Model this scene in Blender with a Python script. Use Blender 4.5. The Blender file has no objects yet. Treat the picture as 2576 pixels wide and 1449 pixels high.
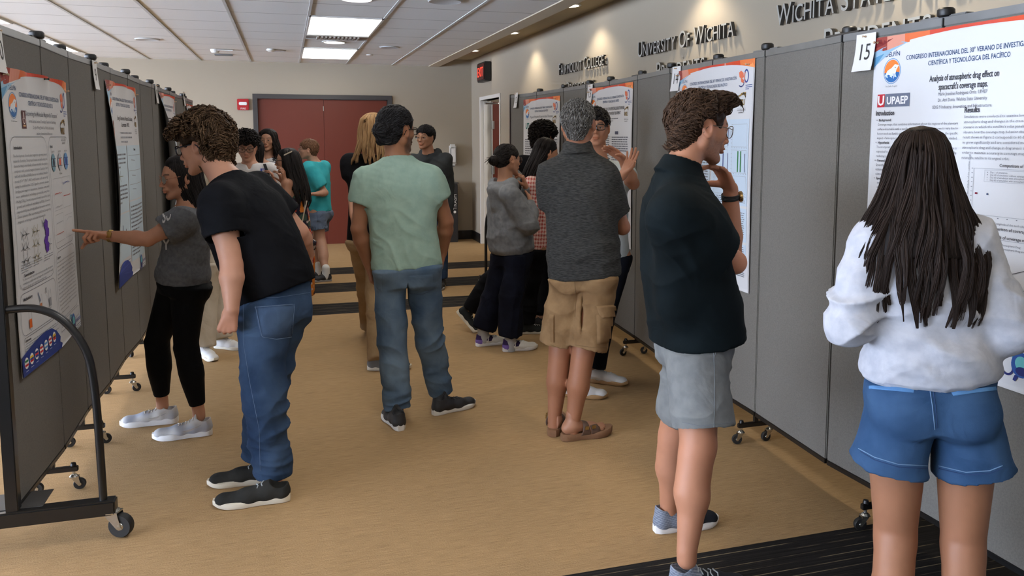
EXPO=-0.12; LT=7.5; SPOT=26.0; SKYS=22.0
import bpy, bmesh, math, random
import numpy as np
from mathutils import Vector, Matrix
from mathutils.bvhtree import BVHTree
scn = bpy.context.scene
COL = scn.collection
PI = math.pi
f32 = np.float32
def V(*a): return np.array(a, dtype=float)
def nrm(v):
    v = np.array(v, float); return v/(np.linalg.norm(v)+1e-12)
# ------------------------------------------------------------------ camera (a phone held at 1.6 m, looking down the hall)
CAM = V(0, 0, 1.6); FPX = 2034.0; PPX, PPY = 1340.0, 558.0
_Y = nrm([716-PPX, -(345-PPY), -FPX]); _Z = V(0, 19442., 2034.); _Z = nrm(_Z-_Y*(_Z@_Y)); _X = np.cross(_Y, _Z)
RC = np.stack([_X, _Y, _Z])
def ray(px, py): return RC @ V(px-PPX, -(py-PPY), -FPX)
def onz(px, py, z): d = ray(px, py); return CAM+d*((z-CAM[2])/d[2])
def ony(px, py, y): d = ray(px, py); return CAM+d*(y/d[1])
def onx(px, py, x): d = ray(px, py); return CAM+d*(x/d[0])
def srgb(r, g, b):
    f = lambda c: (c/255)/12.92 if c/255 <= .04045 else ((c/255+.055)/1.055)**2.4
    return (f(r), f(g), f(b), 1)
# ------------------------------------------------------------------ materials
MATS = {}
def newmat(name):
    m = bpy.data.materials.new(name); m.use_nodes = True
    n = m.node_tree.nodes; b = n['Principled BSDF']; return m, m.node_tree, b
def flat(name, col, rough=.6, metal=0., bump=0., bscale=200., var=0., vscale=6., spec=.5, emit=None, estr=0., coord='Object', sheen=0.):
    if name in MATS: return MATS[name]
    m, t, b = newmat(name)
    b.inputs['Base Color'].default_value = col if len(col) == 4 else (*col, 1)
    b.inputs['Roughness'].default_value = rough; b.inputs['Metallic'].default_value = metal
    b.inputs['Specular IOR Level'].default_value = spec
    if sheen: b.inputs['Sheen Weight'].default_value = sheen
    if emit: b.inputs['Emission Color'].default_value = emit; b.inputs['Emission Strength'].default_value = estr
    if bump or var: tc = t.nodes.new('ShaderNodeTexCoord')
    if bump:
        n = t.nodes.new('ShaderNodeTexNoise'); n.inputs['Scale'].default_value = bscale; n.inputs['Detail'].default_value = 2
        bp = t.nodes.new('ShaderNodeBump'); bp.inputs['Strength'].default_value = bump; bp.inputs['Distance'].default_value = .002
        t.links.new(tc.outputs[coord], n.inputs['Vector']); t.links.new(n.outputs['Fac'], bp.inputs['Height']); t.links.new(bp.outputs['Normal'], b.inputs['Normal'])
    if var:
        n = t.nodes.new('ShaderNodeTexNoise'); n.inputs['Scale'].default_value = vscale; n.inputs['Detail'].default_value = 4
        mx = t.nodes.new('ShaderNodeMix'); mx.data_type = 'RGBA'
        c = col; mx.inputs[6].default_value = (c[0]*(1-var), c[1]*(1-var), c[2]*(1-var), 1); mx.inputs[7].default_value = (min(1, c[0]*(1+var)), min(1, c[1]*(1+var)), min(1, c[2]*(1+var)), 1)
        t.links.new(tc.outputs[coord], n.inputs['Vector']); t.links.new(n.outputs['Fac'], mx.inputs[0]); t.links.new(mx.outputs[2], b.inputs['Base Color'])
    MATS[name] = m; return m
def vcol(name, rough=.55, bump=.15, bscale=300., spec=.4, sss=0., aniso=None, sheen=0.):
    """colour from the mesh's own Col attribute (skin, prints, dyed cloth)"""
    if name in MATS: return MATS[name]
    m, t, b = newmat(name)
    a = t.nodes.new('ShaderNodeAttribute'); a.attribute_name = 'Col'
    t.links.new(a.outputs['Color'], b.inputs['Base Color'])
    b.inputs['Roughness'].default_value = rough; b.inputs['Specular IOR Level'].default_value = spec
    if sheen: b.inputs['Sheen Weight'].default_value = sheen
    if bump:
        tc = t.nodes.new('ShaderNodeTexCoord'); n = t.nodes.new('ShaderNodeTexNoise'); n.inputs['Scale'].default_value = bscale; n.inputs['Detail'].default_value = 2
        bp = t.nodes.new('ShaderNodeBump'); bp.inputs['Strength'].default_value = bump; bp.inputs['Distance'].default_value = .001
        t.links.new(tc.outputs['Object'], n.inputs['Vector']); t.links.new(n.outputs['Fac'], bp.inputs['Height']); t.links.new(bp.outputs['Normal'], b.inputs['Normal'])
    MATS[name] = m; return m
def cloth(name, col, col2=None, weave=500., wrinkle=.45, stretch=(1, 1, 1), vscale=8., rough=.85, detail=4., contrast=(.35, .65), wscale=5.):
    """woven cloth: two dye tones broken up by noise, weave bump and small creases"""
    if name in MATS: return MATS[name]
    m, t, b = newmat(name); col2 = col2 or tuple(c*.75 for c in col[:3])+(1,)
    b.inputs['Roughness'].default_value = rough; b.inputs['Specular IOR Level'].default_value = .1
    tc = t.nodes.new('ShaderNodeTexCoord'); mp = t.nodes.new('ShaderNodeMapping'); mp.inputs['Scale'].default_value = stretch
    n = t.nodes.new('ShaderNodeTexNoise'); n.inputs['Scale'].default_value = vscale; n.inputs['Detail'].default_value = detail
    mr = t.nodes.new('ShaderNodeMapRange'); mr.inputs[1].default_value = contrast[0]; mr.inputs[2].default_value = contrast[1]
    mx = t.nodes.new('ShaderNodeMix'); mx.data_type = 'RGBA'; mx.inputs[6].default_value = col2; mx.inputs[7].default_value = col
    L = t.links.new
    L(tc.outputs['Object'], mp.inputs['Vector']); L(mp.outputs['Vector'], n.inputs['Vector']); L(n.outputs['Fac'], mr.inputs[0]); L(mr.outputs[0], mx.inputs[0]); L(mx.outputs[2], b.inputs['Base Color'])
    w = t.nodes.new('ShaderNodeTexNoise'); w.inputs['Scale'].default_value = weave; w.inputs['Detail'].default_value = 1
    bp = t.nodes.new('ShaderNodeBump'); bp.inputs['Strength'].default_value = .25; bp.inputs['Distance'].default_value = .0012
    L(tc.outputs['Object'], w.inputs['Vector']); L(w.outputs['Fac'], bp.inputs['Height'])
    if wrinkle:
        w2 = t.nodes.new('ShaderNodeTexNoise'); w2.inputs['Scale'].default_value = wscale*1.6; w2.inputs['Detail'].default_value = 2.5; w2.inputs['Distortion'].default_value = 1.2
        b2 = t.nodes.new('ShaderNodeBump'); b2.inputs['Strength'].default_value = wrinkle; b2.inputs['Distance'].default_value = .02
        L(tc.outputs['Object'], w2.inputs['Vector']); L(w2.outputs['Fac'], b2.inputs['Height']); L(bp.outputs['Normal'], b2.inputs['Normal']); L(b2.outputs['Normal'], b.inputs['Normal'])
    else: L(bp.outputs['Normal'], b.inputs['Normal'])
    MATS[name] = m; return m
# ------------------------------------------------------------------ objects
def link(o, parent=None):
    COL.objects.link(o)
    if parent is not None: o.parent = parent; o.matrix_parent_inverse = PM(parent).inverted()
    return o
def PM(o):
    m = o.matrix_basis.copy(); p = o.parent
    return (PM(p) @ o.matrix_parent_inverse @ m) if p is not None else m
def tag(o, label=None, cat=None, group=None, kind=None):
    if label: o['label'] = label
    if cat: o['category'] = cat
    if group: o['group'] = group
    if kind: o['kind'] = kind
    return o
def empty(name, loc, label, cat, group=None):
    o = bpy.data.objects.new(name, None); o.location = tuple(loc); COL.objects.link(o); o.empty_display_size = .1
    return tag(o, label, cat, group)
def mesh_np(name, verts, faces, mat, parent=None, smooth=True, col=None, loc=None):
    """faces: (n,4) or (n,3) int array, or list of lists"""
    me = bpy.data.meshes.new(name); verts = np.asarray(verts, dtype=np.float64)
    if loc is not None: verts = verts-np.array(loc)
    if isinstance(faces, np.ndarray):
        k = faces.shape[1]; me.vertices.add(len(verts)); me.vertices.foreach_set('co', verts.astype(f32).ravel())
        me.loops.add(len(faces)*k); me.loops.foreach_set('vertex_index', faces.astype(np.int32).ravel())
        me.polygons.add(len(faces)); me.polygons.foreach_set('loop_start', np.arange(0, len(faces)*k, k, dtype=np.int32))
        me.update(calc_edges=True)
    else: me.from_pydata([tuple(v) for v in verts], [], [list(f) for f in faces]); me.update()
    if smooth: me.polygons.foreach_set('use_smooth', np.ones(len(me.polygons), dtype=bool))
    if col is not None:
        a = me.color_attributes.new('Col', 'FLOAT_COLOR', 'POINT'); c = np.ones((len(verts), 4), f32); c[:, :3] = col[:, :3]; a.data.foreach_set('color', c.ravel())
    for mm in (mat if isinstance(mat, (list, tuple)) else [mat]): me.materials.append(mm)
    o = bpy.data.objects.new(name, me)
    if loc is not None: o.location = tuple(loc)
    return link(o, parent)
class MB:
    """collects shapes for one mesh"""
    def __init__(s): s.v = []; s.f = []; s.m = []
    def add(s, vs, fs, m=0):
        n = len(s.v); s.v += [tuple(map(float, v)) for v in vs]; s.f += [[i+n for i in f] for f in fs]; s.m += [m]*len(fs); return s
    def box(s, lo, hi, m=0, T=None):
        x0, y0, z0 = lo; x1, y1, z1 = hi
        vs = [V(x, y, z) for z in (z0, z1) for x, y in ((x0, y0), (x1, y0), (x1, y1), (x0, y1))]
        if T is not None: vs = [T(v) for v in vs]
        return s.add(vs, [(3, 2, 1, 0), (4, 5, 6, 7), (0, 1, 5, 4), (1, 2, 6, 5), (2, 3, 7, 6), (3, 0, 4, 7)], m)
    def bbox(s, lo, hi, r=.004, m=0, T=None):
        """bevelled box: chamfered on all edges"""
        lo, hi = V(*lo), V(*hi); bm = bmesh.new(); bmesh.ops.create_cube(bm, size=1)
        for v in bm.verts: v.co = Vector(((lo+hi)/2+np.array(v.co)*(hi-lo)))
        bmesh.ops.bevel(bm, geom=bm.edges[:], offset=r, segments=2, affect='EDGES', clamp_overlap=True)
        vs = [np.array(v.co) for v in bm.verts]; fs = [[v.index for v in f.verts] for f in bm.faces]; bm.free()
        if T is not None: vs = [T(v) for v in vs]
        return s.add(vs, fs, m)
    def tube(s, pts, r, n=8, m=0, cap=True, closed=False, up=None, flat=1.):
        pts = [np.array(p, float) for p in pts]; N = len(pts); rs = r if hasattr(r, '__len__') else [r]*N
        vs = []; prev = None
        for i, p in enumerate(pts):
            if closed: t = nrm(pts[(i+1) % N]-pts[i-1])
            else: t = nrm(pts[min(i+1, N-1)]-pts[max(i-1, 0)])
            if prev is None:
                a = V(*up) if up is not None else (V(0, 0, 1) if abs(t[2]) < .9 else V(1, 0, 0)); u = nrm(np.cross(a, t))
            else: u = nrm(prev-t*(prev@t))
            prev = u; w = np.cross(t, u)
            for k in range(n):
                a = 2*PI*k/n; vs.append(p+rs[i]*(math.cos(a)*u*flat+math.sin(a)*w))
        fs = []
        for i in range(N if closed else N-1):
            j = (i+1) % N
            for k in range(n): fs.append((i*n+k, i*n+(k+1) % n, j*n+(k+1) % n, j*n+k))
        if cap and not closed: fs.append(list(range(n))[::-1]); fs.append([(N-1)*n+k for k in range(n)])
        return s.add(vs, fs, m)
    def lathe(s, prof, c, axis=(0, 0, 1), n=24, m=0):
        """prof: (r, h) pairs along axis from c"""
        c = V(*c); ax = nrm(axis); u = nrm(np.cross(ax, V(0, 0, 1) if abs(ax[2]) < .9 else V(1, 0, 0))); w = np.cross(ax, u); vs = []; fs = []
        for r, h in prof:
            for k in range(n): a = 2*PI*k/n; vs.append(c+ax*h+r*(math.cos(a)*u+math.sin(a)*w))
        for i in range(len(prof)-1):
            for k in range(n): fs.append((i*n+k, i*n+(k+1) % n, (i+1)*n+(k+1) % n, (i+1)*n+k))
        fs.append(list(range(n))[::-1]); fs.append([(len(prof)-1)*n+k for k in range(n)])
        return s.add(vs, fs, m)
    def build(s, name, mats, parent=None, smooth=False, fix=True):
        me = bpy.data.meshes.new(name); me.from_pydata(s.v, [], s.f)
        for mm in (mats if isinstance(mats, (list, tuple)) else [mats]): me.materials.append(mm)
        me.polygons.foreach_set('material_index', s.m)
        if fix:
            bm = bmesh.new(); bm.from_mesh(me); bmesh.ops.recalc_face_normals(bm, faces=bm.faces); bm.to_mesh(me); bm.free()
        me.update()
        if smooth:
            me.polygons.foreach_set('use_smooth', np.ones(len(me.polygons), dtype=bool)); me.set_sharp_from_angle(angle=math.radians(38))
        return link(bpy.data.objects.new(name, me), parent)
# ------------------------------------------------------------------ noise
def _hash(ix, iy, iz, seed):
    h = (ix*374761393+iy*668265263+iz*2147483647+seed*144665) & 0xffffffff
    h = ((h ^ (h >> 13))*1274126177) & 0xffffffff
    return ((h ^ (h >> 16)) & 0xffff).astype(f32)/65535.
def noise(P, seed=0):
    P = np.asarray(P); I = np.floor(P).astype(np.int64); F = (P-I).astype(f32); F = F*F*(3-2*F); r = 0
    for a in (0, 1):
        wa = F[..., 0] if a else 1-F[..., 0]
        for b in (0, 1):
            wb = F[..., 1] if b else 1-F[..., 1]
            for c in (0, 1):
                wc = F[..., 2] if c else 1-F[..., 2]
                r = r+wa*wb*wc*_hash(I[..., 0]+a, I[..., 1]+b, I[..., 2]+c, seed)
    return r*2-1
# ------------------------------------------------------------------ implicit surfaces
def axis_coords(lo, hi, h, fine=()):
    """grid lines from lo to hi, spaced h, finer inside the (a, b, step) zones"""
    x = lo; out = [x]
    while x < hi:
        st = h
        for a, b, s in fine:
            if a-h*.5 <= x <= b: st = min(st, s)
        x += st; out.append(x)
    return np.array(out, dtype=f32)
class SDF:
    def __init__(s, lo, hi, h, fine=()):
        """fine: boxes (lo, hi, step)"""
        s.x = axis_coords(lo[0], hi[0], h, [(a[0], b[0], t) for a, b, t in fine])
        s.y = axis_coords(lo[1], hi[1], h, [(a[1], b[1], t) for a, b, t in fine])
        s.z = axis_coords(lo[2], hi[2], h, [(a[2], b[2], t) for a, b, t in fine])
        s.h = h; s.d = np.full((len(s.x), len(s.y), len(s.z)), .3, dtype=f32)
    def sub(s, lo, hi):
        sl = []
        for c, a, b in ((s.x, lo[0], hi[0]), (s.y, lo[1], hi[1]), (s.z, lo[2], hi[2])):
            i = max(0, int(np.searchsorted(c, a))-1); j = min(len(c), int(np.searchsorted(c, b))+1)
            if j <= i: return None
            sl.append(slice(i, j))
        return tuple(sl)
    def grid(s, sl): return s.x[sl[0]][:, None, None], s.y[sl[1]][None, :, None], s.z[sl[2]][None, None, :]
    def _apply(s, lo, hi, fn, k, op):
        m = k+3*s.h; sl = s.sub(np.array(lo)-m, np.array(hi)+m)
        if sl is None: return s
        D = fn(*s.grid(sl)); d = s.d[sl]
        if op == 'sub': D = -D; 
        if op in ('sub', 'int'):
            if k > 0:
                h = np.clip(.5-.5*(d-D)/k, 0, 1); s.d[sl] = d*(1-h)+D*h+k*h*(1-h)
            else: s.d[sl] = np.maximum(d, D)
        else:
            if k > 0:
                h = np.clip(.5+.5*(d-D)/k, 0, 1); s.d[sl] = d*(1-h)+D*h-k*h*(1-h)
            else: s.d[sl] = np.minimum(d, D)
        return s
    def seg(s, a, b, r1, r2=None, k=.01, op='add', fd=None, fs=1.):
        """tapered capsule; flattened to fs of its thickness along direction fd"""
        a = V(*a); b = V(*b); r2 = r1 if r2 is None else r2; R = max(r1, r2); ab = b-a; L2 = float(ab@ab)+1e-9
        if fd is not None: fd = nrm(fd)
        def fn(X, Y, Z):
            px, py, pz = X-f32(a[0]), Y-f32(a[1]), Z-f32(a[2])
            t = np.clip((px*f32(ab[0])+py*f32(ab[1])+pz*f32(ab[2]))/f32(L2), 0, 1)
            qx, qy, qz = px-t*f32(ab[0]), py-t*f32(ab[1]), pz-t*f32(ab[2])
            q = qx*qx+qy*qy+qz*qz
            if fd is not None: e = qx*f32(fd[0])+qy*f32(fd[1])+qz*f32(fd[2]); q = q+e*e*f32(1/fs**2-1)
            return np.sqrt(q)-(f32(r1)+t*f32(r2-r1))
        return s._apply(np.minimum(a, b)-R, np.maximum(a, b)+R, fn, k, op)
    def ell(s, c, r, R=None, k=.01, op='add'):
        """ellipsoid; R rows are its axes"""
        c = V(*c); r = V(*r) if hasattr(r, '__len__') else V(r, r, r); R = np.eye(3) if R is None else np.array(R); m = float(r.min()); ext = np.sqrt(((R.T*r)**2).sum(1))
        def fn(X, Y, Z):
            px, py, pz = X-f32(c[0]), Y-f32(c[1]), Z-f32(c[2]); q = 0; g = 0
            for i in range(3):
                e = (px*f32(R[i, 0])+py*f32(R[i, 1])+pz*f32(R[i, 2]))/f32(r[i]); q = q+e*e; g = g+e*e/f32(r[i]**2)
            q = np.sqrt(q); return q*(q-1)/np.sqrt(g+f32(1e-9))
        return s._apply(c-ext, c+ext, fn, k, op)
    def loft(s, A, axis, side, table, k=.01, op='add', p=2., caps=True):
        """stack of ellipses along a straight axis. rows: (s, offset along side, offset along front, half width, half depth)"""
        A = V(*A); ax = nrm(axis); sd = V(*side); sd = nrm(sd-ax*(sd@ax)); fr = np.cross(ax, sd)
        T = np.array(table, float); T = T[np.argsort(T[:, 0])]; ss = np.linspace(T[0, 0], T[-1, 0], 80)
        def cub(col):  # smooth curve through the rows
            x = T[:, 0]; y = T[:, col]; n = len(x); m = np.zeros(n)
            dl = np.diff(y)/np.diff(x)
            m[0] = dl[0]; m[-1] = dl[-1]
            for i in range(1, n-1): m[i] = 0 if dl[i-1]*dl[i] <= 0 else 2*dl[i-1]*dl[i]/(dl[i-1]+dl[i])
            i = np.clip(np.searchsorted(x, ss)-1, 0, n-2); h = x[i+1]-x[i]; t = (ss-x[i])/h
            return (2*t**3-3*t**2+1)*y[i]+(t**3-2*t**2+t)*h*m[i]+(-2*t**3+3*t**2)*y[i+1]+(t**3-t**2)*h*m[i+1]
        cs = [cub(i) for i in range(1, 5)]; R = float(max(T[:, 3].max(), T[:, 4].max()))+float(np.abs(T[:, 1:3]).max())
        P0 = A+ax*T[0, 0]; P1 = A+ax*T[-1, 0]
        def fn(X, Y, Z):
            px, py, pz = X-f32(A[0]), Y-f32(A[1]), Z-f32(A[2])
            t = px*f32(ax[0])+py*f32(ax[1])+pz*f32(ax[2]); u = px*f32(sd[0])+py*f32(sd[1])+pz*f32(sd[2]); v = px*f32(fr[0])+py*f32(fr[1])+pz*f32(fr[2])
            ti = np.clip((t-T[0, 0])/(T[-1, 0]-T[0, 0])*79, 0, 79); i0 = ti.astype(np.int32)
            tab = [c.astype(f32)[i0] for c in cs]
            u = (u-tab[0])/tab[2]; v = (v-tab[1])/tab[3]
            q = np.sqrt(u*u+v*v) if p == 2. else (np.abs(u)**p+np.abs(v)**p)**(1/p)
            d = (q-1)*np.minimum(tab[2], tab[3])
            if caps: d = np.maximum(d, np.maximum(f32(T[0, 0])-t, t-f32(T[-1, 0])))
            return d
        return s._apply(np.minimum(P0, P1)-R, np.maximum(P0, P1)+R, fn, k, op)
    def plane(s, p, n, k=0., lo=None, hi=None):
        """cut away what lies on the side of n"""
        p = V(*p); n = nrm(n)
        fn = lambda X, Y, Z: (X-f32(p[0]))*f32(n[0])+(Y-f32(p[1]))*f32(n[1])+(Z-f32(p[2]))*f32(n[2])
        lo = lo if lo is not None else (s.x[0], s.y[0], s.z[0]); hi = hi if hi is not None else (s.x[-1], s.y[-1], s.z[-1])
        sl = s.sub(lo, hi); D = fn(*s.grid(sl)); d = s.d[sl]
        if k > 0: h = np.clip(.5-.5*(d-D)/k, 0, 1); s.d[sl] = d*(1-h)+D*h+k*h*(1-h)
        else: s.d[sl] = np.maximum(d, D)
        return s
    def mesh(s, smooth=1):
        d = s.d; d[0] = np.maximum(d[0], .01); d[-1] = np.maximum(d[-1], .01); d[:, 0] = np.maximum(d[:, 0], .01); d[:, -1] = np.maximum(d[:, -1], .01); d[:, :, 0] = np.maximum(d[:, :, 0], .01); d[:, :, -1] = np.maximum(d[:, :, -1], .01)
        b = d < 0; n = None
        for i in (0, 1):
            for j in (0, 1):
                for k in (0, 1):
                    q = b[i:b.shape[0]-1+i, j:b.shape[1]-1+j, k:b.shape[2]-1+k].view(np.uint8)
                    n = q.copy() if n is None else n+q
        act = (n > 0) & (n < 8); I = np.argwhere(act); ids = np.full(act.shape, -1, np.int32); ids[act] = np.arange(len(I))
        cor = {}
        for i in (0, 1):
            for j in (0, 1):
                for k in (0, 1): cor[i, j, k] = d[I[:, 0]+i, I[:, 1]+j, I[:, 2]+k]
        C = [s.x, s.y, s.z]; P = np.zeros((len(I), 3)); W = np.zeros(len(I))
        base = np.stack([C[a][I[:, a]] for a in range(3)], 1); size = np.stack([C[a][I[:, a]+1] for a in range(3)], 1)-base
        for a in range(3):
            o1, o2 = [x for x in range(3) if x != a]
            for p in (0, 1):
                for q in (0, 1):
                    c0 = [0, 0, 0]; c0[o1] = p; c0[o2] = q; c1 = list(c0); c1[a] = 1
                    d0 = cor[tuple(c0)]; d1 = cor[tuple(c1)]; m = (d0 < 0) != (d1 < 0); t = np.where(m, d0/np.where(m, d0-d1, 1), 0)
                    e = np.zeros((len(I), 3)); e[:, a] = t; e[:, o1] = p; e[:, o2] = q
                    P += np.where(m[:, None], e, 0); W += m
        Vt = base+P/W[:, None]*size; F = []
        for a in range(3):
            o1, o2 = (a+1) % 3, (a+2) % 3
            s0 = [slice(None)]*3; s1 = [slice(None)]*3; s0[a] = slice(0, -1); s1[a] = slice(1, None)
            A, B = b[tuple(s0)], b[tuple(s1)]; E = np.argwhere(A != B); 
            E = E[(E[:, o1] > 0) & (E[:, o2] > 0) & (E[:, o1] < act.shape[o1]) & (E[:, o2] < act.shape[o2])]
            fl = A[E[:, 0], E[:, 1], E[:, 2]]; q = []
            for p, r in ((0, 0), (-1, 0), (-1, -1), (0, -1)):
                e = E.copy(); e[:, o1] += p; e[:, o2] += r; q.append(ids[e[:, 0], e[:, 1], e[:, 2]])
            Q = np.stack(q, 1); Q[~fl] = Q[~fl][:, ::-1]; F.append(Q)
        F = np.concatenate(F); F = F[(F >= 0).all(1)]
        Vt = lapl(Vt, F, smooth)
        s.d = None
        return Vt, F
def lapl(Vt, F, it, lam=.6):
    if it < 1: return Vt
    e = np.concatenate([F[:, [0, 1]], F[:, [1, 2]], F[:, [2, 3]], F[:, [3, 0]]]); n = len(Vt); cnt = np.bincount(e[:, 0], minlength=n)+np.bincount(e[:, 1], minlength=n)
    for i in range(it):
        S = np.stack([np.bincount(e[:, 0], Vt[e[:, 1], a], n)+np.bincount(e[:, 1], Vt[e[:, 0], a], n) for a in range(3)], 1)/np.maximum(cnt, 1)[:, None]
        Vt = Vt+lam*(S-Vt)
    return Vt
def normals(Vt, F):
    n = np.cross(Vt[F[:, 2]]-Vt[F[:, 0]], Vt[F[:, 3]]-Vt[F[:, 1]]); N = np.zeros_like(Vt)
    for k in range(4):
        for a in range(3): N[:, a] += np.bincount(F[:, k], n[:, a], len(Vt))
    return N/(np.linalg.norm(N, axis=1)[:, None]+1e-12)
def folds(Vt, F, specs, seed=0):
    """cloth folds. spec: (centre or None, radius, axis across the folds, wavelength, depth, axis 2 stretch) """
    N = normals(Vt, F); D = np.zeros(len(Vt))
    for i, (c, R, ax, wl, amp) in enumerate(specs):
        ax = nrm(ax); w = 1. if c is None else np.exp(-((Vt-np.array(c))**2).sum(1)/R**2)
        al = Vt@ax; rest = Vt-al[:, None]*ax
        warp = noise(Vt*6+i*7.7, seed+i)*wl*.9
        Q = rest*(.22/wl)+((al+warp)[:, None]*ax)/wl
        r = noise(Q+3.1*i, seed+11+i); r = 1-2.2*np.abs(r)**.65; r = r*(.55+.45*noise(Vt*5+i, seed+40))
        D += 1.9*amp*w*r
    return Vt+N*D[:, None]
# ================================================================== camera and colour
cd = bpy.data.cameras.new('camera'); cam = bpy.data.objects.new('camera', cd); COL.objects.link(cam)
cd.sensor_width = 36; cd.lens = FPX/2576*36; cd.shift_x = -(PPX-1288)/2576; cd.shift_y = -(724.5-PPY)/2576; cd.clip_start = .05
cam.matrix_world = Matrix([list(RC[i])+[CAM[i]] for i in range(3)]+[[0, 0, 0, 1]])
scn.camera = cam
scn.view_settings.view_transform = 'Standard'; scn.view_settings.look = 'None'; scn.view_settings.gamma = 1; scn.view_settings.exposure = EXPO; scn.view_settings.use_curve_mapping = False
scn.cycles.max_bounces = 6; scn.cycles.diffuse_bounces = 4; scn.cycles.glossy_bounces = 2; scn.cycles.transmission_bounces = 3; scn.cycles.transparent_max_bounces = 6
scn.cycles.caustics_reflective = False; scn.cycles.caustics_refractive = False; scn.cycles.use_denoising = True; scn.cycles.adaptive_threshold = .02; scn.cycles.sample_clamp_indirect = 4
w = bpy.data.worlds.new('world'); scn.world = w; w.use_nodes = True; wn = w.node_tree; bg = wn.nodes['Background']; bg.inputs[0].default_value = (.78, .9, 1.12, 1); bg.inputs[1].default_value = SKYS   # overcast daylight outside the windows

# ================================================================== room shell
YB, XW, ZC, ZS = 12.43, 2.80, 2.68, 2.79          # back wall, right wall, tile ceiling, raised cove ceiling
XL, YF = -8.2, -4.0
def struct(o, label): return tag(o, label, kind='structure')
def quadbox(name, lo, hi, mat, label, parent=None):
    return struct(MB().box(lo, hi).build(name, mat, parent), label)
# carpet: tan with fine streaks along the rows, charcoal striped bands let into it
def carpet():
    m, t, b = newmat('carpet'); L = t.links.new; N = t.nodes.new
    ge = N('ShaderNodeTexCoord'); sp = N('ShaderNodeSeparateXYZ'); L(ge.outputs['Object'], sp.inputs[0])
    def streak(scale, lo, hi, seed=0.):
        mp = N('ShaderNodeMapping'); mp.inputs['Scale'].default_value = scale; mp.inputs['Location'].default_value = (seed, seed, 0); n = N('ShaderNodeTexNoise'); n.inputs['Scale'].default_value = 1; n.inputs['Detail'].default_value = 3
        r = N('ShaderNodeMapRange'); r.inputs[1].default_value = lo; r.inputs[2].default_value = hi
        L(ge.outputs['Object'], mp.inputs[0]); L(mp.outputs[0], n.inputs['Vector']); L(n.outputs['Fac'], r.inputs[0]); return r.outputs[0]
    def mix(f, a, c):
        x = N('ShaderNodeMix'); x.data_type = 'RGBA'; 
        if f is not None: L(f, x.inputs[0])
        for i, s in ((6, a), (7, c)):
            if isinstance(s, tuple): x.inputs[i].default_value = s
            else: L(s, x.inputs[i])
        return x.outputs[2]
    s1 = streak((2.2, 190, 1), .3, .7); s2 = streak((14, 420, 1), .35, .75, 3.); s3 = streak((.8, 2.2, 1), .3, .7, 9.)
    tan = mix(s1, srgb(139, 112, 78), srgb(164, 135, 97)); tan = mix(s2, tan, srgb(186, 153, 112)); 
    x = N('ShaderNodeMix'); x.data_type = 'RGBA'; x.blend_type = 'MULTIPLY'; x.inputs[0].default_value = .25; L(tan, x.inputs[6]); L(mix(s3, (.8, .78, .74, 1), (1, 1, 1, 1)), x.inputs[7]); tan = x.outputs[2]
    # charcoal carpet: near black, thin broken beige pin-stripes about 45 mm apart
    mu = N('ShaderNodeMath'); mu.operation = 'MULTIPLY'; mu.inputs[1].default_value = 1/.043; L(sp.outputs[1], mu.inputs[0])
    fr = N('ShaderNodeMath'); fr.operation = 'FRACT'; L(mu.outputs[0], fr.inputs[0])
    lt = N('ShaderNodeMath'); lt.operation = 'LESS_THAN'; lt.inputs[1].default_value = .1; L(fr.outputs[0], lt.inputs[0])
    br = streak((2.6, 23.2, 1), .46, .56, 5.); ml = N('ShaderNodeMath'); ml.operation = 'MULTIPLY'; L(lt.outputs[0], ml.inputs[0]); L(br, ml.inputs[1])
    dk = mix(streak((2, 120, 1), .3, .7, 7.), srgb(24, 22, 22), srgb(44, 41, 39)); dk = mix(ml.outputs[0], dk, srgb(128, 116, 92))
    # where the bands lie
    fac = None
    for y0, y1 in ((-9, 2.66), (7.43, 7.93), (8.5, 9.04), (9.62, 10.13)):
        a = N('ShaderNodeMath'); a.operation = 'GREATER_THAN'; a.inputs[1].default_value = y0; c = N('ShaderNodeMath'); c.operation = 'LESS_THAN'; c.inputs[1].default_value = y1
        L(sp.outputs[1], a.inputs[0]); L(sp.outputs[1], c.inputs[0]); p = N('ShaderNodeMath'); p.operation = 'MULTIPLY'; L(a.outputs[0], p.inputs[0]); L(c.outputs[0], p.inputs[1])
        if fac is None: fac = p.outputs[0]
        else: q = N('ShaderNodeMath'); q.operation = 'ADD'; L(fac, q.inputs[0]); L(p.outputs[0], q.inputs[1]); fac = q.outputs[0]
    L(mix(fac, tan, dk), b.inputs['Base Color']); b.inputs['Roughness'].default_value = .95; b.inputs['Specular IOR Level'].default_value = .15
    n = N('ShaderNodeTexNoise'); n.inputs['Scale'].default_value = 350; mp = N('ShaderNodeMapping'); mp.inputs['Scale'].default_value = (.4, 1, 1); L(ge.outputs['Object'], mp.inputs[0]); L(mp.outputs[0], n.inputs['Vector'])
    bp = N('ShaderNodeBump'); bp.inputs['Strength'].default_value = .4; bp.inputs['Distance'].default_value = .004; L(n.outputs['Fac'], bp.inputs['Height']); L(bp.outputs['Normal'], b.inputs['Normal'])
    return m
quadbox('floor', (XL, YF, -.1), (XW+3, YB+.3, 0), carpet(), 'tan streaked carpet with charcoal striped bands')
def wallmat(name, c):
    m = flat(name, c, rough=.8, bump=.12, bscale=90., var=.02, vscale=2.); return m
MW = wallmat('wall_paint', srgb(166, 155, 138)); MWL = wallmat('wall_paint_cool', srgb(184, 180, 172))
MBASE = flat('black_vinyl', srgb(24, 23, 23), rough=.4)
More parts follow.
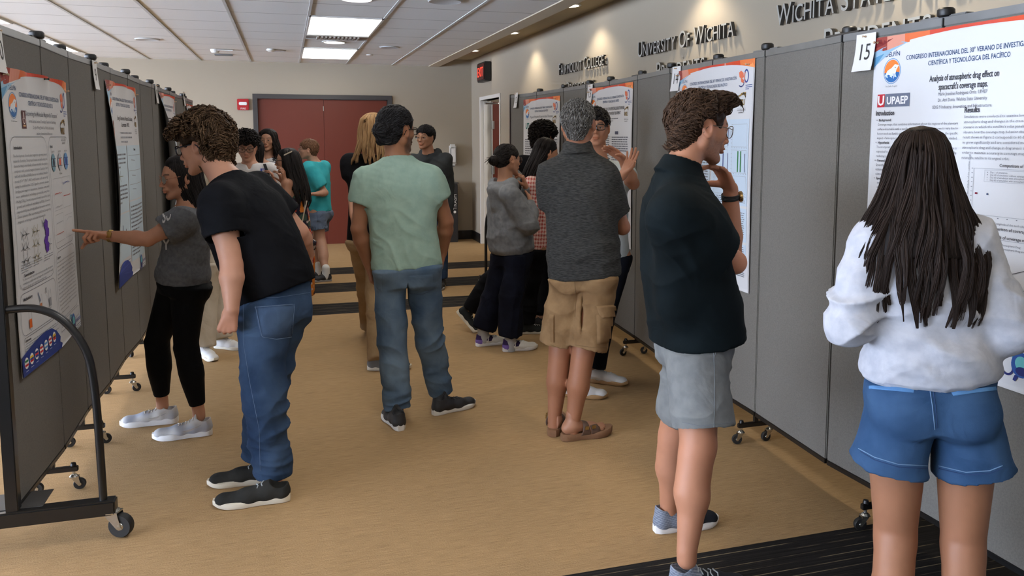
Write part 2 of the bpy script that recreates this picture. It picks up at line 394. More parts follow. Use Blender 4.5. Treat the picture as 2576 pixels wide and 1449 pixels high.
# back wall around the double door (opening x -.37..1.51, z 0..2.15)
DX0, DX1, DZ = -.36, 1.50, 2.155
b = MB(); b.box((XL, YB, 0), (DX0, YB+.15, 3.0)).box((DX1, YB, 0), (XW+.15, YB+.15, 3.0)).box((DX0, YB, DZ), (DX1, YB+.15, 3.0))
struct(b.build('wall_back', MW), 'beige back wall behind the red double door')
b = MB(); DY0, DY1, DDZ = 10.70, 11.80, 2.14     # right wall with the side doorway
b.box((XW, YF, 0), (XW+.14, DY0, 3.0)).box((XW, DY1, 0), (XW+.14, YB, 3.0)).box((XW, DY0, DDZ), (XW+.14, DY1, 3.0))
struct(b.build('wall_right', MW), 'beige right wall carrying silver raised letters')
b = MB(); b.box((XL-.15, YF, 0), (XL, YB, .15)).box((XL-.15, YF, 2.5), (XL, YB, 3.0)).box((XL-.15, YF, .15), (XL, YF+.6, 2.5)).box((XL-.15, YB-.6, .15), (XL, YB, 2.5))
struct(b.build('wall_left', MWL), 'pale left wall with a long window')
wf = MB()
for y in np.linspace(YF+.6, YB-.6, 9): wf.box((XL-.1, y-.03, .15), (XL-.03, y+.03, 2.5))
wf.box((XL-.1, YF+.6, .15), (XL-.03, YB-.6, .21)).box((XL-.1, YF+.6, 2.44), (XL-.03, YB-.6, 2.5))
struct(wf.build('window_1', flat('window_metal', srgb(60, 60, 62), rough=.4, metal=.6)), 'long daylight window in the left wall')
quadbox('wall_front', (XL, YF-.15, 0), (XW+.15, YF, 3.0), MW, 'beige wall behind the viewer')
b = MB(); b.box((DX1+.065, YB-.012, 0), (XW, YB, .14)).box((XL, YB-.012, 0), (DX0-.065, YB, .14)); struct(b.build('baseboard_back', MBASE), 'black vinyl baseboard on the back wall')
b = MB(); b.box((XW-.012, DY1+.05, 0), (XW, YB-.012, .14)).box((XW-.012, YF, 0), (XW, DY0-.05, .14)); struct(b.build('baseboard_right', MBASE), 'black vinyl baseboard on the right wall')
# ceiling: suspended tiles as far as x = 2.13, plaster border, then the raised cove along the right wall
def tiles():
    m, t, b = newmat('ceiling_tile'); L = t.links.new; N = t.nodes.new
    tc = N('ShaderNodeTexCoord'); sp = N('ShaderNodeSeparateXYZ'); L(tc.outputs['Object'], sp.inputs[0])
    a = N('ShaderNodeMath'); a.operation = 'MULTIPLY_ADD'; a.inputs[1].default_value = 1/.6675; a.inputs[2].default_value = -7.5975/.6675+40; L(sp.outputs[1], a.inputs[0])
    fr = N('ShaderNodeMath'); fr.operation = 'FRACT'; L(a.outputs[0], fr.inputs[0]); lt = N('ShaderNodeMath'); lt.operation = 'LESS_THAN'; lt.inputs[1].default_value = .022; L(fr.outputs[0], lt.inputs[0])
    n = N('ShaderNodeTexNoise'); n.inputs['Scale'].default_value = 160; n.inputs['Detail'].default_value = 4; L(tc.outputs['Object'], n.inputs['Vector'])
    x = N('ShaderNodeMix'); x.data_type = 'RGBA'; L(n.outputs['Fac'], x.inputs[0]); x.inputs[6].default_value = srgb(228, 229, 229); x.inputs[7].default_value = srgb(243, 243, 242)
    y = N('ShaderNodeMix'); y.data_type = 'RGBA'; L(lt.outputs[0], y.inputs[0]); L(x.outputs[2], y.inputs[6]); y.inputs[7].default_value = srgb(176, 176, 176)
    L(y.outputs[2], b.inputs['Base Color']); b.inputs['Roughness'].default_value = .95; b.inputs['Specular IOR Level'].default_value = .1
    bp = N('ShaderNodeBump'); bp.inputs['Strength'].default_value = .3; bp.inputs['Distance'].default_value = .003; L(n.outputs['Fac'], bp.inputs['Height']); L(bp.outputs['Normal'], b.inputs['Normal'])
    return m
TX = 2.13
quadbox('ceiling', (XL, YF, ZC), (TX, YB, ZC+.06), tiles(), 'suspended ceiling of pale square tiles')
b = MB()
xs_bar = [.238+.6675*k for k in range(-12, 3)]
for x in xs_bar: b.box((x-.012, YF, ZC-.008), (x+.012, YB, ZC-.001))
struct(b.build('trim_1', flat('grid_white', srgb(200, 200, 198), rough=.5)), 'white metal runners of the ceiling grid')
MCV = wallmat('cove_paint', srgb(196, 184, 164))
b = MB(); b.box((TX, YF, ZC-.01), (2.29, YB, ZS+.05)); struct(b.build('trim_2', MCV), 'smooth beige border between tiles and cove')
quadbox('ceiling_cove', (2.29, YF, ZS), (XW, YB, ZS+.06), wallmat('cove_dark', srgb(176, 160, 128)), 'raised beige cove ceiling above the lettered wall')
# ------------------------------------------------------------------ ceiling fittings
ME_T = flat('troffer_diffuser', (1, 1, 1, 1), emit=(1, .96, .9, 1), estr=LT)
ME_D = flat('downlight_glow', (1, 1, 1, 1), emit=(1, .88, .68, 1), estr=14)
MBLK = flat('black_plastic', srgb(20, 20, 21), rough=.4)
MWHT = flat('white_metal', srgb(225, 225, 222), rough=.4); MSIL = flat('brushed_silver', srgb(190, 190, 188), rough=.3, metal=.9)
def area(name, parent, loc, sx, sy, power, col):
    l = bpy.data.lights.new(name, 'AREA'); l.shape = 'RECTANGLE'; l.size = sx; l.size_y = sy; l.energy = power; l.color = col; l.spread = math.radians(160)
    o = bpy.data.objects.new(name, l); o.location = loc; link(o); o.parent = parent; o.matrix_parent_inverse = PM(parent).inverted(); return o
def troffer(cx, cy, label, ln=1.335):
    e = empty('ceiling_light', (cx, cy, ZC), label, 'light', 'flat panel lights in the ceiling')
    b = MB(); w_, l_ = .333, ln/2
    for x0, x1, y0, y1 in ((-w_, -w_+.02, -l_, l_), (w_-.02, w_, -l_, l_), (-w_, w_, -l_, -l_+.02), (-w_, w_, l_-.02, l_)): b.box((cx+x0, cy+y0, ZC-.014), (cx+x1, cy+y1, ZC-.002))
    b.build('frame', MWHT, e)
    MB().box((cx-w_+.02, cy-l_+.02, ZC-.011), (cx+w_-.02, cy+l_-.02, ZC-.003)).build('diffuser', ME_T, e)
    return e
cx1 = .238+.334; cx2 = cx1-3.3375*1.0
seen = {(0, 1): 'lit square panel light just before the slatted vent', (0, 2): 'lit square panel light closest to the back wall', (1, 1): 'lit panel light at the far left picture edge', (1, 2): 'lit panel light above the left panels near the back wall'}
for c, cx in enumerate((cx1, cx2, cx2-3.3375)):
    for k in range(-4, 3):
        cy = 8.265+2.67*(k-1)
        if cy-.7 < YF: continue
        troffer(cx, cy, seen.get((c, k), 'lit panel light in the ceiling nearer the viewer, out of the frame'))
def vent():
    y0, y1 = 8.945, 9.26; x0, x1 = .25, .895
    e = empty('ceiling_vent', ((x0+x1)/2, (y0+y1)/2, ZC), 'grey slatted air vent between two lit ceiling panels', 'vent')
    MB().box((x0, y0, ZC-.012), (x1, y1, ZC-.002)).build('backing', flat('vent_grey', srgb(150, 148, 142), rough=.5), e)
    b = MB()
    for k in range(11):
        x = x0+.11+.042*k; b.box((x, y0+.05, ZC-.03), (x+.02, y1-.05, ZC-.012))
    b.box((x0, y0, ZC-.02), (x1, y0+.02, ZC-.004)).box((x0, y1-.02, ZC-.02), (x1, y1, ZC-.004)); b.build('slats', flat('vent_slat', srgb(175, 173, 168), rough=.45), e)
vent()
def downlight(cx, cy, z, label, r=.085, lit=True, glow=None, group=None):
    e = empty('recessed_light', (cx, cy, z), label, 'light', group)
    MB().lathe([(r+.022, -.001), (r+.022, -.008), (r+.002, -.012), (r, -.002)], (cx, cy, z), n=28).build('trim_ring', MWHT, e, smooth=True)
    MB().lathe([(r, -.004), (r*.6, -.0045), (.001, -.005)], (cx, cy, z), n=28).build('lamp', glow or ME_D, e)
    return e
ME_R = flat('round_glow', (1, 1, 1, 1), emit=(1, .97, .92, 1), estr=6)
downlight(cx1, 9.62, ZC, 'round recessed light between the two far square panels', r=.115, glow=ME_R)
downlight(cx1, 6.60, ZC, 'round recessed light cut by the top edge of the frame', r=.115, glow=ME_R)
def disc(x, y, label, r=.13, cat='speaker', nm='ceiling_speaker', group='round white ceiling speakers'):
    o = MB().lathe([(r, -.001), (r, -.006), (r-.012, -.014), (r-.02, -.011), (.002, -.013)], (x, y, ZC), n=32).build(nm, flat('speaker_white', srgb(196, 198, 200), rough=.5), smooth=True)
    return tag(o, label, cat, group)
disc(-1.42, 9.95, 'round white ceiling speaker above the left panels, farthest left of them')
disc(-.07, 10.75, 'round white ceiling speaker beside the small white smoke detector', .12)
disc(1.24, 9.97, 'round white ceiling speaker right of the far square panel light', .12)
disc(1.25, 6.48, 'round white ceiling speaker cut by the top edge of the frame', .14)
sp = empty('smoke_detector', (-.76, 10.9, ZC), 'small white smoke detector with a flat arm on the ceiling left of centre', 'smoke detector')
MB().lathe([(.055, -.001), (.055, -.02), (.04, -.045), (.002, -.05)], (-.79, 10.85, ZC), n=20).build('body', MWHT, sp, smooth=True)
MB().bbox((-.76, 10.80, ZC-.02), (-.58, 10.86, ZC-.006), .003).build('arm', MWHT, sp)
tag(MB().bbox((-.84, 11.42, ZC-.02), (-.62, 11.50, ZC-.002), .003).build('ceiling_sensor', flat('grey_plastic', srgb(110, 110, 110))), 'thin grey slot fitting on the ceiling before the back wall', 'sensor')
tag(MB().lathe([(.05, -.001), (.05, -.02), (.03, -.035), (.002, -.037)], (-.13, 10.62, ZC), n=20).build('smoke_detector', MWHT, smooth=True), 'tiny white round detector touching a ceiling speaker', 'smoke detector')
tag(MB().lathe([(.045, -.001), (.045, -.012), (.02, -.02), (.002, -.022)], (1.10, 10.95, ZC), n=20).build('sprinkler_cover', MWHT, smooth=True), 'tiny white sprinkler cover plate on the right of the tiled ceiling', 'sprinkler')
# cove downlights that graze the right wall
for i, (y, lb) in enumerate(((11.05, 'recessed light hidden in the cove above the exit sign'), (9.05, 'bright recessed cove light nearest the exit sign'), (7.05, 'bright recessed cove light, second from the exit sign'), (5.05, 'recessed cove light above UNIVERSITY OF WICHITA, out of the frame'), (3.05, 'recessed cove light above WICHITA STATE, out of the frame'), (1.05, 'recessed cove light near the viewer, out of the frame'))):
    e = downlight(2.50, y, ZS, lb, r=.085, group='recessed lights in the cove')
    if i == 0: continue
    l = bpy.data.lights.new('spot', 'SPOT'); l.energy = SPOT; l.color = (1, .87, .66); l.spot_size = math.radians(122); l.spot_blend = .6; l.shadow_soft_size = .03
    o = bpy.data.objects.new('spot', l); o.location = (2.53, y, ZS-.03); link(o); o.parent = e; o.matrix_parent_inverse = PM(e).inverted()
# ------------------------------------------------------------------ doors
MRED = flat('door_red', srgb(98, 37, 20), rough=.5, var=.06, vscale=1.5, bump=.05); MFR = flat('frame_grey', srgb(62, 60, 60), rough=.4)
fr = MB(); fr.box((DX0-.065, YB-.03, 0), (DX0, YB+.1, DZ+.065)).box((DX1, YB-.03, 0), (DX1+.065, YB+.1, DZ+.065)).box((DX0, YB-.03, DZ), (DX1, YB+.1, DZ+.065)).box((DX0, YB+.02, 0), (DX0+.02, YB+.1, DZ)).box((DX1-.02, YB+.02, 0), (DX1, YB+.1, DZ)).box((DX0, YB+.02, DZ-.02), (DX1, YB+.1, DZ))
d1 = struct(fr.build('door_1', MFR), 'dark grey frame and closed red double door in the back wall')
xm = .565
MB().box((DX0-.06, YB+.1, 0), (DX1+.06, YB+.14, DZ+.06)).build('door_light_block', MBLK, d1)  # unseen box added behind the leaves to stop light leaking through the gaps
o = MB().bbox((DX0+.001, YB+.015, .0), (xm-.001, YB+.06, DZ-.001), .003).build('door_leaf', MRED, d1)
o2 = MB().bbox((xm+.001, YB+.015, .0), (DX1-.006, YB+.06, DZ-.006), .003).build('door_leaf', MRED, d1)
for x, o_ in ((xm-.05, o),):
    MB().bbox((xm-.009, YB+.004, DZ-.17), (xm+.001, YB+.016, DZ-.10), .002).build('latch', MSIL, o_)
    MB().bbox((xm-.009, YB+.004, .20), (xm+.001, YB+.016, .27), .002).build('latch', MSIL, o_)
# side doorway: pale steel frame, red leaf standing open into the next room
MFW = flat('frame_pale', srgb(168, 165, 158), rough=.4)
fr = MB(); fr.box((XW-.012, DY1-.002, 0), (XW+.15, DY1+.05, DDZ+.05)).box((XW-.012, DY0-.05, 0), (XW+.15, DY0+.002, DDZ+.05)).box((XW-.012, DY0, DDZ), (XW+.15, DY1, DDZ+.05))
fr.box((XW+.04, DY1-.02, 0), (XW+.09, DY1, DDZ)).box((XW+.04, DY0, 0), (XW+.09, DY0+.02, DDZ))
d2 = struct(fr.build('door_2', flat('frame_white', srgb(226, 224, 218), rough=.4)), 'pale frame with a red door standing open to the next room')
lf = MB().bbox((XW+.16, DY1-.06, .01), (XW+1.2, DY1-.015, DDZ-.02), .003).build('door_leaf', MRED, d2)
MB().box((XW+.151, DY1-.062, .01), (XW+.162, DY1-.013, DDZ-.02)).build('door_edge', MFW, d2)
for z in (.25, 1.05, 1.72):
    MB().bbox((XW+.135, DY1-.075, z), (XW+.185, DY1-.062, z+.12), .002).tube([(XW+.16, DY1-.075, z), (XW+.16, DY1-.075, z+.12)], .008).build('hinge', MSIL, d2)
MB().tube([(XW+.03, DY1-.16, DDZ-.05), (XW+.2, DY1-.22, DDZ-.05), (XW+.5, DY1-.08, DDZ-.05)], .012, up=(0, 0, 1)).bbox((XW+.45, DY1-.12, DDZ-.09), (XW+.7, DY1-.06, DDZ-.03), .005).build('door_closer', MSIL, d2)
b = MB(); b.box((XW+2.6, DY0-3, 0), (XW+2.7, YB+.1, 3)).box((XW+.14, DY0-3.1, 0), (XW+2.7, DY0-3, 3)).box((XW+.14, YB, 0), (XW+2.7, YB+.1, 3))
struct(b.build('wall_side_room', MW), 'beige walls of the room beyond the side doorway')
quadbox('ceiling_side_room', (XW+.14, DY0-3, ZC), (XW+2.7, YB, ZC+.05), flat('plain_white', srgb(220, 220, 216)), 'ceiling of the room beyond the side doorway')
e = empty('ceiling_light', (XW+1.2, 10.6, ZC), 'lit panel light in the room beyond the side doorway', 'light', 'flat panel lights in the ceiling')
MB().box((XW+.7, 9.4, ZC-.012), (XW+1.5, 11.4, ZC-.003)).build('diffuser', ME_T, e)
# exit sign (seen end-on), fire alarm, dispenser, bin
def wallT(y, z, w_=1):      # frame on the right wall: u runs towards the viewer (-Y), v up, n out of the wall (-X)
    return lambda u, v, n=0.: V(XW-n, y-u, z+v)
def text_mesh(s, size, ext=0., bevel=0., align='LEFT', sx=1., spacing=1., res=4):
    c = bpy.data.curves.new('t', 'FONT'); c.body = s; c.size = size; c.extrude = ext; c.bevel_depth = bevel; c.align_x = align; c.space_character = spacing; c.resolution_u = res
    o = bpy.data.objects.new('t', c); COL.objects.link(o); dg = bpy.context.evaluated_depsgraph_get(); me = bpy.data.meshes.new_from_object(o.evaluated_get(dg))
    vs = np.zeros(len(me.vertices)*3); me.vertices.foreach_get('co', vs); vs = vs.reshape(-1, 3); vs[:, 0] *= sx; fs = [list(p.vertices) for p in me.polygons]
    bpy.data.objects.remove(o); bpy.data.curves.remove(c); bpy.data.meshes.remove(me); return vs, fs
MGLOW = flat('exit_red', srgb(200, 30, 25), emit=(1, .06, .03, 1), estr=2.2); MBLK = flat('black_plastic', srgb(20, 20, 21), rough=.4)
e = empty('exit_sign', (2.72, 11.5, 2.5), 'lit red exit sign in a black case on the right wall by the corner', 'sign')
T = lambda v: v
MB().bbox((2.70, 11.14, 2.385), (2.792, 11.60, 2.655), .006).build('case', MBLK, e)
MB().bbox((2.690, 11.165, 2.41), (2.701, 11.575, 2.63), .003).build('face_plate', flat('exit_face', srgb(70, 30, 28), rough=.5), e)
vs, fs = text_mesh('EXIT', .19, sx=.86); b = MB(); b.add([(2.6885, 11.545-v[0]*1.0, 2.455+v[1]) for v in vs], fs); b.build('letters', MGLOW, e)
# strobe / fire alarm on the back wall left of the door
e = empty('fire_alarm', (-.555, YB, 2.08), 'small red fire alarm with a white strobe on the back wall beside the door', 'fire alarm')
MRD = flat('alarm_red', srgb(170, 30, 38), rough=.35)
MB().bbox((-.635, YB-.05, 1.985), (-.475, YB, 2.145), .008).bbox((-.62, YB-.055, 1.985), (-.49, YB-.03, 2.03), .006).build('housing', MRD, e)
MB().bbox((-.61, YB-.075, 2.055), (-.50, YB-.045, 2.10), .008).build('strobe_lens', flat('strobe', srgb(235, 235, 235), rough=.15, emit=(1, 1, 1, 1), estr=.0), e, smooth=True)
vs, fs = text_mesh('FIRE', .036, sx=1.1, align='CENTER'); b = MB(); b.add([(-.555+v[0], YB-.0562, 1.995+v[1]) for v in vs], fs); b.build('lettering', MWHT, e)
# hand sanitiser dispenser on the corner wall
p = ony(1138, 420, YB)
e = empty('soap_dispenser', (p[0], YB, p[2]), 'white wall dispenser on the back wall above the black bin', 'dispenser')
zt = ony(1135, 363, YB)[2]; zb = ony(1140, 416, YB)[2]; xa, xb = ony(1129, 400, YB)[0], ony(1146, 400, YB)[0]
MB().bbox((xa, YB-.09, zb), (xb, YB, zt), .02).build('body', MWHT, e, smooth=True)
MB().bbox((xa+.01, YB-.105, zb+.04), (xb-.01, YB-.088, zt-.05), .012).build('cover', flat('white_plastic', srgb(238, 238, 236), rough=.25), e, smooth=True)
MB().bbox((xa+.03, YB-.07, zb-.02), (xb-.03, YB-.03, zb+.002), .004).build('nozzle', flat('grey_plastic', srgb(110, 110, 110)), e)
bx1 = onz(1153, 609, 0)[0]; by = onz(1153, 609, 0)[1]
e = empty('trash_bin', (bx1-.2, by+.2, 0), 'tall black bin marked TRASH beside the corner baseboard', 'bin')
ztop = ony(1150, 459, by)[2]
MB().bbox((bx1-.42, by, 0), (bx1, by+.30, ztop-.02), .008).build('body', flat('bin_black', srgb(40, 40, 42), rough=.5), e)
MB().bbox((bx1-.43, by-.01, ztop-.02), (bx1+.01, by+.31, ztop), .004).build('lid', flat('bin_lid', srgb(70, 70, 70), rough=.4), e)
vs, fs = text_mesh('TRASH', .078, sx=1.0); b = MB()
b.add([(bx1-.022-v[1], by-.004, .50+v[0]) for v in vs], fs); b.build('lettering', MWHT, e)
tag(MB().lathe([(.02, 0), (.02, .004), (.001, .004)], (bx1-.05, by-.001, .465), axis=(0, -1, 0), n=16).build('logo', MWHT, e))
# ------------------------------------------------------------------ raised letters on the right wall, small capitals
MLET = flat('letter_face', srgb(172, 172, 168), rough=.4, metal=.15); MLED = flat('letter_edge', srgb(60, 58, 55), rough=.5)
def wall_line(txt, y_start, y_end, z0, capH, label):
    """each letter its own piece, standing 12 mm off the wall; capitals capH high, the rest 0.78 of it"""
    e = empty('wall_lettering', (XW, (y_start+y_end)/2, z0), label, 'lettering', None)
    gl = []; x = 0
    for wd in txt.split(' '):
        for i, ch in enumerate(wd):
            h = capH if i == 0 else capH*.79; vs, fs = text_mesh(ch, h/.73, ext=.5, sx=.80, res=5); w_ = vs[:, 0].max()-vs[:, 0].min(); vs[:, 0] -= vs[:, 0].min(); gl.append((x, vs, fs, w_)); x += w_+capH*.11
        x += capH*.34
    W = x-capH*.45; sc = (y_start-y_end)/W
    for x, vs, fs, w_ in gl:
        b = MB(); out = [(XW-.014-.024*(v[2]+.5), y_start-(x+v[0])*sc, z0+v[1]) for v in vs]; zc = vs[:, 2]
        mi = [0 if min(vs[i][2] for i in f) > .4 else 1 for f in fs]
        b.v = out; b.f = fs; b.m = mi; b.build('letter', [MLET, MLED], e)
    return e
wall_line('FAIRMOUNT COLLEGE', 8.12, 6.87, 2.245, .125, 'silver raised letters reading FAIRMOUNT COLLEGE nearest the exit sign')
wall_line('PRESIDENTS', 7.87, 7.12, 2.045, .115, 'silver letters reading PRESIDENTS under FAIRMOUNT COLLEGE')
wall_line('UNIVERSITY OF WICHITA', 6.13, 4.66, 2.245, .125, 'silver raised letters reading UNIVERSITY OF WICHITA on the right wall')
wall_line('PRESIDENTS', 5.78, 5.03, 2.045, .135, 'silver letters reading PRESIDENTS under UNIVERSITY OF WICHITA')
wall_line('WICHITA STATE UNIVERSITY', 4.19, 2.55, 2.245, .125, 'large silver letters reading WICHITA STATE UNIVERSITY at the top right')
wall_line('PRESIDENTS', 3.74, 2.99, 2.045, .135, 'silver letters reading PRESIDENTS under WICHITA STATE')
# ================================================================== folding display partitions
def fabric():
    m = cloth('panel_fabric', srgb(121, 118, 112), srgb(111, 108, 103), weave=520., wrinkle=0., vscale=160., detail=2., contrast=(.3, .7), rough=.95); return m
MFAB = fabric(); MRAIL = flat('rail_aluminium', srgb(120, 122, 124), rough=.35, metal=.7, var=.25, vscale=9.); MBM = flat('black_metal', srgb(18, 18, 19), rough=.32, spec=.6); MRUB = flat('black_rubber', srgb(22, 22, 22), rough=.6)
MSEAM = flat('hinge_gap_bright', srgb(205, 205, 198), rough=.5); MSEAMD = flat('hinge_dark', srgb(52, 51, 49), rough=.6); MCH = flat('zinc', srgb(200, 200, 196), rough=.25, metal=.95)  # pale hinge tone paints in the bright line of light at the fold gap
def caster_mb(c, yaw, r=.026, zb=.10):
    """swivel caster below a bar: threaded stem, plated fork, rubber wheel standing on the floor"""
    b = MB(); x, y = c; d = V(math.cos(yaw), math.sin(yaw), 0); n = V(-d[1], d[0], 0); tr = .022*(r/.026); wc = V(x, y, r+.001)+d*tr
    b.tube([(x, y, zb), (x, y, 2*r+.018)], .0065*(r/.026), 8, 0)
    b.lathe([(.019*(r/.026), 0), (.019*(r/.026), .004), (.012, .012), (.008, .014)], (x, y, 2*r+.008), n=14, m=0)
    for s in (-1, 1):   # fork cheeks: a triangle plate from the swivel head to the axle
        o = n*s*r*.42; th = n*s*.002; A = V(x, y, 2*r+.010)-d*r*.5; B = V(x, y, 2*r+.010)+d*r*.75; Cc = wc+d*r*.22-V(0, 0, r*.15); Dd = wc-d*r*.22-V(0, 0, r*.15)
        q = [A, B, Cc, Dd]; vs = [p+o for p in q]+[p+o+th for p in q]; b.add(vs, [(0, 1, 2, 3), (7, 6, 5, 4), (0, 4, 5, 1), (1, 5, 6, 2), (2, 6, 7, 3), (3, 7, 4, 0)], 0)
    b.add([V(x, y, 2*r+.008)+d*a*r+n*c_*r*.5 for a, c_ in ((-.6, -1), (.8, -1), (.8, 1), (-.6, 1))]+[V(x, y, 2*r+.012)+d*a*r+n*c_*r*.5 for a, c_ in ((-.6, -1), (.8, -1), (.8, 1), (-.6, 1))], [(3, 2, 1, 0), (4, 5, 6, 7), (0, 1, 5, 4), (1, 2, 6, 5), (2, 3, 7, 6), (3, 0, 4, 7)], 0)
    w_ = r*.36; b.lathe([(r*.35, -w_), (r*.93, -w_), (r, -w_*.6), (r, w_*.6), (r*.93, w_), (r*.35, w_)], wc, axis=n, n=24, m=1)
    b.lathe([(r*.3, -w_-.003), (r*.36, -w_), (r*.36, w_), (r*.3, w_+.003)], wc, axis=n, n=16, m=0); b.lathe([(.006, -r*.5), (.006, r*.5)], wc, axis=n, n=10, m=0)
    return b
ZP0, ZP1 = .150, 2.03
def partition(side, pts, label, legs, seams, yaw0):
    """pts: hinge line (x, y) from the viewer's end; side: +1 panels' printed face towards +x"""
    e = empty('display_partition', (pts[0][0], pts[0][1], 0), label, 'partition')
    th = .022
    for i in range(len(pts)-1):
        a, c = V(*pts[i], 0), V(*pts[i+1], 0); t = nrm(c-a); n = V(-t[1], t[0], 0); L = np.linalg.norm(c-a); g = .0045
        T = lambda v: a+t*v[0]+n*v[1]+V(0, 0, v[2])
        p = MB().bbox((g, -th, ZP0+.02), (L-g, th, ZP1-.03), .004, T=T).build('panel', MFAB, e)
        MB().bbox((g, -th-.002, ZP1-.031), (L-g, th+.002, ZP1), .002, T=T).build('top_rail', MRAIL, p)
        MB().bbox((g, -th-.002, ZP0), (L-g, th+.002, ZP0+.022), .002, T=T).build('bottom_rail', MBM, p)
    for i, (x, y) in enumerate(pts):
        inner = 0 < i < len(pts)-1
        if inner:
            MB().tube([(x, y, ZP0+.02), (x, y, ZP1-.03)], .006, 8).build('hinge', MSEAM if seams[i % len(seams)] else MSEAMD, e, smooth=True)
            s = 1 if i % 2 else -1; hx = x+side*.012*s; b = MB()
            b.lathe([(.023, 0), (.029, .004), (.031, .012), (.030, .026), (.024, .032), (.001, .033)], (hx, y, ZP1+.002), n=20)
            b.build('bumper', MBLK, e, smooth=True)
            MB().bbox((x-.02, y-.10, ZP1-.002), (x+.02, y+.12, ZP1+.008), .003).build('hinge_plate', MRAIL if seams[i % len(seams)] else MBM, e)
    rr = random.Random(5)
    for x, y in legs:
        l = MB().bbox((x-.011, y-.011, .112), (x+.011, y+.011, ZP0+.01), .002).bbox((x-.105, y-.010, .088), (x+.105, y+.010, .112), .003).build('leg', MBM, e)
        for s in (-1, 1):
            MB().lathe([(.011, 0), (.013, .004), (.010, .016), (.001, .018)], (x+s*.085, y, .111), n=12).build('stem_knob', MBLK, l, smooth=True)
            caster_mb((x+s*.085, y), yaw0+rr.uniform(-.7, .7)).build('caster', [MCH, MRUB], l, smooth=True)
    return e
YL = [3.50, 4.11, 4.66, 5.15, 5.70, 6.20, 6.80, 7.25, 7.88, 8.33, 8.95, 9.45, 9.95, 10.36]
LP = [(-1.052+(.008 if i % 2 else -.008), y) for i, y in enumerate(YL)]
pl = partition(1, LP, 'left grey fabric folding partition on black casters, with a curved black end leg', [(-1.05, 4.00), (-1.05, 4.575), (-1.05, 5.49), (-1.05, 6.4), (-1.05, 7.3), (-1.05, 8.2), (-1.05, 9.1), (-1.05, 10.0)], [0, 0, 1, 0, 1, 0, 1, 0], -.3)
RP = [(2.31, .75), (2.32, 1.30), (2.318, 1.86), (2.313, 2.42), (2.285, 2.94), (2.325, 3.575), (2.34, 4.12), (2.35, 4.67), (2.40, 5.27), (2.43, 5.86), (2.405, 6.31), (2.39, 6.83), (2.35, 7.50), (2.27, 8.15)]
pr_ = partition(-1, RP, 'right grey fabric folding partition standing before the lettered wall', [(2.315, 1.75), (2.31, 2.63), (2.325, 3.60), (2.345, 4.47), (2.44, 5.37), (2.40, 6.4), (2.33, 7.3)], [0, 0, 0, 1, 0, 1, 0, 1, 0, 1, 0, 1, 0, 0], 2.6)
def end_leg(parent, x, y, s, full=True):
    """tall end frame: post, long floor bar and a bent tube on the aisle side (s = +1 towards +x)"""
    ye = y-.03; sg = -1 if parent is pl else 1
    b = MB(); b.bbox((x-.022, ye-.022, .155), (x+.022, ye+.022, 2.04), .003); post = b.build('end_post', MBM, parent)
    bar = MB().bbox((x-.36, ye-.032, .098), (x+.36, ye+.032, .158), .006).build('base_bar', MBM, parent)
    for k in ((s,) if full is True else (1, -1)):
        ct = [(-.02, .945), (.08, .950), (.14, .940), (.20, .905), (.25, .841), (.287, .756), (.302, .659), (.310, .496), (.314, .158)]
        # smooth the bend
        P = [V(x+k*u, ye, z) for u, z in ct]; Q = []
        for i in range(len(P)-1):
            p0, p1, p2, p3 = P[max(i-1, 0)], P[i], P[i+1], P[min(i+2, len(P)-1)]
            for t in np.linspace(0, 1, 7)[:-1]: Q.append(.5*((2*p1)+(-p0+p2)*t+(2*p0-5*p1+4*p2-p3)*t*t+(-p0+3*p1-3*p2+p3)*t**3))
        Q.append(P[-1]); MB().tube(Q, .0155, 12).build('curved_leg', MBM, parent, smooth=True)
    MB().box((x-.10, ye, .1585), (x+.10, ye+.16, .161)).build('floor_plate', flat('grey_plate', srgb(70, 68, 66), rough=.6), parent)
    for k in (-1, 1): caster_mb((x+k*.338, ye), -.35 if k > 0 else 2.5, r=.048, zb=.11).build('caster', [MCH, MRUB], bar, smooth=True)
end_leg(pl, -1.052, 3.50, 1)
pe = (RP[-1][0], RP[-1][1])
b = MB(); ye = 8.18; b.bbox((pe[0]-.022, ye-.022, .155), (pe[0]+.022, ye+.022, 2.04), .003).build('end_post', MBM, pr_)
bb = MB().bbox((pe[0]-.36, ye-.032, .098), (pe[0]+.36, ye+.032, .158), .006).build('base_bar', MBM, pr_)
P = [V(pe[0]-u, ye, z) for u, z in ((-.02, .945), (.08, .950), (.14, .940), (.20, .905), (.25, .841), (.275, .756), (.285, .659), (.287, .496), (.288, .158))]
MB().tube(P, .0155, 12).build('curved_leg', MBM, pr_, smooth=True)
for k in (-1, 1): caster_mb((pe[0]+k*.338, ye), 1.2, r=.048, zb=.11).build('caster', [MCH, MRUB], bb, smooth=True)
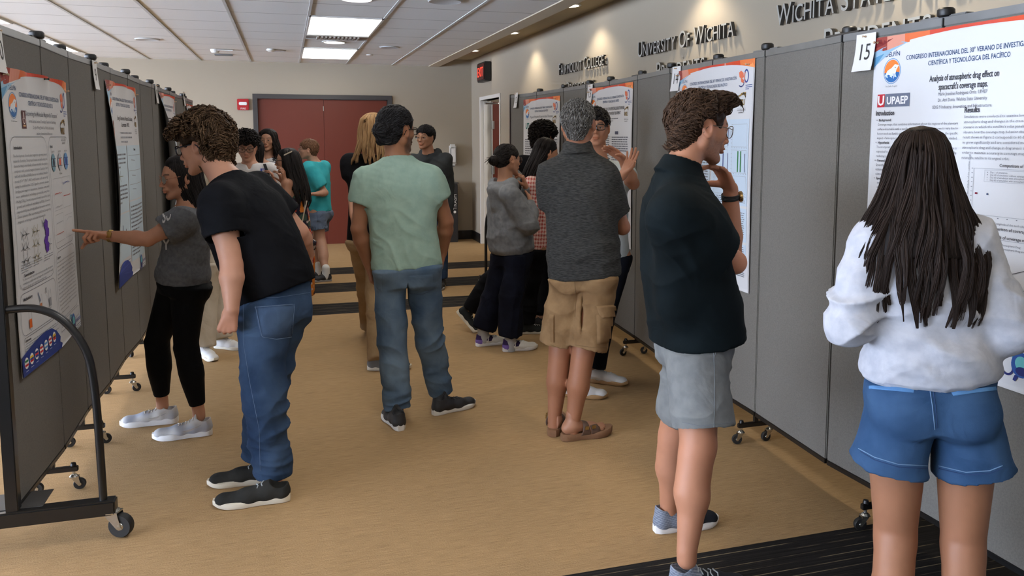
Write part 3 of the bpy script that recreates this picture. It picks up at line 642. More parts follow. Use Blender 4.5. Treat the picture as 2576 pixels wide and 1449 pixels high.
# ================================================================== posters
MPRINT = vcol('poster_print', rough=.45, bump=0, spec=.35); MPAPER = flat('poster_paper', srgb(222, 224, 228), rough=.45, spec=.4)
class Poster:
    def __init__(s, side, y0, y1, ztop, W, H, label, xfun, wave=1., seed=0, curl=1., bl=0., edge=0.):
        """side=-1: on the right partition, left edge is the far one; side=+1: on the left partition"""
        s.side, s.y0, s.y1, s.zt, s.W, s.H, s.xf, s.wave, s.seed, s.curl, s.bl, s.edge = side, y0, y1, ztop, W, H, xfun, wave, seed, curl, bl, edge
        s.asp = H/W; s.layers = {}; s.k = 0
        NU, NV = 48, 64; U, Vv = np.meshgrid(np.linspace(0, 1, NU), np.linspace(0, s.asp, NV)); P = s.S(U.ravel(), Vv.ravel(), 0.); Q = s.S(U.ravel(), Vv.ravel(), -.0006)
        F = []; n = NU*NV
        idx = np.arange(n).reshape(NV, NU); a, b_, c, d = idx[:-1, :-1].ravel(), idx[:-1, 1:].ravel(), idx[1:, 1:].ravel(), idx[1:, :-1].ravel()
        f1 = np.stack([a, b_, c, d], 1); f2 = f1[:, ::-1]+n
        rim = list(idx[0])+list(idx[1:, -1])+list(idx[-1, ::-1][1:])+list(idx[::-1, 0][1:-1]); rim = np.array(rim); f3 = np.stack([rim, np.roll(rim, -1), np.roll(rim, -1)+n, rim+n], 1)
        s.o = tag(mesh_np('research_poster', np.concatenate([P, Q]), np.concatenate([f1, f2, f3]), MPAPER), label, 'poster')
    def S(s, u, v, off=0.):
        u = np.asarray(u, float); v = np.asarray(v, float); A = s.asp; y = s.y0+(s.y1-s.y0)*u; vb = v/A
        pin = np.abs(np.sin(u*PI*3.+.12))            # sheet bellies between pins along the top
        d = .004+.016*s.wave*pin*np.exp(-v/.06)+.012*s.wave*np.sin(vb*PI)*(.6+.4*np.sin(u*5+s.seed))
        d = d+s.curl*.035*np.clip(vb-.72, 0, 1)**1.5*4*(.35+.65*np.sin(u*PI*.8+.5+s.seed*.3)**2)+s.bl*np.clip(vb-.5, 0, 1)**2*(1-u)*.3+s.edge*(1-u)**6*np.sin(vb*PI)
        z = s.zt-v*s.W-.010*s.wave*(1-pin)*0; x = s.xf(y)+s.side*(d+off+.023)
        return np.stack([x, y+0*x, z+0*x], -1)
    def add(s, layer, vs, fs, col):
        L = s.layers.setdefault(layer, [[], [], [], 0.0004+.00025*len(s.layers)]); n = len(L[0]); vs = [(float(a), float(b_), float(o)) for a, b_, o in vs]
        L[0] += vs; L[1] += [[i+n for i in f] for f in fs]; L[2] += [col[:3]]*len(vs)
    def rect(s, ly, u0, v0, u1, v1, col, dz=0., n=None):
        nu = max(1, int(abs(u1-u0)/.04)); nv = max(1, int(abs(v1-v0)/.04)); U = np.linspace(u0, u1, nu+1); W_ = np.linspace(v0, v1, nv+1)
        vs = [(a, b_, dz) for b_ in W_ for a in U]; fs = [(j*(nu+1)+i, j*(nu+1)+i+1, (j+1)*(nu+1)+i+1, (j+1)*(nu+1)+i) for j in range(nv) for i in range(nu)]
        s.add(ly, vs, fs, col)
    def line(s, ly, pts, w, col, dz=0.):
        for (a, b_), (c, d) in zip(pts[:-1], pts[1:]):
            L = math.hypot(c-a, d-b_)+1e-9; nx, ny = -(d-b_)/L*w/2, (c-a)/L*w/2; k = max(1, int(L/.05)); vs = []; 
            for i in range(k+1): t = i/k; x, y = a+(c-a)*t, b_+(d-b_)*t; vs += [(x+nx, y+ny, dz), (x-nx, y-ny, dz)]
            s.add(ly, vs, [(2*i, 2*i+1, 2*i+3, 2*i+2) for i in range(k)], col)
    def disc(s, ly, u, v, ru, col, rv=None, dz=0., a0=0., a1=2*PI, n=28):
        rv = rv or ru; vs = [(u, v, dz)]+[(u+ru*math.cos(a), v+rv*math.sin(a), dz) for a in np.linspace(a0, a1, n+1)]; s.add(ly, vs, [(0, i, i+1) for i in range(1, n+1)], col)
    def ring(s, ly, u, v, ru, w, col, rv=None, dz=0., a0=0., a1=2*PI, n=28):
        rv = rv or ru; vs = []
        for a in np.linspace(a0, a1, n+1): vs += [(u+ru*math.cos(a), v+rv*math.sin(a), dz), (u+(ru-w)*math.cos(a), v+(rv-w)*math.sin(a), dz)]
        s.add(ly, vs, [(2*i, 2*i+1, 2*i+3, 2*i+2) for i in range(n)], col)
    def poly(s, ly, pts, col, dz=0.):
        from mathutils.geometry import tessellate_polygon
        f = tessellate_polygon([[Vector((a, b_, 0)) for a, b_ in pts]]); s.add(ly, [(a, b_, dz) for a, b_ in pts], [tuple(t) for t in f], col)
    def text(s, ly, u, v, size, txt, col, align='LEFT', width=None, bold=0., rot=0., res=2, dz=0.):
        c = bpy.data.curves.new('t', 'FONT'); c.body = txt; c.size = size; c.align_x = align; c.resolution_u = res; c.offset = bold*size
        o = bpy.data.objects.new('t', c); COL.objects.link(o); dg = bpy.context.evaluated_depsgraph_get(); me = bpy.data.meshes.new_from_object(o.evaluated_get(dg))
        if len(me.vertices):
            vs = np.zeros(len(me.vertices)*3); me.vertices.foreach_get('co', vs); vs = vs.reshape(-1, 3)
            if width:
                k = width/(vs[:, 0].max()-vs[:, 0].min()); vs[:, 0] *= k
            cr, sr = math.cos(rot), math.sin(rot); x = vs[:, 0]*cr-vs[:, 1]*sr; y = vs[:, 0]*sr+vs[:, 1]*cr
            s.add(ly, [(u+a, v-b_, dz) for a, b_ in zip(x, y)], [list(p.vertices) for p in me.polygons], col)
        bpy.data.objects.remove(o); bpy.data.curves.remove(c); bpy.data.meshes.remove(me)
    def para(s, ly, u, v, w, size, lines, col, lead=None, last=None):
        for i, l in enumerate(lines):
            s.text(ly, u, v+i*(lead or size*1.5), size, l, col, width=w if i < len(lines)-1 else (w*last if last else None), res=1)
    def bars(s, ly, u, v, w, n, lead, col, h=.35, seed=0, last=.6):
        """lines of small print too fine to read: word-length dashes"""
        r = random.Random(seed)
        for i in range(n):
            x = 0; W_ = w if i < n-1 else w*last
            while x < W_-.006:
                l = min(r.uniform(.012, .05), W_-x); s.rect(ly, u+x, v+i*lead, u+x+l, v+i*lead+lead*h, col); x += l+.007
    def finish(s):
        for i, (ly, (vs, fs, cs, off)) in enumerate(s.layers.items()):
            A = np.array(vs); P = s.S(A[:, 0], A[:, 1], off+A[:, 2]); c = np.array(cs)
            mesh_np(ly, P, fs, MPRINT, s.o, smooth=False, col=c)
        return s.o
C = lambda r, g, b: srgb(r, g, b)[:3]
NAVY, INK, GREY, LG, ORG, RED, SKY = C(38, 70, 110), C(45, 48, 58), C(110, 114, 124), C(160, 164, 172), C(226, 110, 50), C(206, 66, 40), C(120, 170, 205)
def header(p, full=True, ww=.0):
    # torn red-orange wave along the top, fading to blue at the left corner
    N = 40; us = np.linspace(0, 1, N+1); low = lambda u: .012+.046*(abs(2*(u-.52)))**2.4
    for i in range(N):
        a, b_ = us[i], us[i+1]; m = (a+b_)/2
        col = np.array(C(150, 60, 52)) if m < .08 else np.array(C(222, 150, 130)) if m < .17 else np.array(C(226, 112, 62)) if m < .3 else np.array(C(208, 72, 52)) if m < .62 else np.array(C(214, 76, 42)) if m < .85 else np.array(C(236, 128, 66))
        p.add('header_art', [(a, 0, 0), (b_, 0, 0), (b_, low(b_)*(1 if m > .2 else 1.25), 0), (a, low(a)*(1 if m > .2 else 1.25), 0)], [(0, 1, 2, 3)], col)
    p.poly('header_art', [(0, .06), (.05, .045), (.16, .03), (.19, .035), (.10, .065), (0, .125)], C(150, 188, 214), dz=.0003)
    p.poly('header_art', [(0, .085), (.06, .07), (0, .13)], C(92, 150, 190), dz=.0004)
    p.poly('header_art', [(.02, .008), (.11, .012), (.05, .035), (0, .045)], C(120, 30, 34), dz=.0003)
    p.poly('header_art', [(.86, .012), (.97, .02), (1., .05), (.93, .04)], C(246, 160, 96), dz=.0003)
    # dolphin roundel
    u, v, r = .108, .148, .045; l = 'dolphin_emblem'
    p.text(l, u, v-.062, .026, 'DELFÍN', NAVY, 'CENTER', bold=.012)
    p.ring(l, u, v, r*1.08, .0035, C(120, 160, 200), r*1.2); p.disc(l, u, v, r*.95, C(238, 130, 56), r*1.05, dz=.0002)
    p.disc(l, u, v, r*.95, C(38, 104, 170), r*1.05, dz=.0003, a0=.15, a1=PI-.15)
    p.poly(l, [(u-r*.9, v+.02), (u-r*.55, v-.004), (u-r*.1, v-.012), (u+r*.35, v-.028), (u+r*.85, v-.022), (u+r*.55, v-.004), (u+r*.45, v+.014), (u, v+.022), (u-r*.4, v+.014)], C(236, 240, 246), dz=.0005)
    p.poly(l, [(u+.004, v+.01), (u+.012, v+.034), (u+.02, v+.012)], C(190, 205, 225), dz=.0006); p.disc(l, u+r*.4, v-.014, .0022, C(30, 40, 60), dz=.0007)
    for k in range(3): p.poly(l, [(u-r*.8+k*.024, v+.022), (u-r*.6+k*.024, v+.012), (u-r*.45+k*.024, v+.028)], C(200, 225, 240), dz=.0006)
    p.text(l, u, v+.066, .0085, 'The Delfín Program', GREY, 'CENTER')
    p.text('header_text', .492, .108, .0265, 'CONGRESO INTERNACIONAL DEL 30° VERANO DE INVESTIGACIÓN', NAVY, 'CENTER', width=.615, bold=.012)
    p.text('header_text', .492, .140, .0265, 'CIENTÍFICA Y TECNOLÓGICA DEL PACÍFICO', NAVY, 'CENTER', width=.385, bold=.012)
    # 30 anniversary mark and the university's wheat mark
    l = 'anniversary_mark'; u, v = .885, .105
    p.poly(l, [(u-.055, v-.035), (u-.03, v-.045), (u-.005, v-.03), (u+.0, v-.005), (u-.02, v+.002), (u+.0, v+.012), (u-.005, v+.03), (u-.03, v+.022), (u-.035, v+.0), (u-.05, v-.008)], C(226, 118, 84))
    p.ring(l, u+.028, v-.01, .026, .010, C(50, 80, 150), .040, a0=-PI*.8, a1=PI*.8); p.ring(l, u+.024, v-.004, .022, .008, C(226, 110, 80), .034, a0=PI*.5, a1=PI*1.4)
    p.ring(l, u-.03, v+.028, .034, .007, C(40, 60, 120), .024, a0=-.2, a1=PI*.8)
    for k in range(3): p.rect(l, u+.02, v+.042+k*.011, u+.02+(.075 if k < 2 else .04), v+.046+k*.011, C(60, 90, 150))
    wsu(p, .865, .262)
def wsu(p, u, v):
    l = 'wheat_mark'; GO, DK = C(186, 148, 60), C(44, 36, 26)
    p.text(l, u-.001, v, .046, 'WSU', DK, 'CENTER', bold=.035, width=.078); p.text(l, u, v-.001, .044, 'WSU', GO, 'CENTER', bold=.0, width=.072, dz=.0004)
    for k in range(4): p.poly(l, [(u-.04+.012*k, v-.045-.004*k), (u-.005+.01*k, v-.07-.002*k), (u+.05, v-.074+.009*k), (u+.045, v-.066+.009*k), (u+.0+.01*k, v-.058-.001*k)], DK if k % 2 else GO, dz=.0002+.0001*k)
    p.ring(l, u-.03, v-.03, .022, .006, DK, .03, a0=PI*.6, a1=PI*1.6)
    p.rect(l, u-.05, v+.018, u+.05, v+.0195, GREY); p.text(l, u, v+.035, .0135, 'WICHITA STATE', INK, 'CENTER'); p.text(l, u, v+.049, .0135, 'UNIVERSITY', INK, 'CENTER')
def thirty(p, u, v):
    l = 'thirty_mark'; r = .028
    p.ring(l, u-.045, v-.028, .026, .008, C(96, 170, 195), a0=-PI*.95, a1=.5); p.ring(l, u-.045, v+.022, .028, .008, C(34, 44, 110), a0=-.6, a1=PI*.9)
    p.disc(l, u+.012, v, .042, C(40, 86, 160), .046); p.disc(l, u+.012, v-.006, .026, C(110, 196, 200), .026, dz=.0003); p.disc(l, u+.016, v+.022, .026, C(28, 40, 110), .016, dz=.0004)
    p.poly(l, [(u-.012, v+.04), (u-.02, v+.06), (u-.008, v+.064), (u+.004, v+.042)], C(30, 50, 120)); p.poly(l, [(u+.03, v+.04), (u+.028, v+.058), (u+.042, v+.06), (u+.044, v+.036)], C(30, 50, 120))
    p.text(l, u+.125, v+.012, .032, 'Aniversario', C(52, 76, 150), 'CENTER', bold=.02, width=.125)
    for k in range(3): p.rect(l, u+.07, v+.028+.011*k, u+.19, v+.032+.011*k, GREY)
def footer(p, flags=True):
    l = 'footer_art'; A = p.asp; BL = C(34, 62, 140)
    pts = [(0, A-.002)]+[(0, A-.085)]+[(u, A-.085-.042*math.sin(min(1, u/.30)*PI/2)) for u in np.linspace(.03, .30, 8)]+[(.38, A-.122), (.45, A-.095), (.50, A-.055), (.485, A-.035), (.52, A-.02), (.50, A-.002)]
    p.poly(l, pts, BL)
    fl = [(C(20, 120, 70), C(240, 240, 240), C(190, 30, 40)), (C(236, 196, 50), C(40, 70, 150), C(190, 30, 40)), (C(40, 60, 140), C(200, 40, 50), C(40, 60, 140)), (C(196, 40, 50), C(244, 244, 244), C(196, 40, 50)), (C(90, 150, 210), C(244, 244, 244), C(90, 150, 210)), (C(190, 50, 60), C(240, 240, 240), C(190, 50, 60)), (C(236, 196, 50), C(120, 60, 40), C(196, 40, 50))]
    for i, f in enumerate(fl):
        u = .045+.06*i; v = A-.052-.004*i; p.disc(l, u, v, .0235, C(245, 245, 245), .0235, dz=.0003); p.rect(l, u-.019, v-.013, u+.019, v-.004, f[0], dz=.0005); p.rect(l, u-.021, v-.004, u+.021, v+.004, f[1], dz=.0005); p.rect(l, u-.019, v+.004, u+.019, v+.013, f[2], dz=.0005)
        p.rect(l, u-.015, v+.032, u+.015, v+.035, C(190, 200, 225), dz=.0004)
def chart(p, u0, v0, u1, v1, curves=(), ticks=6, col=LG, ly='chart', w=.0014):
    p.line(ly, [(u0, v0), (u0, v1), (u1, v1), (u1, v0), (u0, v0)], w, col)
    for k in range(ticks+1 if ticks else 0): t = k/ticks; p.rect(ly, u0-.010, v0+(v1-v0)*t-.001, u0-.003, v0+(v1-v0)*t+.001, GREY); p.rect(ly, u0+(u1-u0)*t-.003, v1+.005, u0+(u1-u0)*t+.003, v1+.008, GREY)
    for c, pts, cw in curves: p.line(ly, [(u0+(u1-u0)*a, v1-(v1-v0)*b_) for a, b_ in pts], cw, c)
def pins(p, spots, green=False):
    for u, v in spots:
        q = p.S(np.array([u]), np.array([v]), .0)[0]; ax = (p.side, 0, 0)
        o = MB().lathe([(.0045, .001), (.0045, .004), (.0025, .006), (.0025, .014), (.005, .018), (.0045, .022), (.001, .023)], q, axis=ax, n=10).build('push_pin', flat('pin_dark', srgb(40, 62, 52), rough=.3) if green else flat('pin_clear', srgb(206, 180, 150), rough=.15), None, smooth=True)
        o.name = 'push_pin'; o.parent = p.o; o.matrix_parent_inverse = PM(p.o).inverted()
def xR(y):
    ys = [q[1] for q in RP]; xs = [q[0] for q in RP]; return np.interp(y, ys, xs)
def xL(y): return np.interp(y, [q[1] for q in LP], [q[0] for q in LP])
# ---- board 15
p = Poster(-1, 2.745, 1.835, 1.992, .92, 1.23, 'research poster on atmospheric drag behind the long-haired girl, board 15', xR, wave=.35, seed=1, curl=.2, edge=-.0)
header(p)
p.text('title_text', .477, .205, .0345, 'Analysis of atmospheric drag effect on', INK, 'CENTER', width=.33, bold=.015); p.text('title_text', .477, .240, .0345, 'spacecraft\'s coverage maps.', INK, 'CENTER', width=.235, bold=.015)
p.text('author_text', .477, .263, .019, 'Marie Joseline Rodríguez Ortiz. UPAEP', GREY, 'CENTER', width=.235); p.text('author_text', .477, .287, .019, 'Dr. Atri Dutta. Wichita State University', GREY, 'CENTER', width=.235); p.text('author_text', .477, .314, .019, 'SDG 9 Industry, Innovation and Infrastructure.', GREY, 'CENTER', width=.285)
l = 'university_mark'; p.rect(l, .034, .243, .076, .298, C(186, 32, 48)); p.rect(l, .079, .243, .214, .298, C(104, 112, 132)); p.text(l, .055, .289, .056, 'U', C(245, 245, 245), 'CENTER', bold=.03, dz=.0004); p.text(l, .146, .286, .044, 'UPAEP', C(240, 240, 240), 'CENTER', width=.118, bold=.03, dz=.0004)
b_ = 'body_text'
p.text(b_, .028, .333, .030, 'Introduction', INK, bold=.02, width=.105); p.text(b_, .035, .358, .0145, '•  Background:', INK, bold=.02)
LD = .0193
p.para(b_, .042, .377, .425, .0150, ['Coverage maps, that combines information about the regions of the planetary', 'surface observable with a satellite\'s orbit information, are known to vary due to', 'factors such as Earth\'s rotation and J2 perturbation (1). However, the specific', 'impact of atmospheric drag on coverage maps has not been thoroughly studied.'], GREY, LD, 1.)
p.text(b_, .035, .454, .0145, '•  Hypothesis:', INK, bold=.02)
p.para(b_, .042, .473, .425, .0150, ['The incorporation of atmospheric drag effects in Low Earth Orbit (LEO) missions is', 'expected to significantly impact the coverage map of a satellite, potentially', 'reducing precision and continuity for all of its mission parameters.'], GREY, LD, .9)
p.text(b_, .035, .531, .0145, '•  General objective:', INK, bold=.02)
p.para(b_, .042, .550, .425, .0150, ['Quantify the effect of atmospheric drag on the coverage maps of a satellite,', 'utilizing the drag area and the orbital elements, considering the planet and', 'simulations of the orbit.'], GREY, LD, .5)
p.text(b_, .035, .608, .0145, '•  Specific objectives:', INK, bold=.02); p.bars(b_, .055, .62, .41, 8, LD, LG, seed=3)
p.text(b_, .028, .80, .028, 'Methodology', INK, bold=.02); p.bars(b_, .042, .815, .425, 16, LD, LG, seed=4)
p.text(b_, .494, .333, .030, 'Results', INK, bold=.02, width=.07)
p.para(b_, .494, .354, .47, .0150, ['Simulations were conducted to examine how coverage maps change under the', 'atmospheric drag and changes in the cross-sectional area. In addition to one', 'scenario in which the satellite\'s solar panels are tilted, in order to be able to', 'observe how the coverage map behavior changes in the course of 60 days. The', 'result shown in Figure 2 corresponds to 60 days, as this is when the drift starts', 'to grow significantly and are considered meaningful. The effect of including', 'atmospheric drag and change in drag area is shown in Figure 3 and Figure 4. In', 'order to maintain accuracy in coverage maps, corrections are necessary to', 'return the satellite to its original orbit.'], GREY, LD, .45)
p.text('chart', .77, .534, .0165, 'Comparison of coverage maps', INK, 'CENTER', bold=.01); chart(p, .555, .542, .955, .715, ticks=10)
p.line('chart', [(.605, .547), (.605, .590), (.945, .590), (.945, .547), (.605, .547)], .001, LG)
for i, t in enumerate(('Day 1 of simulation', 'Day 60 of simulation without atmospheric drag', 'Day 60 of simulation with atmospheric drag', 'Day 60 of simulation with atmospheric drag and area')): p.text('chart', .63, .558+.0095*i, .0095, t, GREY); p.disc('chart', .618, .555+.0095*i, .0018, INK if i < 2 else LG, n=8)
p.rect('chart', .566, .632, .577, .639, C(130, 40, 60)); p.disc('chart', .622, .636, .0038, C(50, 70, 110), n=12)
p.text('chart', .535, .705, .0115, 'Argument of the Latitude of the satellite (deg)', GREY, rot=PI/2, width=None); p.text('chart', .73, .745, .0115, 'Longitude of the earth (deg)', GREY, 'CENTER')
p.text('chart', .575, .765, .0165, 'Figure 2: Comparison of coverage maps, 60 days.', INK, bold=.01)
p.text('chart', .74, .795, .0165, 'Drift of coverage maps', INK, 'CENTER', bold=.01); chart(p, .575, .80, .955, .985, curves=((INK, [(.05, .18), (.4, .33), (.7, .55), (1, .86)], .0022), (INK, [(.1, .06), (.5, .085), (1, .12)], .0022)), ticks=8)
p.text('chart', .645, .820, .0105, 'Drift due to Atmospheric Drag', GREY); p.text('chart', .645, .834, .0105, 'Drift due to Atmospheric Drag and Drag Area increase', GREY); p.line('chart', [(.60, .817), (.635, .817)], .0018, INK); p.line('chart', [(.60, .831), (.635, .831)], .0018, GREY)
p.text('chart', .60, 1.03, .0165, 'Figure 3: Drift of coverage maps', INK, bold=.01); p.bars(b_, .494, 1.06, .47, 6, LD, LG, seed=8)
thirty(p, .80, 1.235); footer(p); pins(p, [(.02, .02)]); p.finish()
# ---- board 14: pale blue boxes with plots
p = Poster(-1, 4.545, 3.66, 2.000, .885, 1.215, 'research poster with pale blue plot boxes beside the man in the black polo, board 14', xR, wave=.8, seed=2, curl=.1, bl=.0)
header(p); p.text('title_text', .50, .20, .034, 'Simulation of Electrodialysis', INK, 'CENTER', bold=.015, width=.33); p.text('title_text', .50, .24, .034, 'for Wastewater Reuse in Agriculture', INK, 'CENTER', bold=.015, width=.38)
p.bars('author_text', .36, .27, .28, 3, .022, LG, seed=2, last=.7); PB = C(205, 222, 238)
for q in ((.03, .36, .49, .80), (.51, .345, .965, .86), (.03, .82, .49, 1.02), (.51, .875, .965, 1.075), (.51, 1.09, .965, 1.17)): p.rect('text_box', *q[:2], q[2], q[3], PB)
for i, (v0, v1) in enumerate(((.375, .51), (.53, .665), (.685, .80))):
    chart(p, .77, v0, .945, v1, ticks=6); chart(p, .55, v0, .715, v1, ticks=6)
    if i == 1:
        for u in (.838, .872): p.rect('chart', u, .535, u+.014, .66, C(56, 130, 78), dz=.0004)
    if i < 2: p.rect('chart', .655, v0+.01, .665, v1-.01, C(40, 60, 130), dz=.0004); p.rect('chart', .715, v0+.02, .722, v1-.005, C(60, 60, 110), dz=.0004)
p.line('chart', [(.775, .70), (.81, .705), (.83, .76), (.94, .79)], .0018, GREY, dz=.0004); p.rect('chart', .925, .55, .932, .66, C(50, 50, 90), dz=.0004)
p.bars('body_text', .53, .815, .41, 4, .0115, GREY, seed=5); p.bars('body_text', .53, .90, .41, 13, .0125, GREY, seed=6); p.bars('body_text', .05, .38, .42, 22, .018, GREY, seed=7); p.bars('body_text', .05, .84, .42, 9, .018, GREY, seed=9); p.bars('body_text', .53, 1.105, .41, 4, .0125, GREY, seed=10)
thirty(p, .76, 1.23); footer(p); pins(p, [(.02, .03), (.94, .03)]); p.finish()
# ---- board 13
p = Poster(-1, 6.235, 5.345, 1.990, .90, 1.20, 'research poster behind the young man with raised hands, board 13', xR, wave=.7, seed=3, curl=.2)
header(p); p.text('title_text', .52, .205, .036, 'SYNTHESIS OF CO/PILI/PENTAFLUOROTHYRENES', INK, 'CENTER', bold=.01, width=.60); p.text('title_text', .52, .245, .036, 'FOR WASTEWATER TREATMENT', INK, 'CENTER', bold=.01, width=.42)
p.bars('author_text', .35, .275, .33, 2, .018, GREY, seed=2); p.rect('text_box', .60, .385, .68, .41, C(70, 74, 96))
p.bars('body_text', .52, .43, .40, 8, .0185, GREY, seed=5, h=.45); p.bars('body_text', .52, .60, .40, 4, .0185, GREY, seed=6, h=.45); p.bars('body_text', .05, .42, .40, 18, .0185, GREY, seed=7, h=.45); p.bars('body_text', .05, .82, .40, 14, .0185, GREY, seed=9)
chart(p, .55, .72, .92, .90, curves=((RED, [(.0, .1), (.4, .3), (1, .8)], .003),)); p.bars('body_text', .52, .95, .40, 8, .0185, GREY, seed=4); thirty(p, .76, 1.215); footer(p); pins(p, [(.02, .03), (.95, .03)]); p.finish()
# ---- board 12
p = Poster(-1, 7.80, 6.89, 1.968, .92, 1.23, 'research poster farthest down the right partition, behind the curly black hair, board 12', xR, wave=.9, seed=4, curl=.3)
header(p); p.text('title_text', .50, .20, .036, 'Magnetic Properties Of Large Ions Based Thiocyanate', GREY, 'CENTER', width=.64); p.text('title_text', .50, .24, .036, 'Crystals', GREY, 'CENTER'); p.text('university_mark', .11, .31, .085, 'UT', C(20, 110, 100), 'CENTER', bold=.04, width=.09)
p.bars('author_text', .3, .265, .42, 3, .02, LG, seed=2); p.bars('body_text', .05, .42, .42, 20, .024, GREY, seed=7, h=.4); p.bars('body_text', .53, .42, .42, 8, .024, GREY, seed=8, h=.4); chart(p, .56, .66, .92, .86); p.bars('body_text', .53, .93, .42, 9, .024, GREY, seed=8, h=.4)
thirty(p, .76, 1.235); footer(p); pins(p, [(.2, .02), (.9, .02)]); p.finish()
# ---- left partition, nearest board: molecular magnet
p = Poster(1, 3.575, 4.545, 1.868, .97, 1.22, 'nearest research poster on the left, touched by the pointing hand', xL, wave=1.25, seed=0, curl=.9, bl=.0)
header(p); p.text('title_text', .50, .185, .030, '"Discovering the Molecular Magnet within Thiocyanates"', GREY, 'CENTER', bold=.01, width=.52)
for i, (t, w_) in enumerate((('Lorena García, Instituto Tecnológico Superior de Ciudad Hidalgo', .44), ('Dr. Jian Wang, Paola Liu, Wichita State University', .34), ('Industry, Innovation and Infrastructure', .25))): p.text('author_text', .50, .213+.027*i, .019, t, GREY, 'CENTER', width=w_)
l = 'university_mark'; p.rect(l, .195, .165, .245, .24, C(84, 38, 44)); p.ring(l, .22, .198, .016, .005, C(235, 225, 220), .024, dz=.0004, a0=0, a1=PI); p.rect(l, .215, .172, .225, .2, C(235, 225, 220), dz=.0005); p.rect(l, .205, .225, .235, .232, C(210, 170, 120), dz=.0005)
def rbox(p, u0, v0, u1, v1, r=.06, col=GREY, w=.002):
    pts = []
    for cx_, cy_, a0 in ((u1-r, v0+r, -PI/2), (u1-r, v1-r, 0), (u0+r, v1-r, PI/2), (u0+r, v0+r, PI)): pts += [(cx_+r*math.cos(a0+t), cy_+r*math.sin(a0+t)) for t in np.linspace(0, PI/2, 7)]
    p.line('frame_lines', pts+[pts[0]], w, col)
rbox(p, .03, .275, .50, .905); rbox(p, .525, .275, .965, .80); rbox(p, .525, .815, .965, 1.135); rbox(p, .03, .92, .50, 1.095, .04); rbox(p, .045, 1.105, .50, 1.16, .01); rbox(p, .525, 1.145, .965, 1.19, .01)
p.text('body_text', .07, .325, .019, 'Introduction', INK, bold=.03)
p.para('body_text', .055, .358, .43, .0165, ['The development of molecular magnets is a growing area in', 'materials chemistry. This project focuses on synthesizing and', 'characterizing a new family of heterometallic thiocyanate', 'complexes with potential magnetic behavior. Guided by Hard', 'and Soft Acid-Base (HSAB) theory, we combined transition', 'metals (Co²⁺, Mn²⁺, Ni²⁺) with heavier soft cations Hg²⁺', 'using the ambidentate SCN⁻ ligand to promote selective', 'bridging and magnetic interactions. Seventeen compounds', 'were synthesized, including a potentially new phase', 'Mn(Hg(SCN)₄). Several compounds showed reproducible crystal', 'growth and confirmed crystallinity via PXRD. However,', 'reproducibility was strongly affected by reaction sensitivity.', 'These systems offer a promising platform for exploring', 'magnetic ordering in molecular frameworks.'], GREY, .0207, .8)
r = random.Random(2)
for k, (cu, col, col2) in enumerate(((.12, C(110, 110, 116), C(60, 70, 80)), (.25, C(150, 140, 100), C(60, 70, 80)))):
    for j in range(3):
        for s in (-1, 1):
            u, v = cu+s*.022, .70+.055*j-.02; 
            for a in range(5): t = a*PI/2.5+.4*j; p.line('crystal_drawing', [(u, v), (u+.03*math.cos(t), v+.03*math.sin(t))], .0028, col)
            p.disc('crystal_drawing', u, v, .005, col2, n=10, dz=.0003)
for u, v in ((.395, .665), (.41, .70), (.39, .735), (.40, .765)): p.poly('crystal_drawing', [(u-.03, v), (u, v-.026), (u+.03, v-.012), (u+.024, v+.02), (u-.008, v+.028)], C(92, 52, 160))
for u, v in ((.36, .655), (.44, .76)):
    for a in range(5): p.line('crystal_drawing', [(u, v), (u+.028*math.cos(a*1.25), v+.028*math.sin(a*1.25))], .0028, C(70, 80, 100))
p.bars('body_text', .06, .80, .13, 4, .010, LG, seed=1); p.bars('body_text', .21, .80, .11, 3, .010, LG, seed=2); p.bars('body_text', .35, .80, .13, 3, .010, LG, seed=3)
p.text('body_text', .09, .853, .0165, 'General objective', INK, bold=.03); p.para('body_text', .07, .868, .40, .0145, ['To discover and reproduce new heterometallic thiocyanate', 'complexes with external magnetic properties through', 'rational design and controlled crystal growth.'], GREY, .0165, .75)
p.text('body_text', .07, .952, .019, 'Methodology', INK, bold=.03)
for u, v, c in ((.13, 1.03, ORG), (.27, .99, C(200, 130, 90)), (.40, .99, LG)):
    p.line('lab_drawing', [(u-.016, v-.03), (u-.016, v+.045), (u, v+.058), (u+.016, v+.045), (u+.016, v-.03)], .002, GREY); p.rect('lab_drawing', u-.014, v+.008, u+.014, v+.045, c, dz=.0003)
p.line('lab_drawing', [(.24, .945), (.27, .99)], .006, C(40, 80, 130)); p.ring('lab_drawing', .35, .955, .012, .003, GREY)
p.text('body_text', .06, 1.122, .014, 'References', INK, bold=.03); p.bars('body_text', .06, 1.128, .43, 3, .010, LG, seed=12)
p.text('body_text', .555, .325, .018, 'Results', INK, bold=.03)
for u, c1, c2 in ((.60, C(120, 165, 185), C(40, 60, 80)), (.745, C(196, 200, 210), C(226, 92, 60)), (.885, C(110, 160, 210), C(40, 70, 150))):
    p.text('result_drawing', u, .347, .010, 'Co(Hg(SCN)4)', INK, 'CENTER'); p.disc('result_drawing', u, .395, .042, c1, .042); p.disc('result_drawing', u, .395, .022, c2, .02, dz=.0003)
    for k in (-1, 1): p.rect('result_drawing', u-.045, .395+k*.018-.002, u+.045, .395+k*.018+.002, c2 if u != .745 else GREY, dz=.0004)
p.text('result_drawing', .745, .455, .011, 'PXRD results', INK, 'CENTER', bold=.02)
chart(p, .56, .47, .74, .62, ticks=0); chart(p, .76, .47, .94, .62, ticks=0); chart(p, .56, .64, .74, .77, ticks=0); chart(p, .78, .66, .94, .77, ticks=0)
nz = lambda n_, b0, a: [(i/n_, b0+a*r.uniform(-1, 1)) for i in range(n_+1)]
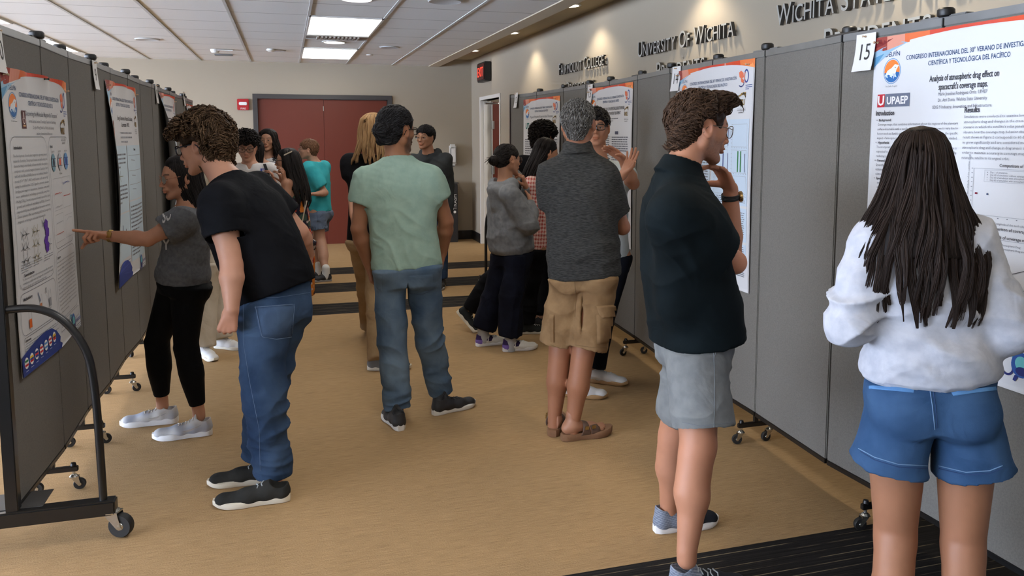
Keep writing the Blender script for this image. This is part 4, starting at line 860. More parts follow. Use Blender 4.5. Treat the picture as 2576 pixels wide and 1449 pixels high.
for u0, v1, b0, c, a in ((.56, .62, .52, C(190, 60, 60), .02), (.76, .62, .8, C(50, 80, 160), .04), (.76, .62, .38, C(180, 60, 60), .012), (.56, .62, .1, LG, .03), (.56, .77, .6, LG, .015), (.56, .77, .25, C(190, 90, 90), .012)): p.line('chart', [(u0+.01+.16*x, v1-.15*y) for x, y in nz(24, b0, a)], .0028, c, dz=.0003)
p.line('chart', [(.80, .765), (.81, .69), (.86, .675), (.93, .68)], .002, LG, dz=.0003)
p.text('body_text', .555, .848, .016, 'Conclusion', INK, bold=.03)
p.para('body_text', .545, .868, .40, .0140, ['A new heterometallic thiocyanate compound was', 'synthesized alongside several reproducible known', 'compounds, validating our synthetic design strategies. The', 'results support future exploration of magnetic behavior', 'materials involving characterization (PXRD, SCXRD), SEM', 'imaging and magnetic measurements are planned to confirm', 'structure-property relations.', 'This work aligns with SDG 9: Industry, Innovation and', 'Infrastructure, by promoting the development of advanced', 'materials through accessible chemistry synthesis.', 'During the research stay at WSU, methods were practiced and', 'FAIR standards and greener assignments were explored to', 'optimize processes and strengthen their ability in', 'collaboration.'], GREY, .0185, .5)
p.text('body_text', .545, 1.163, .013, 'Acknowledgements', INK, bold=.03); p.bars('body_text', .545, 1.168, .38, 1, .012, LG, seed=1)
thirty(p, .80, 1.205); footer(p); pins(p, [(.02, .03), (.95, .045)]); pins(p, [(.50, .015)], green=True); p.finish()
# ---- second and third on the left, and the far one
def leftposter(y0, y1, zt, H, label, seed, red=False, w_=1.3, first=False, bl=0., edge=0.):
    p = Poster(1, y0, y1, zt, y1-y0, H, label, xL, wave=w_, seed=seed, curl=.8, bl=bl, edge=edge); header(p); PB = C(206, 226, 240)
    if first: p.text('title_text', .52, .225, .036, 'Energy Treatments in Natural Gas Industry,', INK, 'CENTER', bold=.015, width=.42); p.text('title_text', .52, .265, .036, 'Lorestan 1951.', INK, 'CENTER', bold=.015)
    else: p.bars('title_text', .35, .20, .30, 3, .030, INK, seed=seed)
    p.bars('author_text', .37, .30, .30, 3, .028, LG, seed=3)
    if first: p.poly('university_mark', [(.09, .235), (.14, .235), (.145, .36), (.095, .36)], C(196, 84, 40)); p.disc('university_mark', .117, .26, .026, C(110, 46, 30), .03, dz=.0003); p.rect('university_mark', .10, .262, .134, .275, C(240, 225, 205), dz=.0005)
    else: p.bars('university_mark', .06, .27, .12, 4, .018, INK, seed=1)
    p.rect('text_box', .03, .385, .49, .80, PB); p.rect('text_box', .505, .385, .97, .74, PB); p.rect('text_box', .03, .81, .49, 1.09, PB); p.rect('text_box', .505, .75, .97, 1.14, PB)
    p.text('body_text', .06, .42, .022, 'Introduction', INK, bold=.03); p.text('body_text', .72, .42, .022, 'Results', INK, 'CENTER', bold=.03)
    p.bars('body_text', .06, .435, .40, 4, .026, GREY, seed=seed+1, h=.4); p.bars('body_text', .06, .63, .40, 5, .026, GREY, seed=seed+2, h=.4); p.bars('body_text', .53, .78, .41, 7, .026, GREY, seed=seed+3, h=.4); p.bars('body_text', .53, 1.0, .41, 5, .024, GREY, seed=seed+4, h=.4); p.bars('body_text', .06, 1.11, .41, 4, .018, LG, seed=6)
    for v0 in (.45, .55, .64): p.line('chart', [(.53, v0), (.95, v0)], .003, LG, dz=.0003); p.line('chart', [(.60, v0+.03), (.70, v0+.035)], .003, GREY, dz=.0003)
    for k in range(5): a = k*1.25; p.line('chart', [(.26, .575), (.26+.10*math.cos(a), .575+.035*math.sin(a))], .004, C(120, 130, 110), dz=.0003)
    for k in range(4): p.rect('chart', .10+.09*k, .88+.03*(k % 2), .115+.09*k, .99, C(50, 60, 90), dz=.0004)
    if red: p.rect('chart', .06, .56, .24, .82, C(150, 34, 36), dz=.0005)
    thirty(p, .80, p.asp-.05); footer(p); pins(p, [(.03, .03), (.95, .04)]); p.finish()
leftposter(5.46, 6.50, 1.945, 1.28, 'second research poster on the left, behind the outstretched arm', 4, first=True, edge=.05)
leftposter(7.66, 8.70, 1.985, 1.28, 'third research poster on the left with a dark red picture, lifting off the board', 7, red=True, w_=1.4, edge=.12)
leftposter(9.64, 10.30, 1.965, .86, 'farthest small poster on the left partition above the curly brown hair', 9, w_=1.0, edge=.03)
# ---- number cards
def card(side, y, z, txt, label, xf, w_=.105, h=.15, tilt=0., cut=None, bow=.010):
    NV = 9; P = []; 
    for j in range(NV):
        v = j/(NV-1)
        for u in (0, .5, 1): n = .026+.004+bow*v**2*4*.5+(tilt*.5*v); yy = y-side*-1*0+(u-.5)*w_*(1 if side > 0 else -1); P.append((xf(y)+side*n, yy, z+h/2-v*h))
    F = [(j*3+i, j*3+i+1, j*3+i+4, j*3+i+3) for j in range(NV-1) for i in (0, 1)]; n0 = len(P); P += [(a-side*.0008, b_, c) for a, b_, c in P]; F += [tuple(k+n0 for k in f[::-1]) for f in F]
    o = tag(mesh_np('number_card', P, F, flat('card_white', srgb(232, 233, 235), rough=.5)), label, 'card')
    vs, fs = text_mesh(txt, h*.62, sx=.82, align='CENTER', res=6); b = MB(); out = []
    for a, c, _ in vs:
        v = .5-(c-h*.20)/h; n = .0305+bow*v**2*2+tilt*.5*v+.0006; out.append((xf(y)+side*n, y+a*(1 if side > 0 else -1), z+(.5-v)*h))
    b.add(out, fs); t = b.build('number', flat('card_ink', srgb(35, 36, 40), rough=.6), o, fix=False)
    q = (xf(y)+side*.03, y, z+h/2-.012); MB().lathe([(.004, 0), (.004, .006), (.002, .012), (.005, .016), (.001, .018)], q, axis=(side, 0, 0), n=8).build('push_pin', flat('pin_clear', srgb(206, 180, 150)), o, smooth=True)
    return o
q = onx(2181, 132, 2.27); card(-1, q[1], q[2], '15', 'white paper card reading 15, pinned left of the atmospheric drag poster', xR, .115, .15)
q = onx(1705, 198, 2.32); card(-1, q[1]+.015, q[2], '14', 'white paper card reading 14, above the brown hair of the man in black polo', xR, .11, .15, bow=.008)
q = onx(1486, 236, 2.38); card(-1, q[1]+.015, q[2], '13', 'white paper card reading 13, behind the grey-haired man', xR, .11, .15, bow=.008)
q = onx(1299, 252, 2.26); card(-1, 7.98, q[2]-.0, '12', 'white paper card reading 12, at the far end of the right partition', xR, .11, .15, bow=.008)
q = onx(246, 189, -1.00); card(1, q[1], q[2], '9', 'curled white number card left of the second left poster', xL, .11, .16, bow=.006)
q = onx(391, 236, -1.03); card(1, 7.50, q[2], '8', 'curled white number card left of the third left poster', xL, .11, .16, bow=.006)
q = onx(459, 248, -1.03); card(1, 9.42, q[2], '7', 'tiny white number card farthest along the left partition', xL, .11, .15, bow=.006)
q = onx(2, 128, -1.03); card(1, q[1]-.035, q[2], '10', 'white number card cut off by the left picture edge', xL, .11, .17, bow=.006)
# ================================================================== people
MSKIN = vcol('skin', rough=.5, bump=.12, bscale=420., spec=.35); MHAIR = vcol('hair', rough=.5, bump=0, spec=.12)
MEYE = vcol('eye', rough=.12, bump=0, spec=.6)
def J(px, py, y): return ony(px, py, y)
def lerp(a, b, t): return a+(b-a)*t
def frame(f, up=(0, 0, 1)):
    """rows: right, forward, up"""
    f = nrm(f); r = nrm(np.cross(f, np.array(up, float))); return np.stack([r, f, np.cross(r, f)])
def rot_about(v, ax, a): ax = nrm(ax); v = np.array(v, float); return v*math.cos(a)+np.cross(ax, v)*math.sin(a)+ax*(ax@v)*(1-math.cos(a))
class Head:
    def __init__(s, c, f, up=(0, 0, 1), k=1., w=1., jaw=1., nose=1.): s.c = np.array(c, float); s.R = frame(f, up); s.k = k; s.w = w; s.jaw = jaw; s.nose = nose
    def P(s, x, y, z): return s.c+s.k*(x*s.w*s.R[0]+y*s.R[1]+z*s.R[2])
    def loc(s, Vt): return ((Vt-s.c)@s.R.T)/s.k/np.array([s.w, 1, 1])
    def add(s, S, neck, nr=.054, openm=0.):
        k = s.k; P = s.P; R = s.R; e = lambda x, y, z, r, kk=.012, op='add', RR=None: S.ell(P(x, y, z), np.array(r)*k*np.array([s.w, 1, 1]), RR if RR is not None else R, kk*k, op)
        S.seg(neck, P(0, -.022, -.055), nr*1.12*k, nr*k, .03)
        e(0, -.014, .030, (.0735, .094, .082), .02); e(0, .020, .012, (.064, .070, .075), .025)
        e(0, .036, -.040, (.052, .050, .062), .03)
        for x in (-1, 1):
            S.seg(P(x*.052*s.jaw, -.004, -.048), P(x*.014, .070, -.094), .018*k, .015*k, .025); e(x*.040, .056, -.018, (.020, .020, .018), .02)
            S.seg(P(x*.054, 0, -.02), P(x*.052*s.jaw, -.002, -.05), .020*k, .018*k, .02)
        e(0, .079, -.097, (.017, .014, .014), .014)
        S.seg(P(-.030, .077, .020), P(.030, .077, .020), .0115*k, .0115*k, .014)
        for x in (-1, 1):
            e(x*.031, .098, .001, (.017, .015, .0125), .010, 'sub')
            e(x*.031, .0755, .000, (.0145, .0145, .0138), .003); S.seg(P(x*.018, .090, .0075), P(x*.045, .082, .0070), .0026*k, .0026*k, .003)
            e(x*.031, .0915, -.0012, (.0115, .008, .0045), .0015, 'sub')
        n = s.nose; S.seg(P(0, .088, .012), P(0, .106*n+.001, -.024), .0068*k, .0090*k, .010); e(0, .108*n+.002, -.030, (.0105, .0105, .0088), .006)
        for x in (-1, 1): e(x*.0125, .099*n+.001, -.034, (.0065, .009, .0065), .005); e(x*.006, .107*n, -.0405, (.0032, .0045, .003), .002, 'sub')
        e(0, .088, -.054, (.026, .013, .016), .012)
        e(0, .0985, -.0575-openm*.3, (.0210, .0075, .0052), .004); e(0, .0965, -.0690-openm, (.0185, .0075, .0062), .004); e(0, .106, -.0630-openm*.5, (.0235, .009, .0014+openm), .002, 'sub')
        e(0, .090, -.081, (.014, .006, .005), .006, 'sub')
        for x in (-1, 1):
            RE = np.stack([R[0]*x, R[1]*math.cos(.25)+R[2]*math.sin(.25), -R[1]*math.sin(.25)+R[2]*math.cos(.25)]); RE[0] = nrm(RE[0]-R[1]*.45*1); RE[1] = nrm(RE[1]-RE[0]*(RE[0]@RE[1])); RE[2] = np.cross(RE[0], RE[1])
            c_ = P(x*.0765/s.w*(.5+.5*s.w), -.012, -.003); S.ell(c_, np.array((.0085, .0200, .0345))*k, RE, .006*k); S.ell(c_+RE[0]*.009*k+RE[1]*.003*k+RE[2]*.002*k, np.array((.0075, .0120, .0210))*k, RE, .003*k, 'sub')
            S.ell(c_+R[1]*.012*k-R[2]*.004*k, np.array((.006, .005, .008))*k, RE, .003*k)
    def color(s, Vt, base, col, lip=(.62, .33, .30), brow=(.05, .035, .03), beard=0., beardc=(.1, .07, .05), blush=.12):
        L = s.loc(Vt); x, y, z = np.abs(L[:, 0]), L[:, 1], L[:, 2]; inh = (np.abs(L) < .14).all(1); sm = lambda v, a, b: np.clip((v-a)/(b-a), 0, 1)
        def mix(m, c): col[:] = col*(1-m[:, None])+np.array(c)*m[:, None]
        n = noise(Vt*260, 3)*.5+.5
        if beard:
            m = sm(z, -.022, -.040)*sm(y, -.012, .006)*(1-sm(z, -.125, -.135)*0)*inh; m = m*(1-((x < .022) & (z > -.048)).astype(float)*(1-sm(np.abs(x-0)+0*z, .02, .022)))
            up = ((z > -.050) & (z < -.040) & (x < .024)).astype(float); m = np.maximum(m*np.where((x < .022) & (z > -.052), .0, 1), up*.8); m = m*sm(z, -.130, -.112); mix(np.clip(m, 0, 1)*beard*(.55+.45*n), beardc)
        m = inh*(y > .085)*np.exp(-(((x)/.019)**4+((z+.0630)/.0105)**4)); mix(np.clip(m*1.1, 0, 1)*.6, np.array(base)*np.array([1.05, .72, .70])*(np.array(lip)/np.array([.62, .33, .30]))**.3)
        m = inh*(y > .05)*(x > .012)*(x < .048)*np.exp(-((z-(.0225+.006*np.sin((x-.012)/.036*PI*.8)))/.0042)**4); mix(m*.85, brow)
        m = inh*(y > .06)*np.exp(-(((x-.031)/.016)**4+((z-.0045)/.0030)**4)); mix(m*.75, brow)       # lash line
        m = inh*np.exp(-(((x-.076)/.02)**2+((y+.012)/.03)**2+(z/.035)**2)); mix(m*.25, np.array(base)*np.array([1.15, .75, .7])); m = inh*np.exp(-((x/.02)**2+((y-.11)/.02)**2+((z+.03)/.02)**2)); mix(m*.2, np.array(base)*np.array([1.15, .78, .74]))
        return col
    def eyes(s, parent, gaze=None, iris=(.06, .035, .02), col='eye'):
        g = nrm(gaze) if gaze is not None else s.R[1]
        for x in (-1, 1):
            bm = bmesh.new(); bmesh.ops.create_icosphere(bm, subdivisions=4, radius=1); U = np.array([v.co[:] for v in bm.verts]); F = [[v.index for v in f.verts] for f in bm.faces]; bm.free()
            c = s.P(x*.031, .0768, .000); Vt = c+U*.0116*s.k; d = U@g; cl = np.ones((len(U), 3))*np.array([.52, .48, .45]); cl[d > math.cos(.56)] = iris; cl[d > math.cos(.22)] = (.005, .005, .005)  # whites of the eyes toned down, shading put into their colour
            mesh_np('eye', Vt, F, MEYE, parent, col=cl)
    def glasses(s, parent, mat, r=.0017, w=.025, h=.018, z=.002, square=3., lens=True, y=.104, half=False):
        b = MB(); L = MB()
        for x in (-1, 1):
            pts = []
            for a in np.linspace(0, 2*PI, 29)[:-1]:
                ca, sa = math.cos(a), math.sin(a); q = (abs(ca)**square+abs(sa)**square)**(-1/square); xx = x*.033+w*q*ca; zz = z+h*q*sa*(1 if sa > 0 else 1.05); pts.append(s.P(xx, y-.9*max(0, abs(xx)-.012)**2*4, zz))
            b.tube(pts, r*s.k, 6, closed=True)
            c = s.P(x*.033, y-.002, z); n = len(pts); L.add(list(pts)+[c], [(i, (i+1) % n, n) for i in range(n)])
            b.tube([s.P(x*.058, y-.010, z+.006), s.P(x*.064, y-.022, z+.008), s.P(x*.074, .03, z+.008), s.P(x*.0785, -.004, z+.006), s.P(x*.079, -.018, z-.006), s.P(x*.077, -.024, z-.022)], r*1.05*s.k, 6)
        b.tube([s.P(-.0085, y, z+.004), s.P(0, y+.003, z+.007), s.P(.0085, y, z+.004)], r*s.k, 6)
        g = b.build('glasses', mat, parent, smooth=True, fix=False)
        if lens: L.build('lens', glassmat(), g, fix=False)
        return g
def glassmat():
    if 'lens_glass' in MATS: return MATS['lens_glass']
    m = bpy.data.materials.new('lens_glass'); m.use_nodes = True; t = m.node_tree; t.nodes.clear(); o = t.nodes.new('ShaderNodeOutputMaterial'); a = t.nodes.new('ShaderNodeBsdfTransparent'); g = t.nodes.new('ShaderNodeBsdfGlossy'); g.inputs['Roughness'].default_value = .05
    f = t.nodes.new('ShaderNodeFresnel'); f.inputs[0].default_value = 1.5; x = t.nodes.new('ShaderNodeMixShader'); a.inputs[0].default_value = (.93, .95, .96, 1)
    t.links.new(f.outputs[0], x.inputs[0]); t.links.new(a.outputs[0], x.inputs[1]); t.links.new(g.outputs[0], x.inputs[2]); t.links.new(x.outputs[0], o.inputs[0]); MATS['lens_glass'] = m; return m
def add_hand(S, w, d, n, th, curl=(.35, .4, .45, .5), k=1., spread=.06, thumb=(.75, .35), tcurl=.3, flatn=.55):
    """w wrist, d towards the knuckles, n out of the palm, th towards the thumb side. curl: bend per joint, index to little finger"""
    d = nrm(d); n = nrm(n-d*(np.array(n)@d)); th = nrm(np.array(th)-d*(np.array(th)@d)-n*(np.array(th)@n)); tips = []
    S.seg(w, w+d*.03*k, .024*k, .026*k, .012*k, fd=n, fs=.7)
    for i, (off, L, r, ml) in enumerate(((.030, .074, .0090, .090), (.010, .082, .0092, .094), (-.010, .076, .0087, .089), (-.028, .060, .0077, .080))):
        kn = w+d*ml*k+th*off*k; S.seg(w+d*.012*k+th*off*.5*k, kn, .0145*k, .0115*k, .010*k)
        c = curl[i] if hasattr(curl[i], '__len__') else (curl[i]*.9, curl[i]*1.1, curl[i]*.8); a = 0; p = kn; sp = (1.5-i)*spread
        for j, fr_ in enumerate((.44, .31, .25)):
            a += c[j]; dd = rot_about(d, th, 0)*math.cos(a)+n*math.sin(a); dd = nrm(dd+th*sp*math.cos(a)*.8); q = p+dd*L*fr_*k; S.seg(p, q, (r-.0006*j)*k, (r-.0006*(j+1))*k, .0028*k); p = q
        tips.append(p)
    b0 = w+d*.022*k+th*.020*k+n*.006*k; t0, t1 = thumb; dv = nrm(d*(1-t1*.6)+th*t0+n*t1); b1 = b0+dv*.045*k; S.seg(b0, b1, .0145*k, .0115*k, .010*k)
    dv2 = nrm(dv+(n*.6-th*.4)*tcurl+d*.25); b2 = b1+dv2*.034*k; S.seg(b1, b2, .0108*k, .0092*k, .004*k); dv3 = nrm(dv2+(n*.5-th*.5)*tcurl); S.seg(b2, b2+dv3*.026*k, .0092*k, .0078*k, .003*k)
    return tips
FIST = ((1.2, 1.5, 1.0),)*4; RELAX = (.30, .38, .45, .52)
class Person:
    def __init__(s, label, cat='person', at=None, k=1., skin=(.62, .40, .30), h=.006, hf=.0032, group=None):
        s.e = empty('person', (at[0], at[1], 0), label, cat, group); s.k = k; s.skin = np.array(skin); s.h = h; s.hf = hf; s.j = {}; s.objs = {}; s.lg = 1.
    # ---- joints
    def rig(s, pel, neck, side, fwd, sh=None, shw=.185, hipw=.085, **kw):
        """side: unit vector from the A shoulder to the B shoulder; fwd: where the chest faces"""
        k = s.k; s.pel, s.neck = np.array(pel, float), np.array(neck, float); s.side = nrm(side); s.fwd = nrm(fwd); s.up = nrm(s.neck-s.pel); j = s.j
        s.sd2 = nrm(kw.get('hipside', s.side)); dn = s.up*-.045*k
        for nm, sg in (('A', -1), ('B', 1)):
            j['sh'+nm] = kw.get('sh'+nm, s.neck+s.side*sg*shw*k+dn); j['hip'+nm] = kw.get('hip'+nm, s.pel+s.sd2*sg*hipw*k-V(0, 0, .02))
            for q in ('el', 'wr', 'kn', 'an'): j[q+nm] = np.array(kw[q+nm], float) if q+nm in kw else None
        return s
    def limits(s, pts, m=.14): A = np.array([p for p in pts if p is not None]); return A.min(0)-m, A.max(0)+m
    def body(s, head, hands=None, nr=.054, arm=1., leg=1., torso=1., bust=0., openm=0., feet=True, fine=None, **colkw):
        """one continuous skin surface: head, neck, trunk, arms, hands and legs"""
        s.lg = leg; k = s.k; j = s.j; H = s.head = head; pts = [s.pel, s.neck, head.P(0, 0, .13), head.P(0, .12, 0), head.P(0, -.12, 0)]+[v for v in j.values() if v is not None]
        hp = []
        for nm in 'AB':
            if j['wr'+nm] is not None and hands and hands.get(nm): pts.append(j['wr'+nm]+nrm(hands[nm]['d'])*.16*k); hp.append(j['wr'+nm]+nrm(hands[nm]['d'])*.08*k)
        lo, hi = s.limits(pts, .10); lo[2] = max(lo[2], .02)
        fz = [(head.P(0, .055, -.02)-.10*k, head.P(0, .055, -.02)+.10*k, s.hf)]
        if s.hf < .005:
            for p in hp: fz.append((p-.075*k, p+.075*k, s.hf*1.15))
        S = SDF(lo, hi, s.h, fz); L = np.linalg.norm(s.neck-s.pel); t = torso*k
        S.loft(s.pel, s.up, s.side, [(-.10*k, 0, 0, .09*t, .07*t), (0, 0, 0, .150*t, .105*t), (.22*L, 0, 0, .135*t, .095*t), (.45*L, 0, .0, .130*t, .095*t), (.72*L, 0, 0, .150*t, .105*t), (.90*L, 0, 0, .120*t, .085*t), (1.0*L, 0, 0, .055*t, .05*t)], .03)
        for nm, sg in (('A', -1), ('B', 1)):
            S.seg(s.neck-s.up*.015*k, j['sh'+nm], .046*k, .050*k, .04)
            if j['el'+nm] is not None:
                a, b, c = j['sh'+nm], j['el'+nm], j['wr'+nm]; S.seg(a, lerp(a, b, .5), .050*k*arm, .043*k*arm, .02); S.seg(lerp(a, b, .5), b, .043*k*arm, .036*k*arm, .015)
                S.seg(b, lerp(b, c, .28), .037*k*arm, .040*k*arm, .012); S.seg(lerp(b, c, .28), c, .040*k*arm, .0255*k*(.5+.5*arm), .012)
                if hands and hands.get(nm): q = dict(hands[nm]); add_hand(S, c, q.pop('d'), q.pop('n'), q.pop('th'), k=k*q.pop('size', 1.), **q)
            if j['kn'+nm] is not None:
                a, b, c = j['hip'+nm], j['kn'+nm], j['an'+nm]; S.seg(a, b, .080*k*leg, .053*k*leg, .03); ax = nrm(c-b); back = -nrm(s.fwd-ax*(s.fwd@ax))
                if kneeb := s.j.get('kb'+nm): back = kneeb
                S.seg(b, lerp(b, c, .5), .050*k*leg, .042*k*leg, .02); S.seg(lerp(b, c, .12)+back*.012*k, lerp(b, c, .42)+back*.014*k, .044*k*leg, .047*k*leg, .03); S.seg(lerp(b, c, .5), c, .046*k*leg, .031*k*(.5+.5*leg), .03)
                S.seg(c, c-V(0, 0, .03*k), .031*k, .034*k, .01)
        head.add(S, s.neck-s.up*.02*k, nr, openm)
        Vt, F = S.mesh(1); col = np.tile(s.skin, (len(Vt), 1))*(1+.06*noise(Vt*14, 5)+.03*noise(Vt*60, 9))[:, None]
        for nm in 'AB':   # ruddier elbows, knees and knuckles
            for q, r in (('el', .05), ('kn', .06)):
                p = j[q+nm]
                if p is not None: w = np.exp(-((Vt-p)**2).sum(1)/r**2)*.35; col = col*(1-w[:, None])+s.skin*np.array([1.02, .78, .72])*w[:, None]
        for p in hp: w = np.exp(-((Vt-p)**2).sum(1)/.09**2)*.4; col = col*(1-w[:, None])+s.skin*np.array([1.05, .86, .80])*w[:, None]
        head.color(Vt, s.skin, col, **colkw)
        s.b = mesh_np('body', Vt, F, MSKIN, s.e, col=np.clip(col, 0, 1)); return s
    def garment(s, name, S, mat, fold=(), smooth=2, seed=1, colfn=None, tuck=False):
        Vt, F = S.mesh(smooth)
        if fold: Vt = folds(Vt, F, fold, seed)
        if tuck and hasattr(s, 'hem'):      # what goes up under the shirt is drawn in
            t = (Vt-s.hem)@s.up; q = np.clip((t+.004)/.03, 0, 1)*.20; ax = s.pel+np.outer((Vt-s.pel)@s.up, s.up); Vt = ax+(Vt-ax)*(1-q)[:, None]
        Vt = lapl(Vt, F, 1, .4); col = colfn(Vt) if colfn else None
        o = mesh_np(name, Vt, F, mat, s.e, col=col); s.objs[name] = (Vt, F); o['_'] = 0; del o['_']; s.last = (o, Vt, F); return o
    def top(s, name, mat, rows, sleeves=(), h=None, neck=.066, neckd=.0, fold=(), hood=None, collar=None, extra=None, kk=.035, seed=1, colfn=None, seam_k=None, neckcut=True, shr=.062, p=2.3):
        """rows: (fraction pelvis to neck, half width, half depth[, forward offset]) ; sleeves: dict A/B -> (list of radii at fractions) """
        k = s.k; j = s.j; L = np.linalg.norm(s.neck-s.pel); pts = [s.pel-s.up*.25*k, s.neck+s.up*.05]+[j[q+nm] for nm in 'AB' for q in ('sh', 'el') if j[q+nm] is not None]
        for nm in sleeves:
            if sleeves[nm].get('long'): pts.append(j['wr'+nm])
        lo, hi = s.limits(pts, .16); S = SDF(lo, hi, h or s.h)
        s.hem = s.pel+s.up*rows[0][0]*L
        fr = np.cross(s.up, nrm(s.side-s.up*(s.side@s.up))); sgn = 1 if fr@s.fwd > 0 else -1
        S.loft(s.pel, s.up, s.side, [(r[0]*L, 0, sgn*(r[3] if len(r) > 3 else 0)*k, r[1]*k, r[2]*k) for r in rows], kk, p=p)
        for nm in 'AB':
            S.seg(s.neck-s.up*.035*k, j['sh'+nm], shr*.95*k, shr*k, .05)
        if extra: extra(S, s)
        if neckcut: S.seg(s.neck-s.up*.012*k+s.fwd*neckd, s.head.P(0, 0, 0), neck*k, neck*1.0*k, .010, op='sub'); 
        if neckcut and neckd: S.seg(s.neck+s.fwd*(.05*k), s.neck+s.fwd*.09*k-s.up*.05*k, .03*k, .012*k, .01, op='sub')
        for nm in sleeves:
            q = sleeves[nm]; a, b, c = j['sh'+nm], j['el'+nm], j['wr'+nm]; r0, r1 = q.get('r', (.064, .062))
            if q.get('long'):
                S.seg(a, b, r0*k, r1*k, kk); rc = q.get('cuff', .042); t1 = q.get('to', .93); S.seg(b, lerp(b, c, .6), r1*k, q.get('rf', r1*.92)*k, .02)
                S.seg(lerp(b, c, .6), lerp(b, c, t1), q.get('rf', r1*.92)*k, rc*k, .02)
                if q.get('rib', True): ax = nrm(c-b); Lc = np.linalg.norm(c-b); S.loft(b, ax, np.cross(ax, V(.3, .5, .8)), [((t1-.10)*Lc, 0, 0, rc*.96*k, rc*.96*k), ((t1+.07)*Lc, 0, 0, rc*.9*k, rc*.9*k)], .008)
            else:
                ln = q.get('len', .62); ax = nrm(b-a); La = np.linalg.norm(b-a)*ln; sd = np.cross(ax, s.fwd); sd = nrm(sd); fl = q.get('flat', 1.)
                S.seg(a, a+ax*La*.55, r0*.94*k, lerp(r0, r1, .55)*.98*k, kk*1.7); S.loft(a-ax*.02*k, ax, sd, [(La*.35, 0, 0, lerp(r0, r1, .35)*k, lerp(r0, r1, .35)*k*fl), (La*.6, 0, 0, lerp(r0, r1, .6)*k, lerp(r0, r1, .6)*k*fl), (La, 0, 0, r1*k, r1*k*fl)], .03)
                if q.get('hollow', s.h < .0085): S.loft(a-ax*.02*k, ax, sd, [(La-.022*k, 0, 0, (r1-.010)*k, (r1-.010)*k*fl), (La+.02, 0, 0, (r1-.007)*k, (r1-.007)*k*fl)], .002, op='sub')
        if hood: hood(S, s)
        if collar:   # stand-and-fall polo collar
            ax = nrm(s.up+s.fwd*collar.get('tilt', .25)); c0 = s.neck+s.up*collar.get('z', 0)*k+s.fwd*collar.get('y', 0)*k; rr = collar.get('r', .068)*k; sd = nrm(np.cross(ax, s.fwd)); hc = collar.get('h', .030)*k
            S.loft(c0, ax, sd, [(-.035*k, 0, 0, rr+.026*k, rr+.028*k), (-.010*k, 0, 0, rr+.016*k, rr+.016*k), (hc*.8, 0, 0, rr+.006*k, rr+.006*k), (hc, 0, 0, rr+.001*k, rr+.001*k)], .012)
            S.loft(c0, ax, sd, [(-.02*k, 0, 0, rr-.002*k, rr-.002*k), (hc+.03*k, 0, 0, rr-.003*k, rr-.003*k)], .004, op='sub')
            S.seg(c0+s.fwd*rr*1.0+ax*.04*k, c0+s.fwd*(rr+.035*k)-s.up*.05*k, .030*k, .004*k, .004, op='sub')
        if not neckcut or True:
            # rib at the neckline
            if q_ := (s.head is not None and not collar and not hood and neckcut):
                c0 = s.neck+s.up*.010*k+s.fwd*neckd*.6; sd = s.side; f2 = nrm(s.fwd-s.up*(s.fwd@s.up)); 
                for i in range(20):
                    a0, a1 = [2*PI*t/20 for t in (i, i+1)]; p0, p1 = [c0+neck*1.02*k*(math.sin(a)*sd+math.cos(a)*f2)-s.up*(.010+.014*math.cos(a))*k for a in (a0, a1)]; S.seg(p0, p1, .0065*k, .0065*k, .008)
        return s.garment(name, S, mat, fold, seed=seed, colfn=colfn)
    def legs(s, name, mat, seat=(.170, .125), r=(.096, .070, .060), waist=.14, hem=None, short=None, h=None, fold=(), seed=2, hip=.10, kk=.03, colfn=None, seatback=.02, hollow=True, flare=None, waistw=None, p=2.2, shin=None, off=(0, 0), slit=0., lkk=None, seatlow=-.10):
        """r: radius at hip, knee, ankle; short: fraction of the thigh where shorts end; hem: fraction of the shin where trousers end"""
        k = s.k; j = s.j; pts = [s.pel+V(0, 0, .2)]+[j[q+nm] for nm in 'AB' for q in ('hip', 'kn')]+([j['anA'], j['anB']] if short is None else []); lo, hi = s.limits(pts, .13); lo[2] = max(lo[2], .012)
        S = SDF(lo, hi, h or s.h); up = nrm(lerp(s.up, V(0, 0, 1), .6)); ww = waistw or seat[0]*.92
        S.loft(s.pel, up, s.sd2, [(seatlow*k, 0, 0, seat[0]*.90*k, seat[1]*.9*k), (-.03*k, 0, 0, seat[0]*k, seat[1]*k), (.06*k, 0, 0, seat[0]*.98*k, seat[1]*.96*k), (waist*k, 0, 0, ww*k, seat[1]*.86*k)], kk, p=p)
        bk = -nrm(s.fwd*V(1, 1, 0)+V(0, 0, 1e-6))
